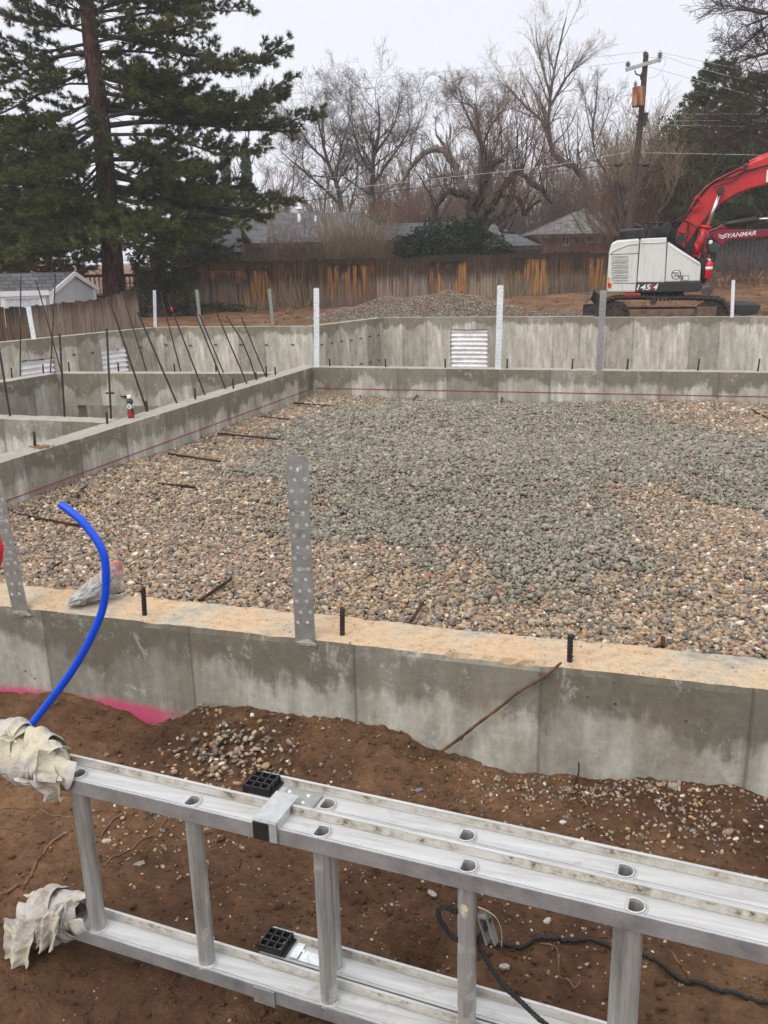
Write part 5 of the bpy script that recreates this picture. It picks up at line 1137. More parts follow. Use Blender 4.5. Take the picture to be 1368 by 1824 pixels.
# grey fence behind the second excavator
p0 = at(1262, 480, 47); tf = thing('plank_fence', (p0[0], p0[1], gz_at(p0)), 'tall grey board fence behind the maroon excavator arm', 'fence'); b = MB(); planks(b, 1262, 1480, 424, 430, 47, 45, None, wpl=.2, gap=.02); b.build('board_panel', M['shedgrey'] if False else simple('blue_grey_boards', (.16, .16, .175), .9, 0, .3, 2), tf)
# wire / picket line by brick house
# shed
C_, Rr_, Lc_ = at(90, 518, 28.5), at(167, 520, 30.3), at(-80, 526, 27.0); zt = C_[2]; Rr_[2] = zt; Lc_[2] = zt
Rg = at(125.5, 487.5, 29.4); Rl = Rg+(Lc_-C_); Bk = Rr_+(Lc_-C_)
sh = thing('garden_shed', (C_[0], C_[1], -.3), 'white-trimmed garden shed with grey shingle roof behind the left plank fence', 'shed')
ov = (C_-Lc_)/np.linalg.norm(C_-Lc_)*.12; sl_ = (C_-Rg); sl_[2] = sl_[2]; f1 = Rg+(C_-Rg)*1.10; f0 = Rl+(Lc_-Rl)*1.10; g1 = Rg+(Rr_-Rg)*1.06; g0 = Rl+(Bk-Rl)*1.06; up6 = np.array((0, 0, .06))
b = MB(); b.uv = []; uvquad(b, (f0+up6, f1+ov+up6, Rg+ov+up6, Rl+up6)); uvquad(b, (g1+ov+up6, g0+up6, Rl+up6, Rg+ov+up6)); o = b.build('roof', M['shingle'], sh); md = o.modifiers.new('s', 'SOLIDIFY'); md.thickness = .05
b = MB(); lo = -.5
for p, q in ((Lc_, C_), (C_, Rr_), (Rr_, Bk)): b.add([(p[0], p[1], lo), (q[0], q[1], lo), (q[0], q[1], zt), (p[0], p[1], zt)], [(0, 1, 2, 3)])
b.add([C_, Rr_, Rg], [(0, 1, 2)]); b.build('wall', M['shedgrey'], sh)
nG = np.cross(Rr_-C_, (0, 0, 1.)); nG /= np.linalg.norm(nG); nG = nG if nG@(CAM-C_) > 0 else -nG; nF = np.cross(C_-Lc_, (0, 0, 1.)); nF /= np.linalg.norm(nF); nF = nF if nF@(CAM-C_) > 0 else -nF
def bar3(b, p, q, n, hgt, th=.05, z=0): 
    p, q = np.array(p)+n*.03, np.array(q)+n*.03; d = (q-p); L = np.linalg.norm(d); d /= L; e = np.cross(n, d); b.box((p+q)/2+np.array((0, 0, z)), (L, th, hgt), np.array([d, n, e]))
b = MB(); bar3(b, f1+ov, Rg+ov, nG, .13); bar3(b, Rg+ov, g1+ov, nG, .13); bar3(b, f0, f1, nF, .16, .05, 0); b.build('trim', M['whitepaint'], sh)
b = MB(); bar3(b, (C_[0], C_[1], lo), C_, nG, .12); bar3(b, (C_[0], C_[1], lo), C_, nF, .14); bar3(b, (Rr_[0], Rr_[1], lo), Rr_, nG, .10); b.build('corner_board', M['whitepaint'], sh)
dl, dr_ = online(4, 530, C_, nF), online(74, 527, C_, nF); dl[2] = dr_[2]; b = MB(); bar3(b, (dl[0], dl[1], lo), dl, nF, .14, .07); bar3(b, (dr_[0], dr_[1], lo), dr_, nF, .2, .07); bar3(b, dl, dr_, nF, .13, .07); dm = (dl+dr_)/2; bar3(b, (dm[0]*.0+dl[0]-.0, dl[1], lo), dl, nF, .1, .09)
dro = b.build('door', M['whitepaint'], sh); b = MB(); cc = (dl+dr_)/2; cc[2] = (lo+dl[2])/2; exd = (dr_-dl)/np.linalg.norm(dr_-dl); b.box(cc+nF*.012, (np.linalg.norm(dr_-dl)-.1, .02, dl[2]-lo), np.array([exd, nF, (0, 0, 1.)])); b.build('panel', simple('door_panel', (.62, .66, .72), .4), dro)
b = MB(); b.box(dr_+nF*.09+np.array((0, 0, -.02)), (.16, .03, .04)); b.build('hinge', M['galv'], dro)
# deck railing behind the pine
a_, c_ = at(128, 492, 36), at(243, 490, 36.6); b = MB(); dk = thing('deck_railing', (a_[0], a_[1], gz_at(a_)), 'old wooden deck railing with balusters behind the pine trunk', 'railing')
d = (c_-a_); L = np.linalg.norm(d[:2]); d2 = np.array((d[0], d[1], 0))/L; b.tube([a_, c_], .06, 4); b.tube([a_-np.array((0, 0, .75)), c_-np.array((0, 0, .75))], .06, 4); b.build('rail', M['fence_grey'], dk); b = MB()
for k in range(int(L/.17)): q = a_+d*(k*.17/L); b.box(q-np.array((0, 0, .38)), (.05, .04, .75), np.array([d2, np.cross((0, 0, 1), d2), (0, 0, 1)]))
o = b.build('baluster_row', M['fence_grey'], dk); b = MB(); q = (a_+c_)/2; b.box((q[0], q[1], (a_[2]-.85+gz_at(a_))/2), (L, .06, a_[2]-.85-gz_at(a_)+.3), np.array([d2, np.cross((0, 0, 1), d2), (0, 0, 1)])); b.build('skirt_boards', M['fence_dark'], dk)

# gravel pile
pc = at(800, 560, 27.5); b = MB(); nU, nW = 150, 70
def pile_h(u, w):
    h = .88*max(0, 1-math.hypot(u/2.9, w/2.2))**.85 + .0
    h = max(h, .66*max(0, 1-math.hypot((u+2.0)/2.2, w/1.6))**.85, .42*max(0, 1-math.hypot((u+3.2)/1.4, w/1.3))**.85, .16*max(0, 1-math.hypot((u-3.2)/1.9, w/1.3)))
    return h
for j in range(nW+1):
    for i in range(nU+1):
        u, w_ = -5+10.5*i/nU, -2.6+5.2*j/nW; q = pc+RH*u+FH*w_; h = pile_h(u+.25*nz(u, w_, .9), w_+.2*nz(u, w_, .9, 5)); h += (.05*nz(u, w_, 2.5)+.03*nz(u, w_, 8)+.02*nz(u, w_, 20))*min(1, h*3)
        b.v.append((q[0], q[1], ground_z(q[0], q[1])-.04+h))
for j in range(nW):
    for i in range(nU): k = j*(nU+1)+i; b.f.append((k, k+1, k+nU+2, k+nU+1)); b.m.append(0); b.sm.append(False)
o = b.build('gravel_pile', M['pile']); tag(o, 'broad pale gravel pile in front of the plank fence', 'gravel pile')
def ground_at_px(px, py, dguess):
    d = dguess
    for _ in range(30):
        p = at(px, py, d); g_ = gz_at(p); d += (p[2]-g_)*3.0*(1 if True else 0); d = max(18, min(60, d))
    p = at(px, py, d); p[2] = gz_at(p); return p
pp = []
for _ in range(5200):
    u, w_ = rngn.normal(-.9, 2.1), rngn.normal(-.3, 1.0); q = pc+RH*u+FH*w_; h = pile_h(u, w_)
    if h > .03: pp.append((q[0], q[1], ground_z(q[0], q[1])-.02+h))
pp = np.array(pp); o = stone_mesh('gravel', pp, rngn.uniform(.010, .024, len(pp)), M['gravel'], rngn); tag(o, 'loose stones on the gravel pile by the fence', 'gravel', kind='stuff')
pp = []
for _ in range(900):
    q = at(rngn.uniform(360, 1368), 540, rngn.uniform(22.5, 36)); pp.append((q[0], q[1], gz_at(q)))
pp = np.array(pp); o = stone_mesh('soil_clods', pp, rngn.gamma(2, .022, len(pp)), M['dirt'], rngn, tilt=.8); tag(o, 'clods of churned soil before the back fence', 'soil clods', kind='stuff')

# ================================================================== utility pole and wires
pb, ptp = at(1112, 470, 42), at(1152, 96, 42); pb[2] = gz_at(pb)-.3; pdir = (ptp-pb)/np.linalg.norm(ptp-pb)
pole = thing('utility_pole', pb, 'leaning wooden utility pole with a rusty transformer can and a grey crossarm', 'utility pole')
b = MB(); b.tube([pb+(ptp-pb)*k/12+RH*.03*math.sin(k*.9) for k in range(13)], [.19-.006*k for k in range(13)], 12); b.build('pole', M['polewood'], pole)
ca, cb = at(1114.5, 124.5, 41.8), at(1177.5, 105.5, 41.8); b = MB(); dd = cb-ca; L = np.linalg.norm(dd); b.box((ca+cb)/2, (L, .12, .15), np.array([dd/L, FH, np.cross(dd/L, FH)]), bev=.01); xa = b.build('crossarm', M['poleband'], pole)
for px, y0, y1 in ((1118, 121, 108), (1149, 101, 90), (1175, 106, 90)):
    p, q = at(px, y0, 41.8), at(px+1, y1, 41.8); dq = q-p; b = MB(); b.tube([p-dq*.35, q], .025, 6)
    for f_ in (.25, .45, .65): b.tube([p+dq*f_, p+dq*(f_+.08), p+dq*(f_+.12)], [.11, .10, .04], 10)
    b.build('insulator', M['porcelain'], pole)
ta, tb = at(1136.5, 190, 41.5), at(1137.5, 155, 41.5); b = MB(); b.tube([ta, ta+(tb-ta)*.03, ta+(tb-ta)*.97, tb], [.24, .265, .265, .25], 20, sm=False); tk = b.build('transformer', M['rusttank'], pole)
b = MB(); c = tb+RH*-.14; b.tube([c, c+(tb-ta)*.16, c+(tb-ta)*.34], [.05, .035, .02], 8)
for f_ in (.08, .18): b.tube([c+(tb-ta)*f_, c+(tb-ta)*(f_+.05)], .08, 8)
b.build('bushing', M['porcelain'], tk)
b = MB(); b.tube([at(1131, 126, 41.9), at(1133, 132, 41.7), at(1145, 136, 41.8)], .035, 6); b.tube([at(1145, 128, 41.8), at(1141, 135, 41.7), at(1142, 142, 41.7)], .04, 6); b.build('cutout_fuse', M['blackmetal'], pole)
b = MB()
for (x, y, s_) in [(1149, 205, .10), (1150, 212, .12), (1148, 220, .10), (1153, 203, .06), (1135, 208, .05), (1134, 222, .05)]: b.box(at(x, y, 41.7), (s_*1.6, s_, s_*2), None, bev=.01)
b.build('splice_hardware', M['blackmetal'], pole)
b = MB(); b.tube(spline([at(1137, 228, 41.6), at(1145, 236, 41.6), at(1155, 234, 41.6), at(1158, 224, 41.6), at(1154, 216, 41.6)], 5), .018, 5); b.tube(spline([at(1127, 178, 41.6), at(1122, 192, 41.6), at(1116, 205, 41.6)], 4), .014, 4); b.tube(spline([at(1128, 191, 41.6), at(1130, 200, 41.6), at(1136, 205, 41.6)], 4), .014, 4); b.build('drip_loop', M['wire'], pole)
def wire(pts, r, label, m='wire', d=None):
    P_ = spline([at(a, b_, dd) for a, b_, dd in pts], 8); b = MB(); b.tube(P_, r, 5, cap=False); o = b.build('power_line', M[m]); tag(o, label, 'wire', 'overhead wires')
wire([(380, 158, 40), (700, 135, 41), (950, 113, 42), (1149, 92, 42)], .008, 'topmost thin wire running left from the pole top', 'wire_light')
wire([(380, 176, 40), (700, 153, 41), (950, 130, 42), (1118, 110, 42)], .008, 'second thin wire running left from the crossarm', 'wire_light')
wire([(380, 186, 40), (690, 166, 41), (880, 146, 42), (1000, 133, 43)], .007, 'third thin wire above the bare trees at left', 'wire_light')
wire([(1176, 93, 42), (1250, 109, 38), (1400, 138, 32)], .008, 'upper wire running right from the crossarm', 'wire_light')
wire([(1176, 97, 42), (1245, 121, 38), (1400, 160, 32)], .008, 'middle wire running right from the crossarm', 'wire_light')
wire([(1152, 118, 42), (1230, 140, 38), (1400, 186, 32)], .008, 'lower wire running right from the pole top', 'wire_light')
wire([(1149, 102, 42), (1182, 104, 41.5), (1184, 115, 41.5), (1172, 133, 41.6), (1155, 141, 41.9)], .006, 'slack jumper wire hanging in an arc right of the pole top', 'wire')
wire([(1150, 203, 42), (1250, 203, 38), (1420, 203, 32)], .007, 'top one of the pale level wires crossing the dark conifer', 'wire_light')
wire([(1150, 216, 42), (1250, 215, 38), (1420, 213, 32)], .008, 'second pale level wire crossing the dark conifer', 'wire_light')
wire([(1150, 222, 42), (1250, 224, 38), (1420, 227, 32)], .008, 'third pale level wire crossing the dark conifer', 'wire_light')
wire([(1140, 272, 42), (1250, 274, 38), (1420, 278, 32)], .012, 'thick tan cable low behind the excavator boom', 'wire_light')
wire([(200, 378, 34), (520, 346, 37), (760, 320, 39), (975, 296, 41), (1122, 270, 42)], .013, 'pale twisted cable sloping down to the left across the gnarled tree', 'wire_light')
wire([(200, 388, 34), (520, 360, 37), (760, 333, 39), (1000, 304, 41), (1120, 292, 42), (1190, 296, 41)], .018, 'black cable sloping down to the left below the pale one', 'wire')
wire([(500, 326, 50), (640, 312, 50), (800, 300, 50)], .008, 'faint wire between the two round bare trees', 'wire_light')
b = MB(); 
for px, py in ((1102, 294), (1150, 294)): b.tube([at(px-7, py+.5, 41.7), at(px-5, py, 41.7), at(px+5, py-1, 41.7), at(px+7, py-1.5, 41.7)], [.03, .09, .09, .03], 8)
o = b.build('cable_splice', M['blackmetal']); tag(o, 'black splice cases on the black cable either side of the pole', 'cable splice')

# ================================================================== vegetation
def tubes_np(name, segs, mats, parent=None, n=3):
    """segs: list of (points, radii); one mesh"""
    V_, F_ = [], []; k = 0
    for P_, Rr in segs:
        P_ = np.asarray(P_, float); m = len(P_); T = np.gradient(P_, axis=0); T /= np.linalg.norm(T, axis=1)[:, None]+1e-9
        a = np.cross(T, (0.31, 0.22, 0.92)); a /= np.linalg.norm(a, axis=1)[:, None]+1e-9; c = np.cross(T, a); q = 2*np.pi*np.arange(n)/n
        R_ = np.asarray(Rr)[:, None, None]; ring = P_[:, None, :]+R_*(a[:, None, :]*np.cos(q)[None, :, None]+c[:, None, :]*np.sin(q)[None, :, None])
        V_.append(ring.reshape(-1, 3)); i = np.arange(m-1)[:, None]*n; j = np.arange(n)[None, :]; j2 = (j+1) % n
        F_.append(np.stack([i+j, i+j2, i+n+j2, i+n+j], -1).reshape(-1, 4)+k); k += m*n
    return np_mesh(name, np.concatenate(V_), np.concatenate(F_), mats, parent=parent, k=4, smooth=True)
def grow(p, d, L, r, lvl, rng, thick, thin, P):
    n = max(3, int(L/P.get('seg', .35))+1); n = min(n, 12); pts = [np.array(p)]; rad = [r]; d = np.array(d, float); d /= np.linalg.norm(d)
    dirs = [d.copy()]
    for i in range(n):
        d = d+rng.normal(0, P['wander'], 3)*(1+.3*lvl); d[2] += P['up'][min(lvl, len(P['up'])-1)]; d /= np.linalg.norm(d)
        pts.append(pts[-1]+d*L/n); rad.append(max(P['rmin'], r*(1-(.75 if lvl else .6)*(i+1)/n))); dirs.append(d.copy())
    (thick if rad[0] > P['rsplit'] else thin).append((pts, rad))
    if lvl >= P['levels']: return
    nb = P['nb'][lvl]
    for k in range(nb):
        u = rng.uniform(P['start'][min(lvl, len(P['start'])-1)], 1.0); i = min(n-1, int(u*n)); f_ = u*n-i; q = pts[i]*(1-f_)+pts[i+1]*f_; dd = dirs[i+1]
        a = np.cross(dd, rng.normal(0, 1, 3)); a /= np.linalg.norm(a)+1e-9; ang = rng.uniform(*P['ang']); nd = dd*math.cos(ang)+a*math.sin(ang)
        grow(q, nd, L*rng.uniform(*P['lr'])*(1.1-.45*u), max(P['rmin'], rad[i]*P['rr']), lvl+1, rng, thick, thin, P)
BP = dict(seg=.6, wander=.10, up=(.02, .05, .05, .04), rmin=.007, rsplit=.022, levels=4, nb=(7, 6, 6, 4), start=(.30, .22, .15), ang=(.35, .85), lr=(.45, .72), rr=.55)
def tree(name, label, cat, limbs, seed, P, bark_m, twig_m, group=None, base=None):
    """limbs: list of (points, r0, r1, number of side branches, length)"""
    rng = np.random.default_rng(seed); thick, thin = [], []
    for (pts, r0, r1, nb, ln, upb) in limbs:
        S_ = spline([np.array(q) for q in pts], 5); n = len(S_)
        # knobbly radius and slight wander so limbs are not smooth hoses
        rad = [(r0+(r1-r0)*i/(n-1))*(1+P.get('knob', .06)*rng.normal()) for i in range(n)]; S_ = [q+rng.normal(0, rad[i]*.18, 3) if 0 < i < n-1 else q for i, q in enumerate(S_)]
        thick.append((S_, rad))
        for k in range(nb):
            u = rng.uniform(.12 if len(limbs) > 1 else .3, 1.0); i = min(n-2, int(u*(n-1))); dd = S_[i+1]-S_[i]; dd /= np.linalg.norm(dd); a = np.cross(dd, rng.normal(0, 1, 3)); a /= np.linalg.norm(a)
            ang = rng.uniform(.4, 1.1); nd = dd*math.cos(ang)+a*math.sin(ang); nd = nd*(1-upb)+np.array((0, 0, 1.))*upb; grow(S_[i], nd, ln*rng.uniform(.6, 1.2), min(rad[i]*.5, P.get('br', .06)), 1, rng, thick, thin, P)
    b0 = limbs[0][0][0] if base is None else base
    t = thing(name, b0, label, cat, group)
    tubes_np('trunk', thick, bark_m, t, 7); 
    if thin: tubes_np('crown', thin, twig_m, t, 3)
    return t
def pl(pts, d, dz=()): return [at(a, b_, d+(dz[i] if i < len(dz) else 0)) for i, (a, b_) in enumerate(pts)]
def gb_(px, d): p = at(px, 450, d); p[2] = gz_at(p)-.2; return p
up_y = lambda px, d, h: gb_(px, d)+np.array((0, 0, h))
# round bare trees left of centre
P1 = dict(BP, nb=(0, 7, 5, 4), levels=4, lr=(.5, .8), up=(.02, .02, .035, .04), ang=(.35, .95), rmin=.0055, wander=.12)
d = 54
tree('bare_tree', 'round-crowned bare tree right of the pine, leaning slightly left', 'tree', [([gb_(612, d)]+pl([(608, 375), (600, 330), (583, 285), (572, 240), (562, 195)], d), .21, .03, 9, 2.6, .25), (pl([(606, 365), (570, 330), (535, 300), (500, 270)], d, (0, -.5, -1, -1.5)), .10, .02, 9, 2.0, .25),
     (pl([(598, 325), (606, 270), (620, 225), (628, 190)], d, (0, .5, 1, 1.5)), .10, .02, 8, 2.2, .3), (pl([(583, 290), (550, 255), (525, 215)], d, (0, -.7, -1.2)), .08, .02, 8, 2.0, .3), (pl([(604, 350), (630, 320), (655, 300)], d, (0, 1, 1.8)), .07, .02, 6, 1.7, .2)], 1, P1, M['bark'], M['twig'])
d = 57
tree('bare_tree', 'second round bare tree, left of the arching dead limb', 'tree', [([gb_(664, d)]+pl([(664, 370), (662, 320), (668, 270), (676, 220), (672, 175)], d), .23, .03, 10, 2.8, .3), (pl([(663, 330), (690, 290), (718, 250), (735, 210)], d, (0, -.6, -1.2, -1.8)), .11, .02, 9, 2.3, .3),
     (pl([(663, 310), (640, 270), (628, 225), (618, 190)], d, (0, .6, 1.2, 1.8)), .10, .02, 8, 2.2, .3), (pl([(668, 275), (700, 225), (712, 180)], d, (0, .7, 1.4)), .08, .02, 8, 2.0, .35), (pl([(664, 350), (620, 320), (600, 300)], d, (0, 1, 1.8)), .07, .02, 6, 1.7, .2)], 2, P1, M['bark'], M['twig'])
# gnarled old tree with sprouts
d = 44; P3 = dict(BP, nb=(0, 5, 5, 3), levels=3, lr=(.45, .75), up=(.02, .10, .08, .05), ang=(.2, .6), br=.035, knob=.16, wander=.13, rsplit=.03)
Z = lambda L_: [(740+a/4.275, 220+b_/4.275) for a, b_ in L_]
g0 = gb_(842, d)
limbs = [([g0]+pl(Z([(440, 860), (440, 740), (435, 640), (425, 540)]), d), .36, .27, 8, 1.8, .5),
         (pl(Z([(450, 700), (480, 600), (515, 480), (535, 390), (585, 320), (665, 272)]), d, (0, 0, -.3, -.5, -.7, -.8)), .22, .13, 15, 3.2, .7),
         (pl(Z([(500, 760), (560, 640), (650, 520), (740, 400), (790, 368), (870, 440), (960, 500), (1000, 560), (1042, 605)]), d, (0, .2, .3, .4, .4, .2, .0, -.1, -.2)), .21, .08, 16, 3.0, .7),
         (pl(Z([(425, 560), (340, 540), (260, 515), (180, 600), (150, 700), (220, 800)]), d, (0, -.3, -.6, -.8, -.9, -1.0)), .16, .10, 10, 2.6, .7),
         (pl(Z([(640, 548), (770, 560), (818, 640), (832, 700), (890, 625), (955, 585)]), d, (.3, 0, -.2, -.3, -.4, -.5)), .10, .05, 9, 2.2, .7),
         (pl(Z([(470, 850), (540, 790), (600, 720), (640, 742), (720, 690), (810, 650)]), d, (0, -.2, -.4, -.4, -.6, -.7)), .15, .05, 9, 2.0, .6),
         (pl(Z([(600, 720), (640, 780), (665, 825), (770, 832)]), d, (-.4, -.5, -.5, -.6)), .11, .05, 5, 1.6, .6)]
tree('gnarled_tree', 'gnarled old tree with thick twisted limbs and a haze of reddish sprouts', 'tree', limbs, 3, P3, M['bark_old'], M['twig_red'])
limbs = [(pl(Z([(390, 560), (365, 470), (330, 380), (270, 280), (200, 205), (100, 210), (20, 270), (-60, 360), (-110, 470)]), 44.8, (0, 0, 0, .1, .2, .3, .4, .5, .6)), .24, .10, 6, 1.2, .4), (pl(Z([(285, 300), (230, 190), (170, 100), (148, 40)]), 44.9), .14, .02, 3, .8, .5),
         (pl(Z([(310, 400), (220, 395), (140, 410), (90, 430)]), 44.9), .12, .05, 4, 1.2, .4)]
tree('dead_tree', 'broken pale-barked tree arching left with a splintered spike', 'tree', [([gb_(836, 44.9)]+limbs[0][0][:1], .3, .25, 0, 1, 0)]+limbs, 4, P3, M['bark_light'], M['twig'])
# tall bare tree
d = 61; Z2 = lambda L_: [(684+a/2, b_/2) for a, b_ in L_]; P4 = dict(BP, nb=(0, 6, 5, 3), levels=3, lr=(.4, .68), up=(.02, .05, .05, .04), ang=(.35, .85), rmin=.0055)
tree('bare_tree', 'tall bare tree in the middle distance with its trunk bent to the left', 'tree', [([gb_(1052, d)]+pl(Z2([(740, 720), (690, 605), (640, 580), (600, 540), (588, 460), (592, 350), (612, 230), (640, 100), (650, 60)]), d), .27, .02, 24, 3.0, .3),
     (pl(Z2([(597, 500), (560, 430), (500, 375), (450, 320), (405, 285)]), d, (0, -.4, -.8, -1, -1.2)), .12, .02, 16, 2.4, .3), (pl(Z2([(590, 330), (560, 220), (545, 150), (540, 110)]), d, (0, .4, .8, 1)), .09, .015, 11, 2.0, .3),
     (pl(Z2([(592, 380), (640, 290), (690, 230), (715, 180)]), d, (0, -.4, -.8, -1)), .10, .015, 13, 2.1, .3), (pl(Z2([(605, 250), (580, 150), (610, 80)]), d, (0, .3, .6)), .05, .012, 8, 1.4, .35), (pl(Z2([(600, 520), (660, 450), (690, 380)]), d, (0, .8, 1.2)), .06, .015, 8, 1.6, .3)], 5, P4, M['bark'], M['twig_tan'])
tree('bare_tree', 'slender bare tree just left of the utility pole', 'tree', [([gb_(1096, 63)]+pl([(1085, 330), (1062, 280), (1056, 240), (1062, 180), (1066, 125)], 63), .12, .015, 22, 1.9, .5), (pl([(1059, 262), (1080, 210), (1095, 165)], 63), .05, .012, 9, 1.5, .5), (pl([(1059, 262), (1045, 200), (1042, 165)], 63), .05, .012, 8, 1.5, .5)], 6, dict(P4, levels=3), M['bark'], M['twig'])
tree('bare_tree', 'bushy bare tree with a dense clotted crown behind the gnarled one', 'tree', [([gb_(852, 60)]+pl([(855, 330), (858, 270), (850, 215), (846, 185)], 60), .2, .05, 14, 2.2, .3), (pl([(857, 260), (835, 210), (822, 180)], 60), .1, .03, 10, 1.6, .3), (pl([(857, 265), (880, 215), (905, 190)], 60), .1, .03, 10, 1.9, .3)], 7, dict(P1, nb=(0, 7, 5, 4), wander=.2), M['bark'], M['twig_red'])
tree('bare_tree', 'old forked bare trunk right beside the utility pole foot', 'tree', [([gb_(1128, 44)]+pl([(1124, 400), (1118, 360), (1110, 330)], 44), .30, .14, 8, 2.2, .4), (pl([(1124, 390), (1140, 350), (1152, 312), (1175, 300), (1186, 293)], 44), .16, .06, 9, 2.2, .5), (pl([(1112, 380), (1100, 340), (1090, 290)], 44), .1, .03, 8, 2.2, .4), (pl([(1172, 380), (1195, 350), (1203, 310)], 43), .07, .03, 6, 1.8, .4)], 8, dict(P3, nb=(0, 7, 5, 3)), M['bark'], M['twig_tan'])
# overhanging tree at the right edge
d = 30; P8 = dict(BP, nb=(0, 9, 7, 4), levels=3, lr=(.45, .75), up=(0, .01, .02, .02), ang=(.3, .8), br=.05, wander=.16, rmin=.006)
tree('bare_tree', 'large dark bare tree reaching in from the right edge of the sky', 'tree', [([gb_(1560, d)]+pl([(1555, 300), (1540, 150), (1530, 0), (1520, -150)], d), .35, .15, 6, 2.5, .2),
     (pl([(1540, 140), (1460, 60), (1400, 30), (1350, 22), (1310, 15)], d, (0, -.4, -.8, -1, -1.2)), .14, .02, 22, 1.5, .1), (pl([(1545, 170), (1470, 120), (1410, 92), (1360, 96), (1318, 110)], d, (0, .2, .4, .6, .8)), .13, .02, 20, 1.4, .0),
     (pl([(1550, 240), (1460, 230), (1400, 215), (1370, 200), (1330, 160)], d, (0, .5, 1, 1.5, 2)), .14, .02, 18, 1.5, .1), (pl([(1550, 250), (1440, 260), (1380, 230), (1330, 228), (1290, 250)], d, (0, 1, 2, 2.5, 3)), .12, .02, 16, 1.4, .1), (pl([(1535, 50), (1450, -20), (1390, -30), (1340, -25)], d), .13, .02, 16, 1.5, .0)], 9, P8, M['twig_dark'], M['twig_dark'])

# thicket: prototypes then copies
def shrub_proto(name, label, seed, H, nst, mats, tw=.35, P=None, group=None, spread=.5):
    rng = np.random.default_rng(seed); thick, thin = [], []; P = P or dict(BP, nb=(6, 5, 3), levels=2, start=(.25, .2), lr=(.35, .6), up=(.03, .03, .03), ang=(.25, .6), rmin=.006, rsplit=.03, wander=.09)
    for k in range(nst):
        a = rng.uniform(0, 6.283); rr = spread*rng.uniform(0, 1); d_ = np.array((math.cos(a)*tw*rng.uniform(.2, 1.3), math.sin(a)*tw*rng.uniform(.2, 1.3), 1.)); grow((math.cos(a)*rr, math.sin(a)*rr, 0), d_, H*rng.uniform(.6, 1.05), .022*H/4, 0, rng, thick, thin, P)
    t = thing(name, (0, 0, 0), label, 'shrub' if H < 7 else 'tree', group)
    tubes_np('stems', thin+thick, mats, t, 3); return t
GRP = 'bare brushwood behind the fence'
PR = [shrub_proto('bare_shrub', 'leafless brown brushwood clump standing behind the plank fence', 11, 4.6, 24, M['twig_red'], .35, group=GRP), shrub_proto('bare_shrub', 'leafless brown brushwood clump standing behind the plank fence', 12, 3.6, 26, M['twig'], .55, group=GRP),
      shrub_proto('bare_shrub', 'leafless brown brushwood clump standing behind the plank fence', 13, 5.6, 20, M['twig_red'], .3, group=GRP)]
GRT = 'bare trees far behind the houses'
def tproto(seed, H, m):
    P = dict(BP, nb=(12, 7, 5, 3), levels=3, start=(.2, .2, .2), lr=(.35, .6), up=(.0, .06, .06, .05), ang=(.3, .7), rmin=.012, rsplit=.05); rng = np.random.default_rng(seed); thick, thin = [], []
    grow((0, 0, 0), (0, 0, 1), H, .16, 0, rng, thick, thin, P); t = thing('bare_tree', (0, 0, 0), 'bare tree among many alike in the misty background', 'tree', GRT); tubes_np('trunk', thick, M['bark'], t, 5); tubes_np('crown', thin, m, t, 3); return t
TR = [tproto(21, 10, M['twig']), tproto(22, 11, M['twig_red']), tproto(23, 9, M['twig'])]
rv = random.Random(11); used = set()
def place(protos, px, d, s, dzz=0):
    k = rv.randrange(len(protos)); p = gb_(px, d); p[2] += dzz; pr = protos[k]
    if k+id(protos) not in used:
        used.add(k+id(protos)); pr.location = V(p); pr.rotation_euler = (0, 0, rv.uniform(0, 6)); pr.scale = (s, s, s); ORG[pr.name] = V(p); return pr
    return dup(pr, p, rv.uniform(0, 6.28), s)
def zone(o, lb, grp): o['label'] = lb; o['group'] = grp
for i in range(20): zone(place(PR, 425+i*14.5+rv.uniform(-9, 9), rv.uniform(42, 44.5), rv.uniform(.42, .62)), 'low leafless hedge clump just above the fence in front of the grey roof', 'bare hedge along the fence')
for i in range(5): zone(place(PR, 905+i*32+rv.uniform(-9, 9), rv.uniform(43, 46), rv.uniform(.4, .55)), 'small leafless clump above the fence between bushes and brick house', 'bare clumps by the brick house')
for i in range(32): zone(place(PR, 690+i*21.5+rv.uniform(-14, 14), rv.uniform(62, 76), rv.uniform(1.2, 1.8)), 'leafless reddish brushwood rising behind the low houses', 'brushwood behind the houses')
for i in range(20): zone(place(PR, rv.uniform(1095, 1400), rv.uniform(45, 52), rv.uniform(1.0, 1.5)), 'tangled brown brushwood behind the excavator and below the conifers', 'brushwood behind the excavator')
for i in range(42): place(TR, 440+i*23+rv.uniform(-14, 14), rv.uniform(72, 110), rv.uniform(.75, 1.1))
# far wood reading as one mass
P = dict(BP, nb=(9, 5, 3), levels=2, start=(.2, .2), lr=(.3, .5), up=(0, .05, .05), ang=(.3, .7), rmin=.03, rsplit=9); rng = np.random.default_rng(31); thick, thin = [], []
for i in range(260):
    px = rng.uniform(380, 1500); dd = rng.uniform(115, 190); p = gb_(px, dd); grow(p, (0, 0, 1), rng.uniform(7, 12), .14, 0, rng, thick, thin, P)
o = tubes_np('far_wood', thin, M['twig_red'], None, 3); tag(o, 'distant misty wood of bare trees below the hillside', 'woodland', kind='stuff')

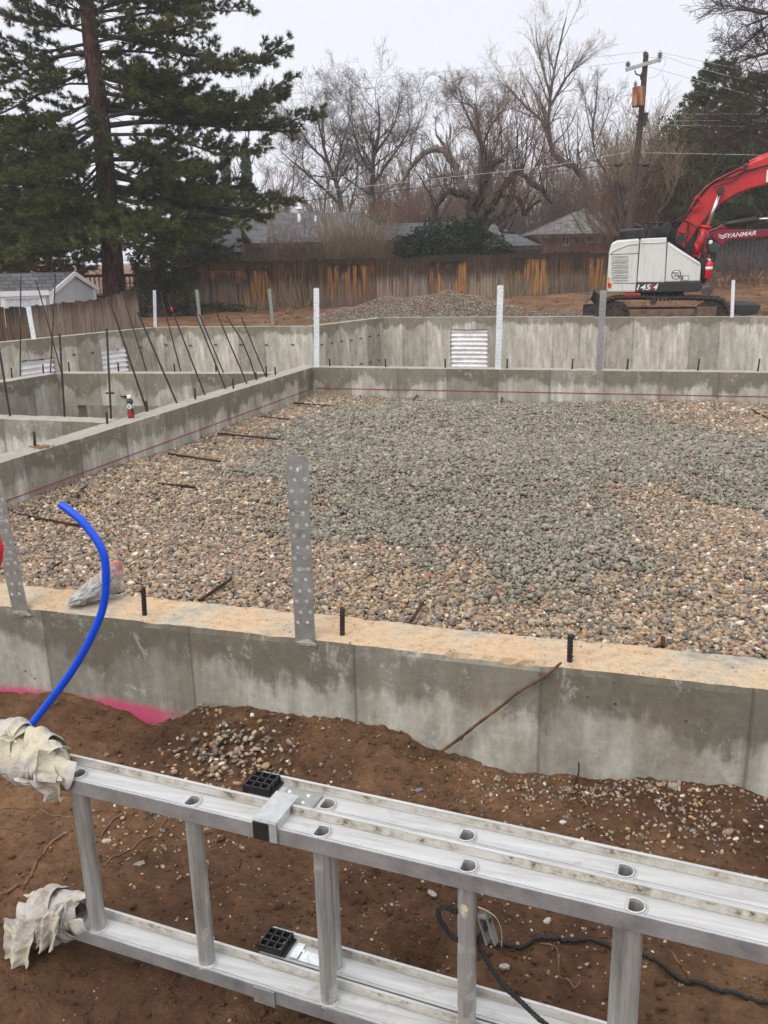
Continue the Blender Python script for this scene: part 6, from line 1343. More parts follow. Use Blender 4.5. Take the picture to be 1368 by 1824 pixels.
# pale willow-like shrub and dry stalks
def fan(px, d, H, n, m, label, seed, tw=.5, name='willow_shrub', cat='shrub', nb=(5, 3), group=None, r=.018):
    rng = np.random.default_rng(seed); thin = []; P = dict(BP, nb=nb, levels=len(nb) if nb[0] else 0, start=(.3, .3), lr=(.3, .5), up=(.0, .03, .03), ang=(.12, .4), rmin=.006, rsplit=9, wander=.045, seg=.4); p0 = gb_(px, d)
    for k in range(n): a = rng.uniform(0, 6.283); q = rng.uniform(.1, 1)**.7*tw; grow(p0+np.array((math.cos(a)*.2, math.sin(a)*.2, 0)), (math.cos(a)*q, math.sin(a)*q, 1), H*rng.uniform(.65, 1.05), r, 0, rng, thin, thin, P)
    o = tubes_np(name, thin, m, None, 3); tag(o, label, cat, group)
fan(480, 43.4, 2.3, 46, M['twig'], 'grey-brown leafless shrub in front of the grey roof, near the pine', 44, .6); fan(455, 43.6, 2.6, 40, M['twig'], 'tall leafless shrub just right of the pine boughs by the roof', 45, .5); fan(540, 43.8, 2.0, 40, M['twig'], 'low leafless shrub below the roof vents', 46, .6)
fan(628, 44.2, 3.9, 130, M['twig_tan'], 'pale straw-coloured fan-shaped shrub above the fence in front of the grey roof', 41, .55); fan(600, 43.5, 2.9, 60, M['twig_tan'], 'smaller pale shrub beside the fan-shaped one', 42, .6); fan(666, 43.6, 3.0, 64, M['twig_tan'], 'pale twiggy shrub between the fan-shaped shrub and the dark bushes', 43, .6)
for px, dd, H, n, lb in [(497, 33.4, 1.5, 14, 'dry pale stalks against the fence, right of a leaning strap'), (527, 33.6, 1.3, 12, 'dry arching stalks left of the orange planks'), (540, 33.8, 1.4, 8, 'few dry stalks before the dark planks'), (470, 33.2, .8, 16, 'low tuft of dry grass at the fence foot'), (445, 32.8, .6, 16, 'smallest tuft of dry grass near the ivy'), (918, 37.6, 1.6, 10, 'dry crossed stalks against the fence right of the gravel pile')]:
    fan(px, dd, H, n, M['straw'], lb, px, .5, 'dry_stalks', 'dry plant', (1,), r=.010)
for px, dd, lb in [(1240, 36.5, 'brownish bramble left of the folded bucket'), (1290, 37, 'brown bramble clump behind the folded bucket'), (1335, 37.5, 'brown bramble clump at the right edge below the grey fence'), (1365, 36, 'bramble at the far right edge')]:
    fan(px, dd, 1.5, 40, M['twig'], lb, px, 1.2, 'bramble', 'shrub', (4, 3), r=.012)

def leafmass(name, blobs, n, size, mat, seed, label, cat, stem=None, parent=None, group=None):
    rng = np.random.default_rng(seed); tot = sum(r[0]*r[2] for c, r in blobs); VV = []
    for c, r in blobs:
        m = int(n*r[0]*r[2]/tot); u = rng.normal(0, 1, (m, 3)); u /= np.linalg.norm(u, axis=1)[:, None]; rad = rng.uniform(.35, 1, m)**.45
        nn2 = np.array([noise.noise(Vector((q[0]*2.2+c[0], q[1]*2.2+c[1], q[2]*2.2))) for q in u]); rad *= 1+.55*nn2
        P_ = c+u*np.array(r)*rad[:, None]; a = rng.normal(0, 1, (m, 3)); a /= np.linalg.norm(a, axis=1)[:, None]; b2 = np.cross(a, rng.normal(0, 1, (m, 3))); b2 /= np.linalg.norm(b2, axis=1)[:, None]
        s = rng.uniform(.5, 1.3, m)[:, None]*size; VV.append(np.stack([P_-a*s, P_+b2*s*.4, P_+a*s, P_-b2*s*.4], 1))
    VV = np.concatenate(VV); VV = VV[VV[:, :, 2].min(1) > -5]; nq = len(VV)
    if parent is None: 
        t = thing(name, (blobs[0][0][0], blobs[0][0][1], blobs[0][0][2]-blobs[0][1][2]), label, cat, group)
    else: t = parent
    np_mesh('foliage', VV.reshape(-1, 3), np.arange(nq*4).reshape(-1, 4), mat, parent=t, k=4)
    if stem is not None: tubes_np('stems', stem, M['twig_dark'], t, 5)
    return t
def bl(px, py, d, rx, ry, rz): return (at(px, py, d), (rx, ry, rz))
leafmass('evergreen_bush', [bl(735, 445, 41.5, 1.0, .8, .75), bl(765, 428, 41.8, .9, .8, .8)], 5200, .085, M['yew'], 1, 'low dark evergreen bush, left one of the pair behind the fence', 'bush')
leafmass('evergreen_bush', [bl(822, 430, 41.5, 1.25, .9, .95), bl(868, 442, 41.6, 1.0, .8, .75), bl(795, 440, 41.3, .8, .8, .7), bl(820, 412, 41.6, .6, .5, .5)], 8200, .085, M['yew'], 2, 'larger dark evergreen bush in front of the gnarled trunk', 'bush')
for (px, w_, lb) in [(403, 13, 'left one of two narrow dark cypresses beyond the pine'), (439, 16, 'right one of two narrow dark cypresses beyond the pine')]:
    leafmass('cypress', [bl(px, 330, 62, w_/26*.55, .5, 2.6), bl(px+1, 300, 62, w_/26*.42, .4, 1.4)], 2600, .12, M['spruce'], px, lb, 'cypress tree', stem=[([gb_(px, 62), at(px, 300, 62)], [.1, .04])])
leafmass('ivy', [bl(252, 530, 30.4, .38, .2, .75), bl(262, 505, 30.6, .3, .2, .5)], 2600, .045, M['ivy'], 5, 'dark ivy clump on the fence end beside the white strap', 'ivy')
leafmass('ivy', [bl(312, 528, 31.6, .75, .3, .65), bl(300, 495, 31.9, .55, .25, .6), bl(340, 486, 32.6, .35, .2, .3), bl(345, 550, 31.4, .5, .3, .3)], 5200, .045, M['ivy'], 6, 'wide dark ivy sprawling over the fence between two straps', 'ivy')
leafmass('juniper', [bl(262, 468, 36.5, .75, .6, .75), bl(290, 458, 36.8, .6, .5, .5)], 3000, .08, M['juniper'], 7, 'yellow-green bush right of the pine trunk', 'bush')
leafmass('juniper', [bl(415, 548, 33.0, .8, .3, .12), bl(380, 545, 33.0, .5, .3, .12)], 900, .05, M['juniper'], 8, 'strip of mossy green weeds along the fence foot', 'weeds')
leafmass('juniper', [bl(1212, 262, 46, 1.3, 1.0, 1.7), bl(1190, 300, 46, .9, .8, 1.2), bl(1235, 300, 45.6, 1.2, 1, 1.3), bl(1215, 345, 45.4, 1.5, 1.0, 1.4)], 9000, .10, M['juniper'], 9, 'olive-green juniper tree below the dark conifer', 'tree', stem=[([gb_(1215, 46), at(1213, 250, 46)], [.15, .04])])

# conifers built of needle tufts
def tuft_mesh(name, P_, D_, mat, parent, rng, nn=20, ln=.15, wd=.011, cone=1.15):
    m = len(P_); P_ = np.asarray(P_); D_ = np.asarray(D_); D_ = D_/np.linalg.norm(D_, axis=1)[:, None]
    h = rng.normal(0, 1, (m, 3)); a = np.cross(D_, h); a /= np.linalg.norm(a, axis=1)[:, None]; c = np.cross(D_, a)
    th = rng.uniform(.15, cone, (m, nn)); ph = rng.uniform(0, 6.283, (m, nn)); L = ln*rng.uniform(.7, 1.15, (m, nn))*rng.uniform(.75, 1.2, (m, 1))
    dr = D_[:, None]*np.cos(th)[..., None]+(a[:, None]*np.cos(ph)[..., None]+c[:, None]*np.sin(ph)[..., None])*np.sin(th)[..., None]
    s = np.cross(dr, rng.normal(0, 1, (m, nn, 3))); s /= np.linalg.norm(s, axis=2)[..., None]; b0 = P_[:, None]+D_[:, None]*rng.uniform(-.06, .03, (m, nn))[..., None]
    V_ = np.stack([b0-s*wd, b0+s*wd, b0+dr*L[..., None]], 2).reshape(-1, 3); return np_mesh(name, V_, np.arange(len(V_)).reshape(-1, 3), mat, parent=parent)
def conifer(name, label, trunk, rads, limbs, seed, needle_m, sub=13, ln=.15, wd=.011, nn=20, tlen=.42, brown=None, limb_r=.07, dead=0):
    rng = np.random.default_rng(seed); TP = spline(trunk, 6); m = len(TP); rad = np.interp(np.linspace(0, 1, m), np.linspace(0, 1, len(rads)), rads)
    t = thing(name, TP[0], label, 'conifer tree'); tubes_np('trunk', [(TP, rad)], M['pinebark'], t, 14)
    segs, tp, td = [], [], []
    TPa = np.array(TP)
    for (z0, tip, k) in limbs:                         # z0 = height on trunk, tip = 3-D point
        i = int(np.argmin(abs(TPa[:, 2]-z0))); s0 = TPa[i]; tip = np.array(tip); L = np.linalg.norm(tip-s0); hd = tip-s0
        sag = -.06*L*k; c1 = s0+hd*.33+np.array((0, 0, sag*.6))+rng.normal(0, .055*L, 3); c2 = s0+hd*.70+np.array((0, 0, sag))+rng.normal(0, .05*L, 3)
        S_ = spline([s0, c1, c2, tip], 6); n = len(S_); r0 = min(.12, limb_r*(.30+L*.15)*rng.uniform(.55, 1.15)); segs.append((S_, [r0*(1-.85*j/(n-1))+.006 for j in range(n)]))
        hd_ = hd/L; sd = np.cross(hd_, (0, 0, 1.)); sd /= np.linalg.norm(sd)+1e-9
        ns_ = int(sub*(.5+L/5))
        for q in range(ns_):
            u = .16+.84*((q+rng.uniform(0, 1))/ns_); j = min(n-2, int(u*(n-1))); p = S_[j]+(S_[j+1]-S_[j])*(u*(n-1)-j); sgn = 1 if q % 2 else -1
            dd = hd_*rng.uniform(.4, 1.0)+sd*sgn*rng.uniform(.35, 1.0)+np.array((0, 0, rng.uniform(-.18, .34))); dd /= np.linalg.norm(dd); l2 = (.28+.24*L)*(1.18-u)*rng.uniform(.6, 1.15)+.18; l2 = min(l2, 1.6)
            pts = [p]; dcur = dd.copy()
            for _ in range(4): dcur = dcur+rng.normal(0, .1, 3)+np.array((0, 0, .05)); dcur /= np.linalg.norm(dcur); pts.append(pts[-1]+dcur*l2/4)
            segs.append((pts, [.014, .011, .009, .007, .005])); nt2 = max(3, int(l2/.115))
            for e in range(nt2):
                v_ = .22+.78*(e+1)/nt2; jj = min(3, int(v_*4)); pp_ = pts[jj]+(pts[jj+1]-pts[jj])*(v_*4-jj)
                if e == nt2-1: tp.append(pts[-1]); td.append(dcur); continue
                off = rng.normal(0, 1, 3); off -= dcur*(off@dcur); off /= np.linalg.norm(off)+1e-9; off[2] = off[2]*.5+.15; l3 = rng.uniform(.06, tlen)*(1-.4*v_); e_ = pp_+(off+dcur*.9)*l3*.6
                segs.append(([pp_, (pp_+e_)/2, e_], [.006, .005, .004])); tp.append(e_); td.append(off+dcur)
                if rng.uniform() < .5: tp.append((pp_+e_)/2); td.append(off+dcur*.5)
    for q in range(dead):                              # bare dead twigs near the trunk
        i = rng.integers(2, m-2); a = rng.uniform(0, 6.283); p = TPa[i]; d0 = np.array((math.cos(a), math.sin(a), rng.uniform(-.2, .5))); L = rng.uniform(.6, 2.2); pts = [p]
        for _ in range(6): d0 = d0+rng.normal(0, .22, 3); d0 /= np.linalg.norm(d0); pts.append(pts[-1]+d0*L/6)
        segs.append((pts, [.018, .014, .012, .01, .008, .006, .005]))
        for w_ in range(3): j = rng.integers(1, 5); dd = rng.normal(0, 1, 3); dd /= np.linalg.norm(dd); segs.append(([pts[j], pts[j]+dd*.25, pts[j]+dd*.5+np.array((0, 0, -.06))], [.007, .005, .004]))
    tubes_np('branches', segs, M['twig_dark'], t, 4); tp, td = np.array(tp), np.array(td)
    if brown is not None:
        mk = np.linalg.norm(tp-brown, axis=1) < .62; tuft_mesh('dry_needles', tp[mk], td[mk], M['needles_b'], t, rng, nn, ln, wd); tp, td = tp[~mk], td[~mk]
    tuft_mesh('crown', tp, td, needle_m, t, rng, nn, ln, wd); return t
d = 32
tr = [np.append(at(204, 520, d)[:2], -.2)]+pl([(203, 520), (199, 440), (190, 330), (182, 240), (172, 150), (160, 60), (150, -60), (140, -220), (132, -380)], d)
L_ = []
def T(yt, px, py, dd=0, k=1): L_.append((at(180, yt, d)[2], at(px, py, d+dd), k))
# right-hand limbs: (height on trunk, tip)
for a in [(60, 505, 75, -.5, 1), (40, 440, 20, .5), (100, 510, 140, .3), (20, 400, -20, 1), (85, 470, 100, 1.2), (130, 470, 175, -1.0), (160, 430, 210, 1.0), (215, 566, 200, -.3, 1.2), (190, 500, 165, .8), (235, 470, 255, -1.2), (250, 400, 290, 1.2), (220, 520, 235, .9),
          (290, 440, 330, .8, 1), (300, 512, 352, -.6, 1.2), (330, 470, 385, .2, 1), (350, 430, 405, -1.2, 1), (370, 380, 440, 1, 1), (320, 400, 345, -1.8), (140, 400, 120, -2), (80, 360, 30, -2.2), (170, 340, 190, -2.4), (20, 330, -60, 0), (-20, 400, -80, 0), (270, 360, 300, -2.2), (380, 350, 420, -1.6), (310, 480, 350, 1.2), (290, 380, 300, .4), (345, 395, 380, .6)]: T(*a)
for a in [(50, -60, 20, 0), (70, -90, 90, .6), (95, -80, 150, -.5), (60, 40, 0, 1), (120, -60, 200, .2), (30, 30, -40, -1), (160, 20, 230, -1.2), (185, -70, 265, .5), (230, -80, 320, -.6), (215, 10, 300, 1), (260, -60, 370, .5), (280, 20, 400, -1.4), (300, -80, 430, 0), (330, 10, 440, .6), (340, 60, 440, -1.6), (250, 60, 350, -2), (380, 70, 470, -1.2), (365, 20, 478, .5), (310, 90, 360, -2.6), (20, 90, -30, -2), (150, 60, 130, -2.3), (240, 90, 270, 2), (355, 110, 470, -2.2), (200, -60, 240, 1.4), (320, -70, 390, 1.4), (270, 40, 330, 1.6), (290, -40, 300, -1.6), (345, -60, 470, -1)]: T(*a)
for yt, dd, px, py in [(110, 3, 190, 100), (200, 3.2, 215, 190), (330, 3, 240, 340), (355, -3.2, 215, 425), (375, -2.6, 150, 440), (390, -2.2, 250, 440), (0, -3, 170, -60), (30, 3, 240, -20), (-80, 0, 360, -150), (-80, 0, -40, -160), (-150, 1, 300, -220), (-160, -1, 20, -240), (-120, -2.6, 160, -200), (-220, 0, 260, -300), (-230, 0, 40, -310), (-300, 0, 140, -400)]: T(yt, px, py, dd)
for yt, dd, px, py in [(250, -2.6, 120, 280), (270, -2.2, 260, 270), (320, -2.8, 60, 380), (340, -2.4, 300, 400), (290, -3, 20, 320), (360, -2.6, 100, 440), (230, -2.4, 80, 250), (340, -3, 30, 450), (140, -2.2, 290, 130), (360, -1.8, 330, 445), (335, -2, 200, 385)]: T(yt, px, py, dd)
conifer('pine_tree', 'huge pine towering over the left side with a reddish furrowed trunk', tr, [.42, .40, .36, .33, .31, .29, .26, .20, .12, .05], L_, 51, M['needles'], sub=21, brown=at(90, 470, 31.0), dead=130, nn=24, wd=.013, ln=.18)
def auto_limbs(px, d, z0, z1, n, rbase, rng, zb):
    out = []
    for i in range(n):
        f = (i+.5)/n; z = z0+(z1-z0)*f; a = i*2.4+rng.uniform(-.3, .3); L = rbase*(1-f)**.8*rng.uniform(.8, 1.15)+.35; c = at(px, 300, d); out.append((z, (c[0]+math.cos(a)*L, c[1]+math.sin(a)*L, z+L*.18-.1), .8))
    return out
rngc = np.random.default_rng(77)
for px, dd, ytop, rb, n, mm, lb, sd in [(1268, 47, 108, 4.0, 95, 'spruce', 'dark green conifer right of the utility pole', 61), (1338, 50, 128, 4.0, 85, 'spruce', 'second dark conifer at the right edge behind the wires', 62), (40, 39, 215, 3.8, 46, 'needles', 'dark conifer filling the gap left of the pine above the shed', 63), (-60, 36, 150, 3.6, 44, 'needles', 'dark conifer at the far left edge behind the shed', 64), (345, 40, 330, 1.7, 30, 'spruce', 'small dense dark conifer under the right boughs of the pine', 65)]:
    c = gb_(px, dd); zt_ = at(px, ytop, dd)[2]; tp_ = [c, c+np.array((0, 0, (zt_-c[2])*.33)), c+np.array((.05, 0, (zt_-c[2])*.66)), np.array((c[0], c[1], zt_))]
    conifer('conifer', lb, tp_, [.24, .18, .11, .02], auto_limbs(px, dd, c[2]+1.6, zt_-.1, n, rb, rngc, 0), sd, M[mm], sub=15, nn=18, wd=.019, ln=.19, limb_r=.05)

# ================================================================== excavators
M['vent'] = simple('vent_mesh', (.34, .34, .32), .5, 0, .3, 9)
_d = ray(1175, 500); F2 = np.array((_d[0], _d[1], 0.)); F2 /= np.linalg.norm(F2); R2 = np.array((F2[1], -F2[0], 0.))
P0e = at(1170, 583, 24.0)
def ex(px, py, w_=0.0): return online(px, py, P0e+F2*w_, F2)
def zx(X, Y, w_=0.0): return ex(1040+X/4.17, 260+Y/4.17, w_)
def poly(L, w_=0.0): return [zx(a, b_, w_) for a, b_ in L]
AXE = np.array([R2, F2, (0, 0, 1.)])
gz0 = gz_at(at(1190, 570, 25.2)); c0 = at(1190, 583, 25.2)
exc = thing('excavator', (c0[0], c0[1], gz0), 'white and red tracked excavator parked behind the rear foundation wall', 'excavator')
def pr(L, w0, th, name, mat, parent=exc, bev=.025):
    b = MB(); b.prism(poly(L, w0), F2*th); return b.build(name, mat, parent, bevel=bev)
# bodywork (near side), front of it faces the camera
cw = pr([(186, 790), (205, 722), (250, 700), (400, 688), (414, 688), (391, 1016), (383, 1088), (176, 1088), (168, 1060), (174, 960)], 0, 2.3, 'counterweight', M['machwhite'], bev=.05)
pr([(421, 688), (617, 679), (600, 1014), (396, 1014)], 0, .10, 'engine_door', M['machwhite'])
pr([(623, 712), (640, 720), (866, 868), (870, 900), (862, 1005), (603, 1012)], 0, .10, 'side_door', M['machwhite'], bev=.035)
pr([(430, 698), (612, 690), (850, 872), (855, 1000), (420, 1005)], .05, 1.0, 'engine_bay', M['blackmetal'], bev=0)
pr([(392, 1018), (868, 1010), (884, 1040), (862, 1082), (386, 1090)], .015, 2.2, 'skirt', M['blackmetal'], bev=.02)
# embossed crease above the vents and vents
b = MB(); b.tube([zx(195, 808, -.01), zx(215, 780, -.015), zx(330, 732, -.015), zx(410, 726, -.015)], .014, 6); b.tube([zx(425, 722, -.01), zx(610, 716, -.01)], .014, 6); b.tube([zx(635, 742, -.005), zx(860, 885, -.005)], .010, 6); b.build('crease', M['machwhite'], cw)
b = MB(); b.tube([zx(205, 806, -.004), zx(406, 798, -.004)], .008, 4); b.tube([zx(215, 1018, -.004), zx(388, 1020, -.004)], .008, 4); b.build('seam', M['blackmetal'], cw)
for i, y in enumerate((833, 872, 910, 948, 987)):
    b = MB(); x0 = 214-i*.5
    b.box(zx(x0+55, y-2, -.002), (.43, .02, .10), AXE, bev=.012); b.build('vent', M['vent'], cw)
    b = MB(); b.box(zx(x0+60, y+8, -.018), (.42, .012, .022), AXE, bev=.004); b.build('louvre', M['machwhite'], cw)
b = MB(); b.box(zx(182, 1005, -.006), (.05, .02, .22), AXE); b.build('reflector', M['yellow'], cw)
b = MB(); b.box(zx(190, 1035, -.02), (.09, .03, .12), AXE); b.build('tail_light', M['extred'], cw)
# upper deck
def bx2(X0, Y0, X1, Y1, w0, w1, name, mat, parent=exc, bev=.02):
    p, q = zx(X0, Y1, w0), zx(X1, Y0, w0); b = MB(); c = (p+q)/2+F2*(w1-w0)/2; b.box(c, (abs((q-p)@R2), w1-w0, abs(q[2]-p[2])), AXE, bev=bev); return b.build(name, mat, parent)
hood = pr([(250, 695), (258, 640), (280, 622), (360, 612), (452, 610), (462, 688)], .15, 1.5, 'engine_hood', M['blackmetal'], bev=.04)
for i in range(5): bx2(262, 640+i*10, 315, 645+i*10, .12, .16, 'grille_slat', M['rubber'], hood, 0)
bx2(330, 640, 350, 680, .10, .16, 'latch', M['rubber'], hood, .005); bx2(385, 625, 412, 675, .10, .16, 'latch', M['rubber'], hood, .005)
pr([(362, 560), (425, 590), (428, 608), (372, 600)], .6, .3, 'exhaust', M['blackmetal'])
b = MB()
for X in (462, 545, 640): b.tube([zx(X, 690, .3), zx(X, 570, .3)], .02, 6); b.tube([zx(X, 690, 1.3), zx(X, 575, 1.3)], .02, 6)
for Y in (572, 600): b.tube([zx(460, Y, .3), zx(645, Y-4, .3)], .018, 6); b.tube([zx(460, Y, 1.3), zx(645, Y-4, 1.3)], .018, 6)
b.build('handrail', M['blackmetal'], exc)
bx2(500, 600, 640, 684, .5, 1.2, 'toolbox', M['blackmetal'])
# cab on the far side: frame, glass, roof
cab = pr([(560, 600), (575, 572), (835, 560), (850, 590), (880, 900), (560, 900)], 1.35, .95, 'cab', M['blackmetal'], bev=.03)
pr([(720, 690), (850, 640), (872, 860), (760, 870)], 1.33, .03, 'cab_window', M['greenglass'], cab, 0); pr([(470, 610), (600, 605), (600, 680), (475, 680)], 1.30, .03, 'cab_window', M['greenglass'], cab, 0)
bx2(452, 556, 850, 572, 1.2, 2.3, 'cab_roof', M['blackmetal'], cab)
for (X, Y, r, w0, nm) in ((613, 606, .135, .2, 'mirror'), (720, 691, .135, .12, 'mirror')):
    b = MB(); b.disc(zx(X, Y, w0), F2, r, .06, 24); b.tube([zx(X, Y, w0), zx(X+20, Y+90, w0)], .015, 6); mo = b.build(nm, M['blackmetal'], exc)
    b = MB(); b.disc(zx(X, Y, w0-.035), F2, r*.35, .02, 16); b.build('hub', M['rubber'], mo)
# boom
BO = [(740, 765), (678, 700), (700, 620), (735, 560), (762, 498), (830, 385), (905, 298), (1000, 236), (1180, 150), (1368, 72), (1560, 28), (1640, 60), (1660, 150), (1600, 225), (1480, 255), (1368, 285), (1250, 310), (1130, 357), (1030, 420), (930, 505), (860, 592), (800, 682)]
boom = pr(BO, .62, .42, 'boom', M['machred'], bev=.03)
b = MB(); b.tube([zx(1240, 150, .8), zx(1300, 122, .8), zx(1460, 55, .8)], [.15, .15, .13], 16); b.build('arm_cylinder', M['machred'], exc)
b = MB(); b.tube([zx(1460, 55, .8), zx(1640, -10, .8)], .06, 10); b.build('arm_cylinder_rod', M['chrome'], exc)
for w0 in (.55, .92): b = MB(); b.prism(poly([(1165, 165), (1200, 128), (1250, 135), (1262, 170), (1200, 200)], w0), F2*.1); b.build('boom_lug', M['machred'], boom, bevel=.01)
# arm and bucket past the frame's right edge
pr([(1590, 30), (1680, 0), (1760, 60), (1950, 560), (1900, 600), (1840, 560)], .66, .34, 'arm', M['machred'])
pr([(1830, 560), (1960, 560), (2020, 760), (1920, 900), (1800, 880), (1900, 760)], .5, .7, 'bucket', M['machgrey'])
# boom cylinder
b = MB(); b.tube([zx(832, 810, .5), zx(905, 600, .5)], .125, 16, sm=True); b.tube([zx(902, 612, .5), zx(908, 592, .5)], .15, 16); b.tube([zx(825, 760, .5), zx(850, 752, .5)], .15, 12); cy = b.build('boom_cylinder', M['machred'], exc)
b = MB(); b.tube([zx(918, 596, .5), zx(1008, 352, .5)], .048, 12); b.build('rod', M['chrome'], cy)
b = MB(); b.disc(zx(1016, 334, .45), F2, .085, .34, 20); b.build('pin', M['blackmetal'], boom); b = MB(); b.disc(zx(1200, 158, .55), F2, .06, .3, 16); b.build('pin', M['blackmetal'], boom)
pr([(820, 780), (870, 790), (862, 840), (812, 822)], .4, .3, 'cylinder_bracket', M['machred'], bev=.01)
for k, (o1, o2) in enumerate(((0, 0), (22, 14), (44, 28))):
    b = MB(); b.tube(spline([zx(812+o1*.9, 400-o1*.2+o2, .58), zx(850+o1*.5, 366+o1, .54), zx(872+o1*.2, 420+o2*.6, .54), zx(882-o1*.1, 440, .54), zx(852-o1, 482-o1*.4, .54), zx(815-o1*.2, 492-o1*.9, .58)], 4), .013, 5); b.build('hose_guard', M['machred'], boom)
HO = [([(640, 590), (700, 545), (765, 500), (835, 400), (900, 320), (990, 255), (1100, 235), (1200, 190), (1380, 140), (1560, 110)], .56, .022), ([(660, 600), (730, 555), (790, 490), (850, 400), (930, 305), (1010, 250), (1170, 165)], .60, .020), ([(1010, 228), (1040, 185), (1090, 160), (1150, 156)], .6, .024),
      ([(700, 560), (760, 560), (830, 600), (880, 660)], .45, .018), ([(770, 560), (780, 640), (760, 700), (765, 790)], .5, .018), ([(700, 640), (760, 650), (770, 600), (800, 580)], .5, .016), ([(960, 310), (1040, 280), (1110, 262), (1180, 200)], .57, .014), ([(860, 640), (880, 730), (878, 830), (900, 870)], .4, .020), ([(650, 575), (700, 552), (740, 548)], .5, .02)]
for pts, w0, r in HO: b = MB(); b.tube(spline(poly(pts, w0), 5), r, 6); b.build('hydraulic_hose', M['rubber'], exc)
b = MB(); b.tube(spline(poly([(780, 475), (850, 385), (930, 300), (1010, 240), (1170, 160)], .585), 4), .012, 6); b.tube(spline(poly([(770, 520), (830, 470), (880, 445)], .56), 4), .012, 6); b.build('steel_line', M['machred'], boom)
# front rail, extinguisher, round mirror
b = MB(); b.tube(spline(poly([(820, 810), (875, 870), (885, 1000)], .2), 4), .022, 6); b.tube(poly([(905, 760), (915, 840), (905, 1000)], .25), .02, 6); b.tube(poly([(900, 640), (925, 740), (915, 830)], .3), .018, 6); b.build('grab_rail', M['blackmetal'], exc)
pr([(868, 830), (905, 840), (908, 1015), (872, 1030)], .3, .4, 'front_plate', M['blackmetal'], bev=.01)
fe = MB(); p, q = zx(922, 985, .05), zx(934, 855, .05); dq = q-p; fe.tube([p, p+dq*.02, p+dq*.8, p+dq*.92, q], [.08, .09, .09, .075, .03], 16); feo = fe.build('fire_extinguisher', M['extred'], exc)
b = MB(); b.tube([p+dq*.5, p+dq*.68], .093, 16); b.build('label_band', M['white'], feo); b = MB(); b.tube([q, q+dq*.05, q+dq*.12], [.03, .035, .02], 8); b.tube([q+dq*.1, q+dq*.12+R2*-.07], .012, 5); b.build('valve', M['machwhite'], feo)
b = MB(); b.disc(zx(970, 752, .1), np.array(F2)+R2*.2, .125, .05, 24); mo = b.build('round_mirror', M['greenglass'], exc); b = MB(); b.tube([zx(905, 770, .3), zx(930, 790, .2), zx(968, 760, .12)], .014, 6); b.build('mirror_arm', M['blackmetal'], mo)
bx2(928, 700, 958, 730, .3, .4, 'work_light', M['white']); pr([(945, 650), (958, 645), (960, 690), (945, 712), (938, 690)], .35, .1, 'hook', M['blackmetal'], bev=.01)
# lettering
def text(body, c, h, ax_, mat, name, parent, bold=True, shear=.0, w_=None, rot=0, ext=.003):
    cu = bpy.data.curves.new('t', 'FONT'); cu.body = body; cu.size = 1.0; cu.align_x = 'CENTER'; cu.align_y = 'CENTER'; cu.shear = shear; cu.offset = .022 if bold else 0; cu.extrude = .01
    to = bpy.data.objects.new('t', cu); me = bpy.data.meshes.new_from_object(to); bpy.data.objects.remove(to)
    co = np.array([v.co[:] for v in me.vertices]); mn, mxx = co.min(0), co.max(0); s = h/(mxx[1]-mn[1]); sx_ = s if w_ is None else w_/(mxx[0]-mn[0]); co[:, :2] -= (mn[:2]+mxx[:2])/2
    ca_, sa_ = math.cos(rot), math.sin(rot); X_, Y_ = co[:, 0]*sx_, co[:, 1]*s; X2, Y2 = X_*ca_-Y_*sa_, X_*sa_+Y_*ca_
    W_ = np.array(c)+X2[:, None]*ax_[0]+Y2[:, None]*ax_[2]-(co[:, 2:3]*.3)*ax_[1]; me.vertices.foreach_set('co', W_.ravel()); me.materials.clear(); return link_mesh(name, me, mat, parent)
AXT = np.array([R2, F2, (0, 0, 1.)])
text('145', zx(446, 1049, .003), .150, AXT, M['white'], 'lettering', exc, shear=.2, w_=.375)
text('X', zx(511, 1050, .003), .15, AXT, M['redmark'], 'lettering', exc, shear=.25, w_=.13); text('4', zx(535, 1046, .000), .17, AXT, M['white'], 'lettering', exc, shear=.35, w_=.125)
b = MB(); q = zx(686, 955, -.004); dm = [(0, .165), (.15, 0), (0, -.165), (-.15, 0)]; b.prism([q+R2*a+np.array((0, 0, c_)) for a, c_ in dm], -F2*.003); em = b.build('badge', M['white'], exc)
b = MB(); b.disc(q-F2*.005, F2, .125, .004, 24); b.build('badge_disc', M['blackmetal'], em)
b = MB(); b.prism([q-F2*.0085+R2*a+np.array((0, 0, c_)) for a, c_ in [(-.055, .10), (.055, .10), (.105, 0), (.055, -.10), (-.055, -.10), (-.105, 0)]], -F2*.002); b.build('badge_field', M['white'], em)
b = MB()
for a, c_, w2, h2 in [(-.01, .045, .13, .022), (.0, .012, .17, .018), (.02, -.03, .12, .025), (-.03, -.058, .05, .018), (.05, -.06, .03, .03)]: b.box(q-F2*.012+R2*a+np.array((0, 0, c_)), (w2, .003, h2), AXT)
b.build('badge_marks', M['blackmetal'], em)
b = MB(); q = zx(750, 981, -.004)
for dx, dz_, w2, h2 in ((0, .06, .20, .012), (0, -.06, .20, .012), (-.1, 0, .012, .13), (.1, 0, .012, .13), (-.065, 0, .04, .09)): b.box(q+R2*dx+np.array((0, 0, dz_)), (w2, .006, h2), AXT)
b.build('door_latch', M['machgrey'], exc)
text('L', zx(1382, 222, .60), .30, AXT, M['white'], 'lettering', boom, w_=.17)
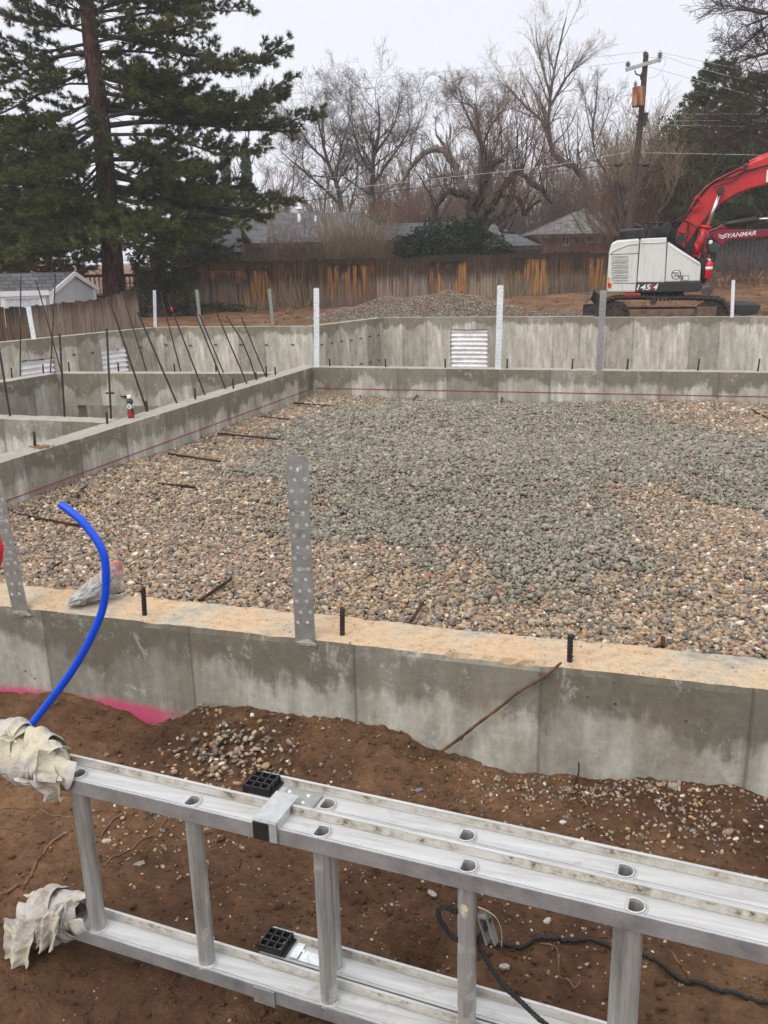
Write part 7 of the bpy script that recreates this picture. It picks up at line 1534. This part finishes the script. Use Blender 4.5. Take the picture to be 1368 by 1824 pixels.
# undercarriage
bx2(300, 1085, 745, 1120, .5, 1.9, 'swing_base', M['blackmetal']); bx2(295, 1092, 420, 1120, .02, .4, 'belly_cover', M['machred'])
def track(w0, name):
    x0, x1 = 100, 1092; p, q = zx(x0, 1122, w0), zx(x1, 1146, w0); zt = p[2]-.02; zb_ = gz0-.06; rr = (zt-zb_)/2; uc = []
    L = (q-p)@R2; zc_ = (zt+zb_)/2; n = 26
    for k in range(n+1): uc.append((rr+(L-2*rr)*k/n, zt-.035*math.sin(math.pi*k/n*2)*(-1 if k < n/2 else 1)*.6+(-.05*k/n)))
    for k in range(1, 9): a = math.pi/2-math.pi*k/9; uc.append((L-rr+rr*math.cos(a), zc_-.02+rr*math.sin(a)*.97))
    for k in range(n+1): uc.append((L-rr-(L-2*rr)*k/n, zb_))
    for k in range(1, 9): a = -math.pi/2-math.pi*k/9; uc.append((rr+rr*math.cos(a), zc_+rr*math.sin(a)))
    P3_ = [np.array((p[0], p[1], 0))+R2*u+np.array((0, 0, z)) for u, z in uc]; m = len(P3_); t_ = MB()
    wt = .50
    for k in range(m):
        a, c_ = P3_[k], P3_[(k+1) % m]; dd = c_-a; l_ = np.linalg.norm(dd)
        if l_ < .02: continue
        dd /= l_; nn_ = np.cross(F2, dd); nn_ = nn_ if nn_@((a+c_)/2-(np.array((p[0], p[1], zc_))+R2*L/2)) > 0 else -nn_
        t_.box((a+c_)/2+F2*wt/2, (l_*.93, wt, .045), np.array([dd, F2, nn_])); t_.box((a+c_)/2+F2*wt/2+nn_*.035+dd*l_*.25, (.03, wt, .045), np.array([dd, F2, nn_]))
        t_.box((a+c_)/2+F2*wt*.45-nn_*.05, (l_*.7, wt*.5, .06), np.array([dd, F2, nn_]))
    to = t_.build('track', M['mudtrack'], exc)
    base = np.array((p[0], p[1], 0))+F2*.06
    for u, nm in ((rr+.02, 'sprocket'), (L-rr-.02, 'idler')):
        b = MB(); c_ = base+R2*u+np.array((0, 0, zc_)); b.disc(c_+F2*.15, F2, rr*.78, .24, 24); b.disc(c_+F2*.02, F2, rr*.45, .10, 18)
        for k in range(9): a = k*math.pi*2/9; b.box(c_+R2*math.cos(a)*rr*.62+np.array((0, 0, math.sin(a)*rr*.62)), (.05, .05, .05), AXE)
        b.build(nm, M['mudtrack'], exc)
    b = MB(); b.box(base+R2*L*.5+F2*.16+np.array((0, 0, zc_+.03)), (L-2*rr-.0, .26, .26), AXE, bev=.03); b.box(base+R2*(L*.83)+F2*.1+np.array((0, 0, zc_+.05)), (.5, .3, .34), AXE, bev=.02); b.build('track_frame', M['mudframe'], exc)
    for k in range(7): b = MB(); c_ = base+R2*(rr+.28+(L-2*rr-.5)*k/6)+F2*.14+np.array((0, 0, zb_+.16)); b.disc(c_, F2, .09, .28, 14); b.build('roller', M['mudtrack'], exc)
    b = MB(); b.disc(base+R2*L*.43+F2*.12+np.array((0, 0, zt-.13)), F2, .085, .3, 14); b.build('roller', M['mudtrack'], exc)
track(-.12, 'near'); track(1.75, 'far')
pr([(1122, 1250), (1130, 1182), (1150, 1172), (1318, 1180), (1290, 1250), (1180, 1262)], .1, 2.1, 'dozer_blade', M['blackmetal'], bev=.02)
b = MB(); b.tube([zx(1090, 1215, .5), zx(1150, 1210, .5)], .07, 6); b.tube([zx(1090, 1215, 1.7), zx(1150, 1210, 1.7)], .07, 6); b.build('blade_arm', M['blackmetal'], exc)
# soil-caked bucket standing left of the tracks
bk = thing('digging_bucket', (ex(1052, 545, 1.0)[0], ex(1052, 545, 1.0)[1], gz_at(ex(1052, 545, 1.0))-.05), 'muddy steel digging bucket on the soil left of the excavator tracks', 'bucket')
b = MB(); b.prism(poly([(0, 1165), (8, 1172), (60, 1120), (72, 1060), (62, 1058), (42, 1112)], 1.0), F2*.7); b.build('shell', M['machgrey'], bk)
b = MB(); b.prism(poly([(60, 1066), (110, 1105), (120, 1175), (80, 1180), (50, 1140)], 1.2), F2*.5); b.prism(poly([(-5, 1180), (120, 1180), (150, 1260), (-10, 1260)], 1.1), F2*.5); b.build('side_plate', M['mudtrack'], bk)

# second machine, maroon arm with its folded bucket
P0m = at(1300, 500, 27.0)
def mx_(X, Y, w_=0.0): return online(1040+X/4.17, 260+Y/4.17, P0m+F2*w_, F2)
mg = at(1500, 500, 28.2); ex2 = thing('excavator', (mg[0], mg[1], gz_at(mg)), 'second excavator at the right edge with maroon arm lettered in white', 'excavator')
def pm(L, w0, th, name, mat, parent=ex2, bev=.02): b = MB(); b.prism([mx_(a, c_, w0) for a, c_ in L], F2*th); return b.build(name, mat, parent, bevel=bev)
arm = pm([(895, 640), (940, 622), (990, 608), (1010, 586), (1032, 584), (1055, 606), (1090, 622), (1368, 618), (1800, 560), (1800, 640), (1368, 675), (1060, 700), (1035, 745), (1010, 738), (970, 690), (915, 690), (905, 770), (885, 780), (893, 700)], 0, .34, 'arm', M['machmaroon'])
b = MB(); b.tube([mx_(1045, 582, .1), mx_(1090, 578, .1), mx_(1290, 546, .1)], [.05, .085, .085], 12); b.build('bucket_cylinder', M['blackmetal'], ex2); b = MB(); b.tube([mx_(1290, 546, .1), mx_(1420, 535, .1)], .035, 8); b.build('cylinder_rod', M['chrome'], ex2)
b = MB(); b.tube(spline([mx_(a, c_, .0) for a, c_ in [(935, 640), (1010, 612), (1100, 612), (1368, 610)]], 4), .018, 5); b.build('hydraulic_hose', M['rubber'], ex2)
pm([(960, 925), (975, 922), (982, 985), (968, 1060), (935, 1112), (905, 1100), (870, 1095), (880, 1050), (935, 1040), (950, 990)], -.2, .9, 'bucket', M['machgrey']); pm([(880, 770), (915, 765), (965, 925), (945, 935)], .0, .3, 'bucket_link', M['machmaroon'])
rt = -math.atan2(-10, 190)*1.0
text('YANMAR', mx_(1172, 656, -.006), .125, AXT, M['white'], 'lettering', arm, shear=.3, w_=.80, rot=.075)
for k in range(2): b = MB(); dy = k*16; b.prism([mx_(a, c_+dy, -.004) for a, c_ in [(997, 652), (1030, 666), (1063, 646), (1063, 654), (1030, 675), (1002, 660)]], -F2*.004); b.build('logo_chevron', M['white'], arm)
# its body, outside the frame
for nm, L, w0, th, m_ in [('boom', [(1800, 540), (1860, 545), (2300, 380), (2600, 700), (2680, 660), (2340, 290), (2280, 300), (1790, 470)], 0, .36, 'machmaroon'), ('body', [(2480, 640), (2500, 560), (3100, 560), (3140, 900), (2480, 900)], .2, 2.0, 'machmaroon'), ('cab', [(2480, 560), (2500, 330), (2800, 330), (2820, 560)], 1.0, .9, 'blackmetal'), ('track', [(2380, 960), (2420, 920), (3150, 920), (3190, 960), (3190, 1040), (3150, 1085), (2420, 1085), (2380, 1040)], .1, .5, 'mudtrack'), ('track', [(2380, 960), (2420, 920), (3150, 920), (3190, 960), (3190, 1040), (3150, 1085), (2420, 1085), (2380, 1040)], 1.7, .5, 'mudtrack')]: pm(L, w0, th, nm, M[m_])

# ================================================================== damp air
hb = MB(); hb.box((100, 440, 145), (1500, 1200, 306)); hm = bpy.data.materials.new('haze'); hm.use_nodes = True; ht = hm.node_tree; ht.nodes.remove(ht.nodes['Principled BSDF']); pv = ht.nodes.new('ShaderNodeVolumePrincipled')
pv.inputs['Color'].default_value = (.93, .95, 1.0, 1); pv.inputs['Density'].default_value = .001; pv.inputs['Anisotropy'].default_value = 0.0; ht.links.new(pv.outputs[0], ht.nodes['Material Output'].inputs['Volume'])
o = hb.build('haze', hm, origin=(100, 440, 145)); tag(o, 'thin damp haze over the whole site', 'haze', kind='stuff')
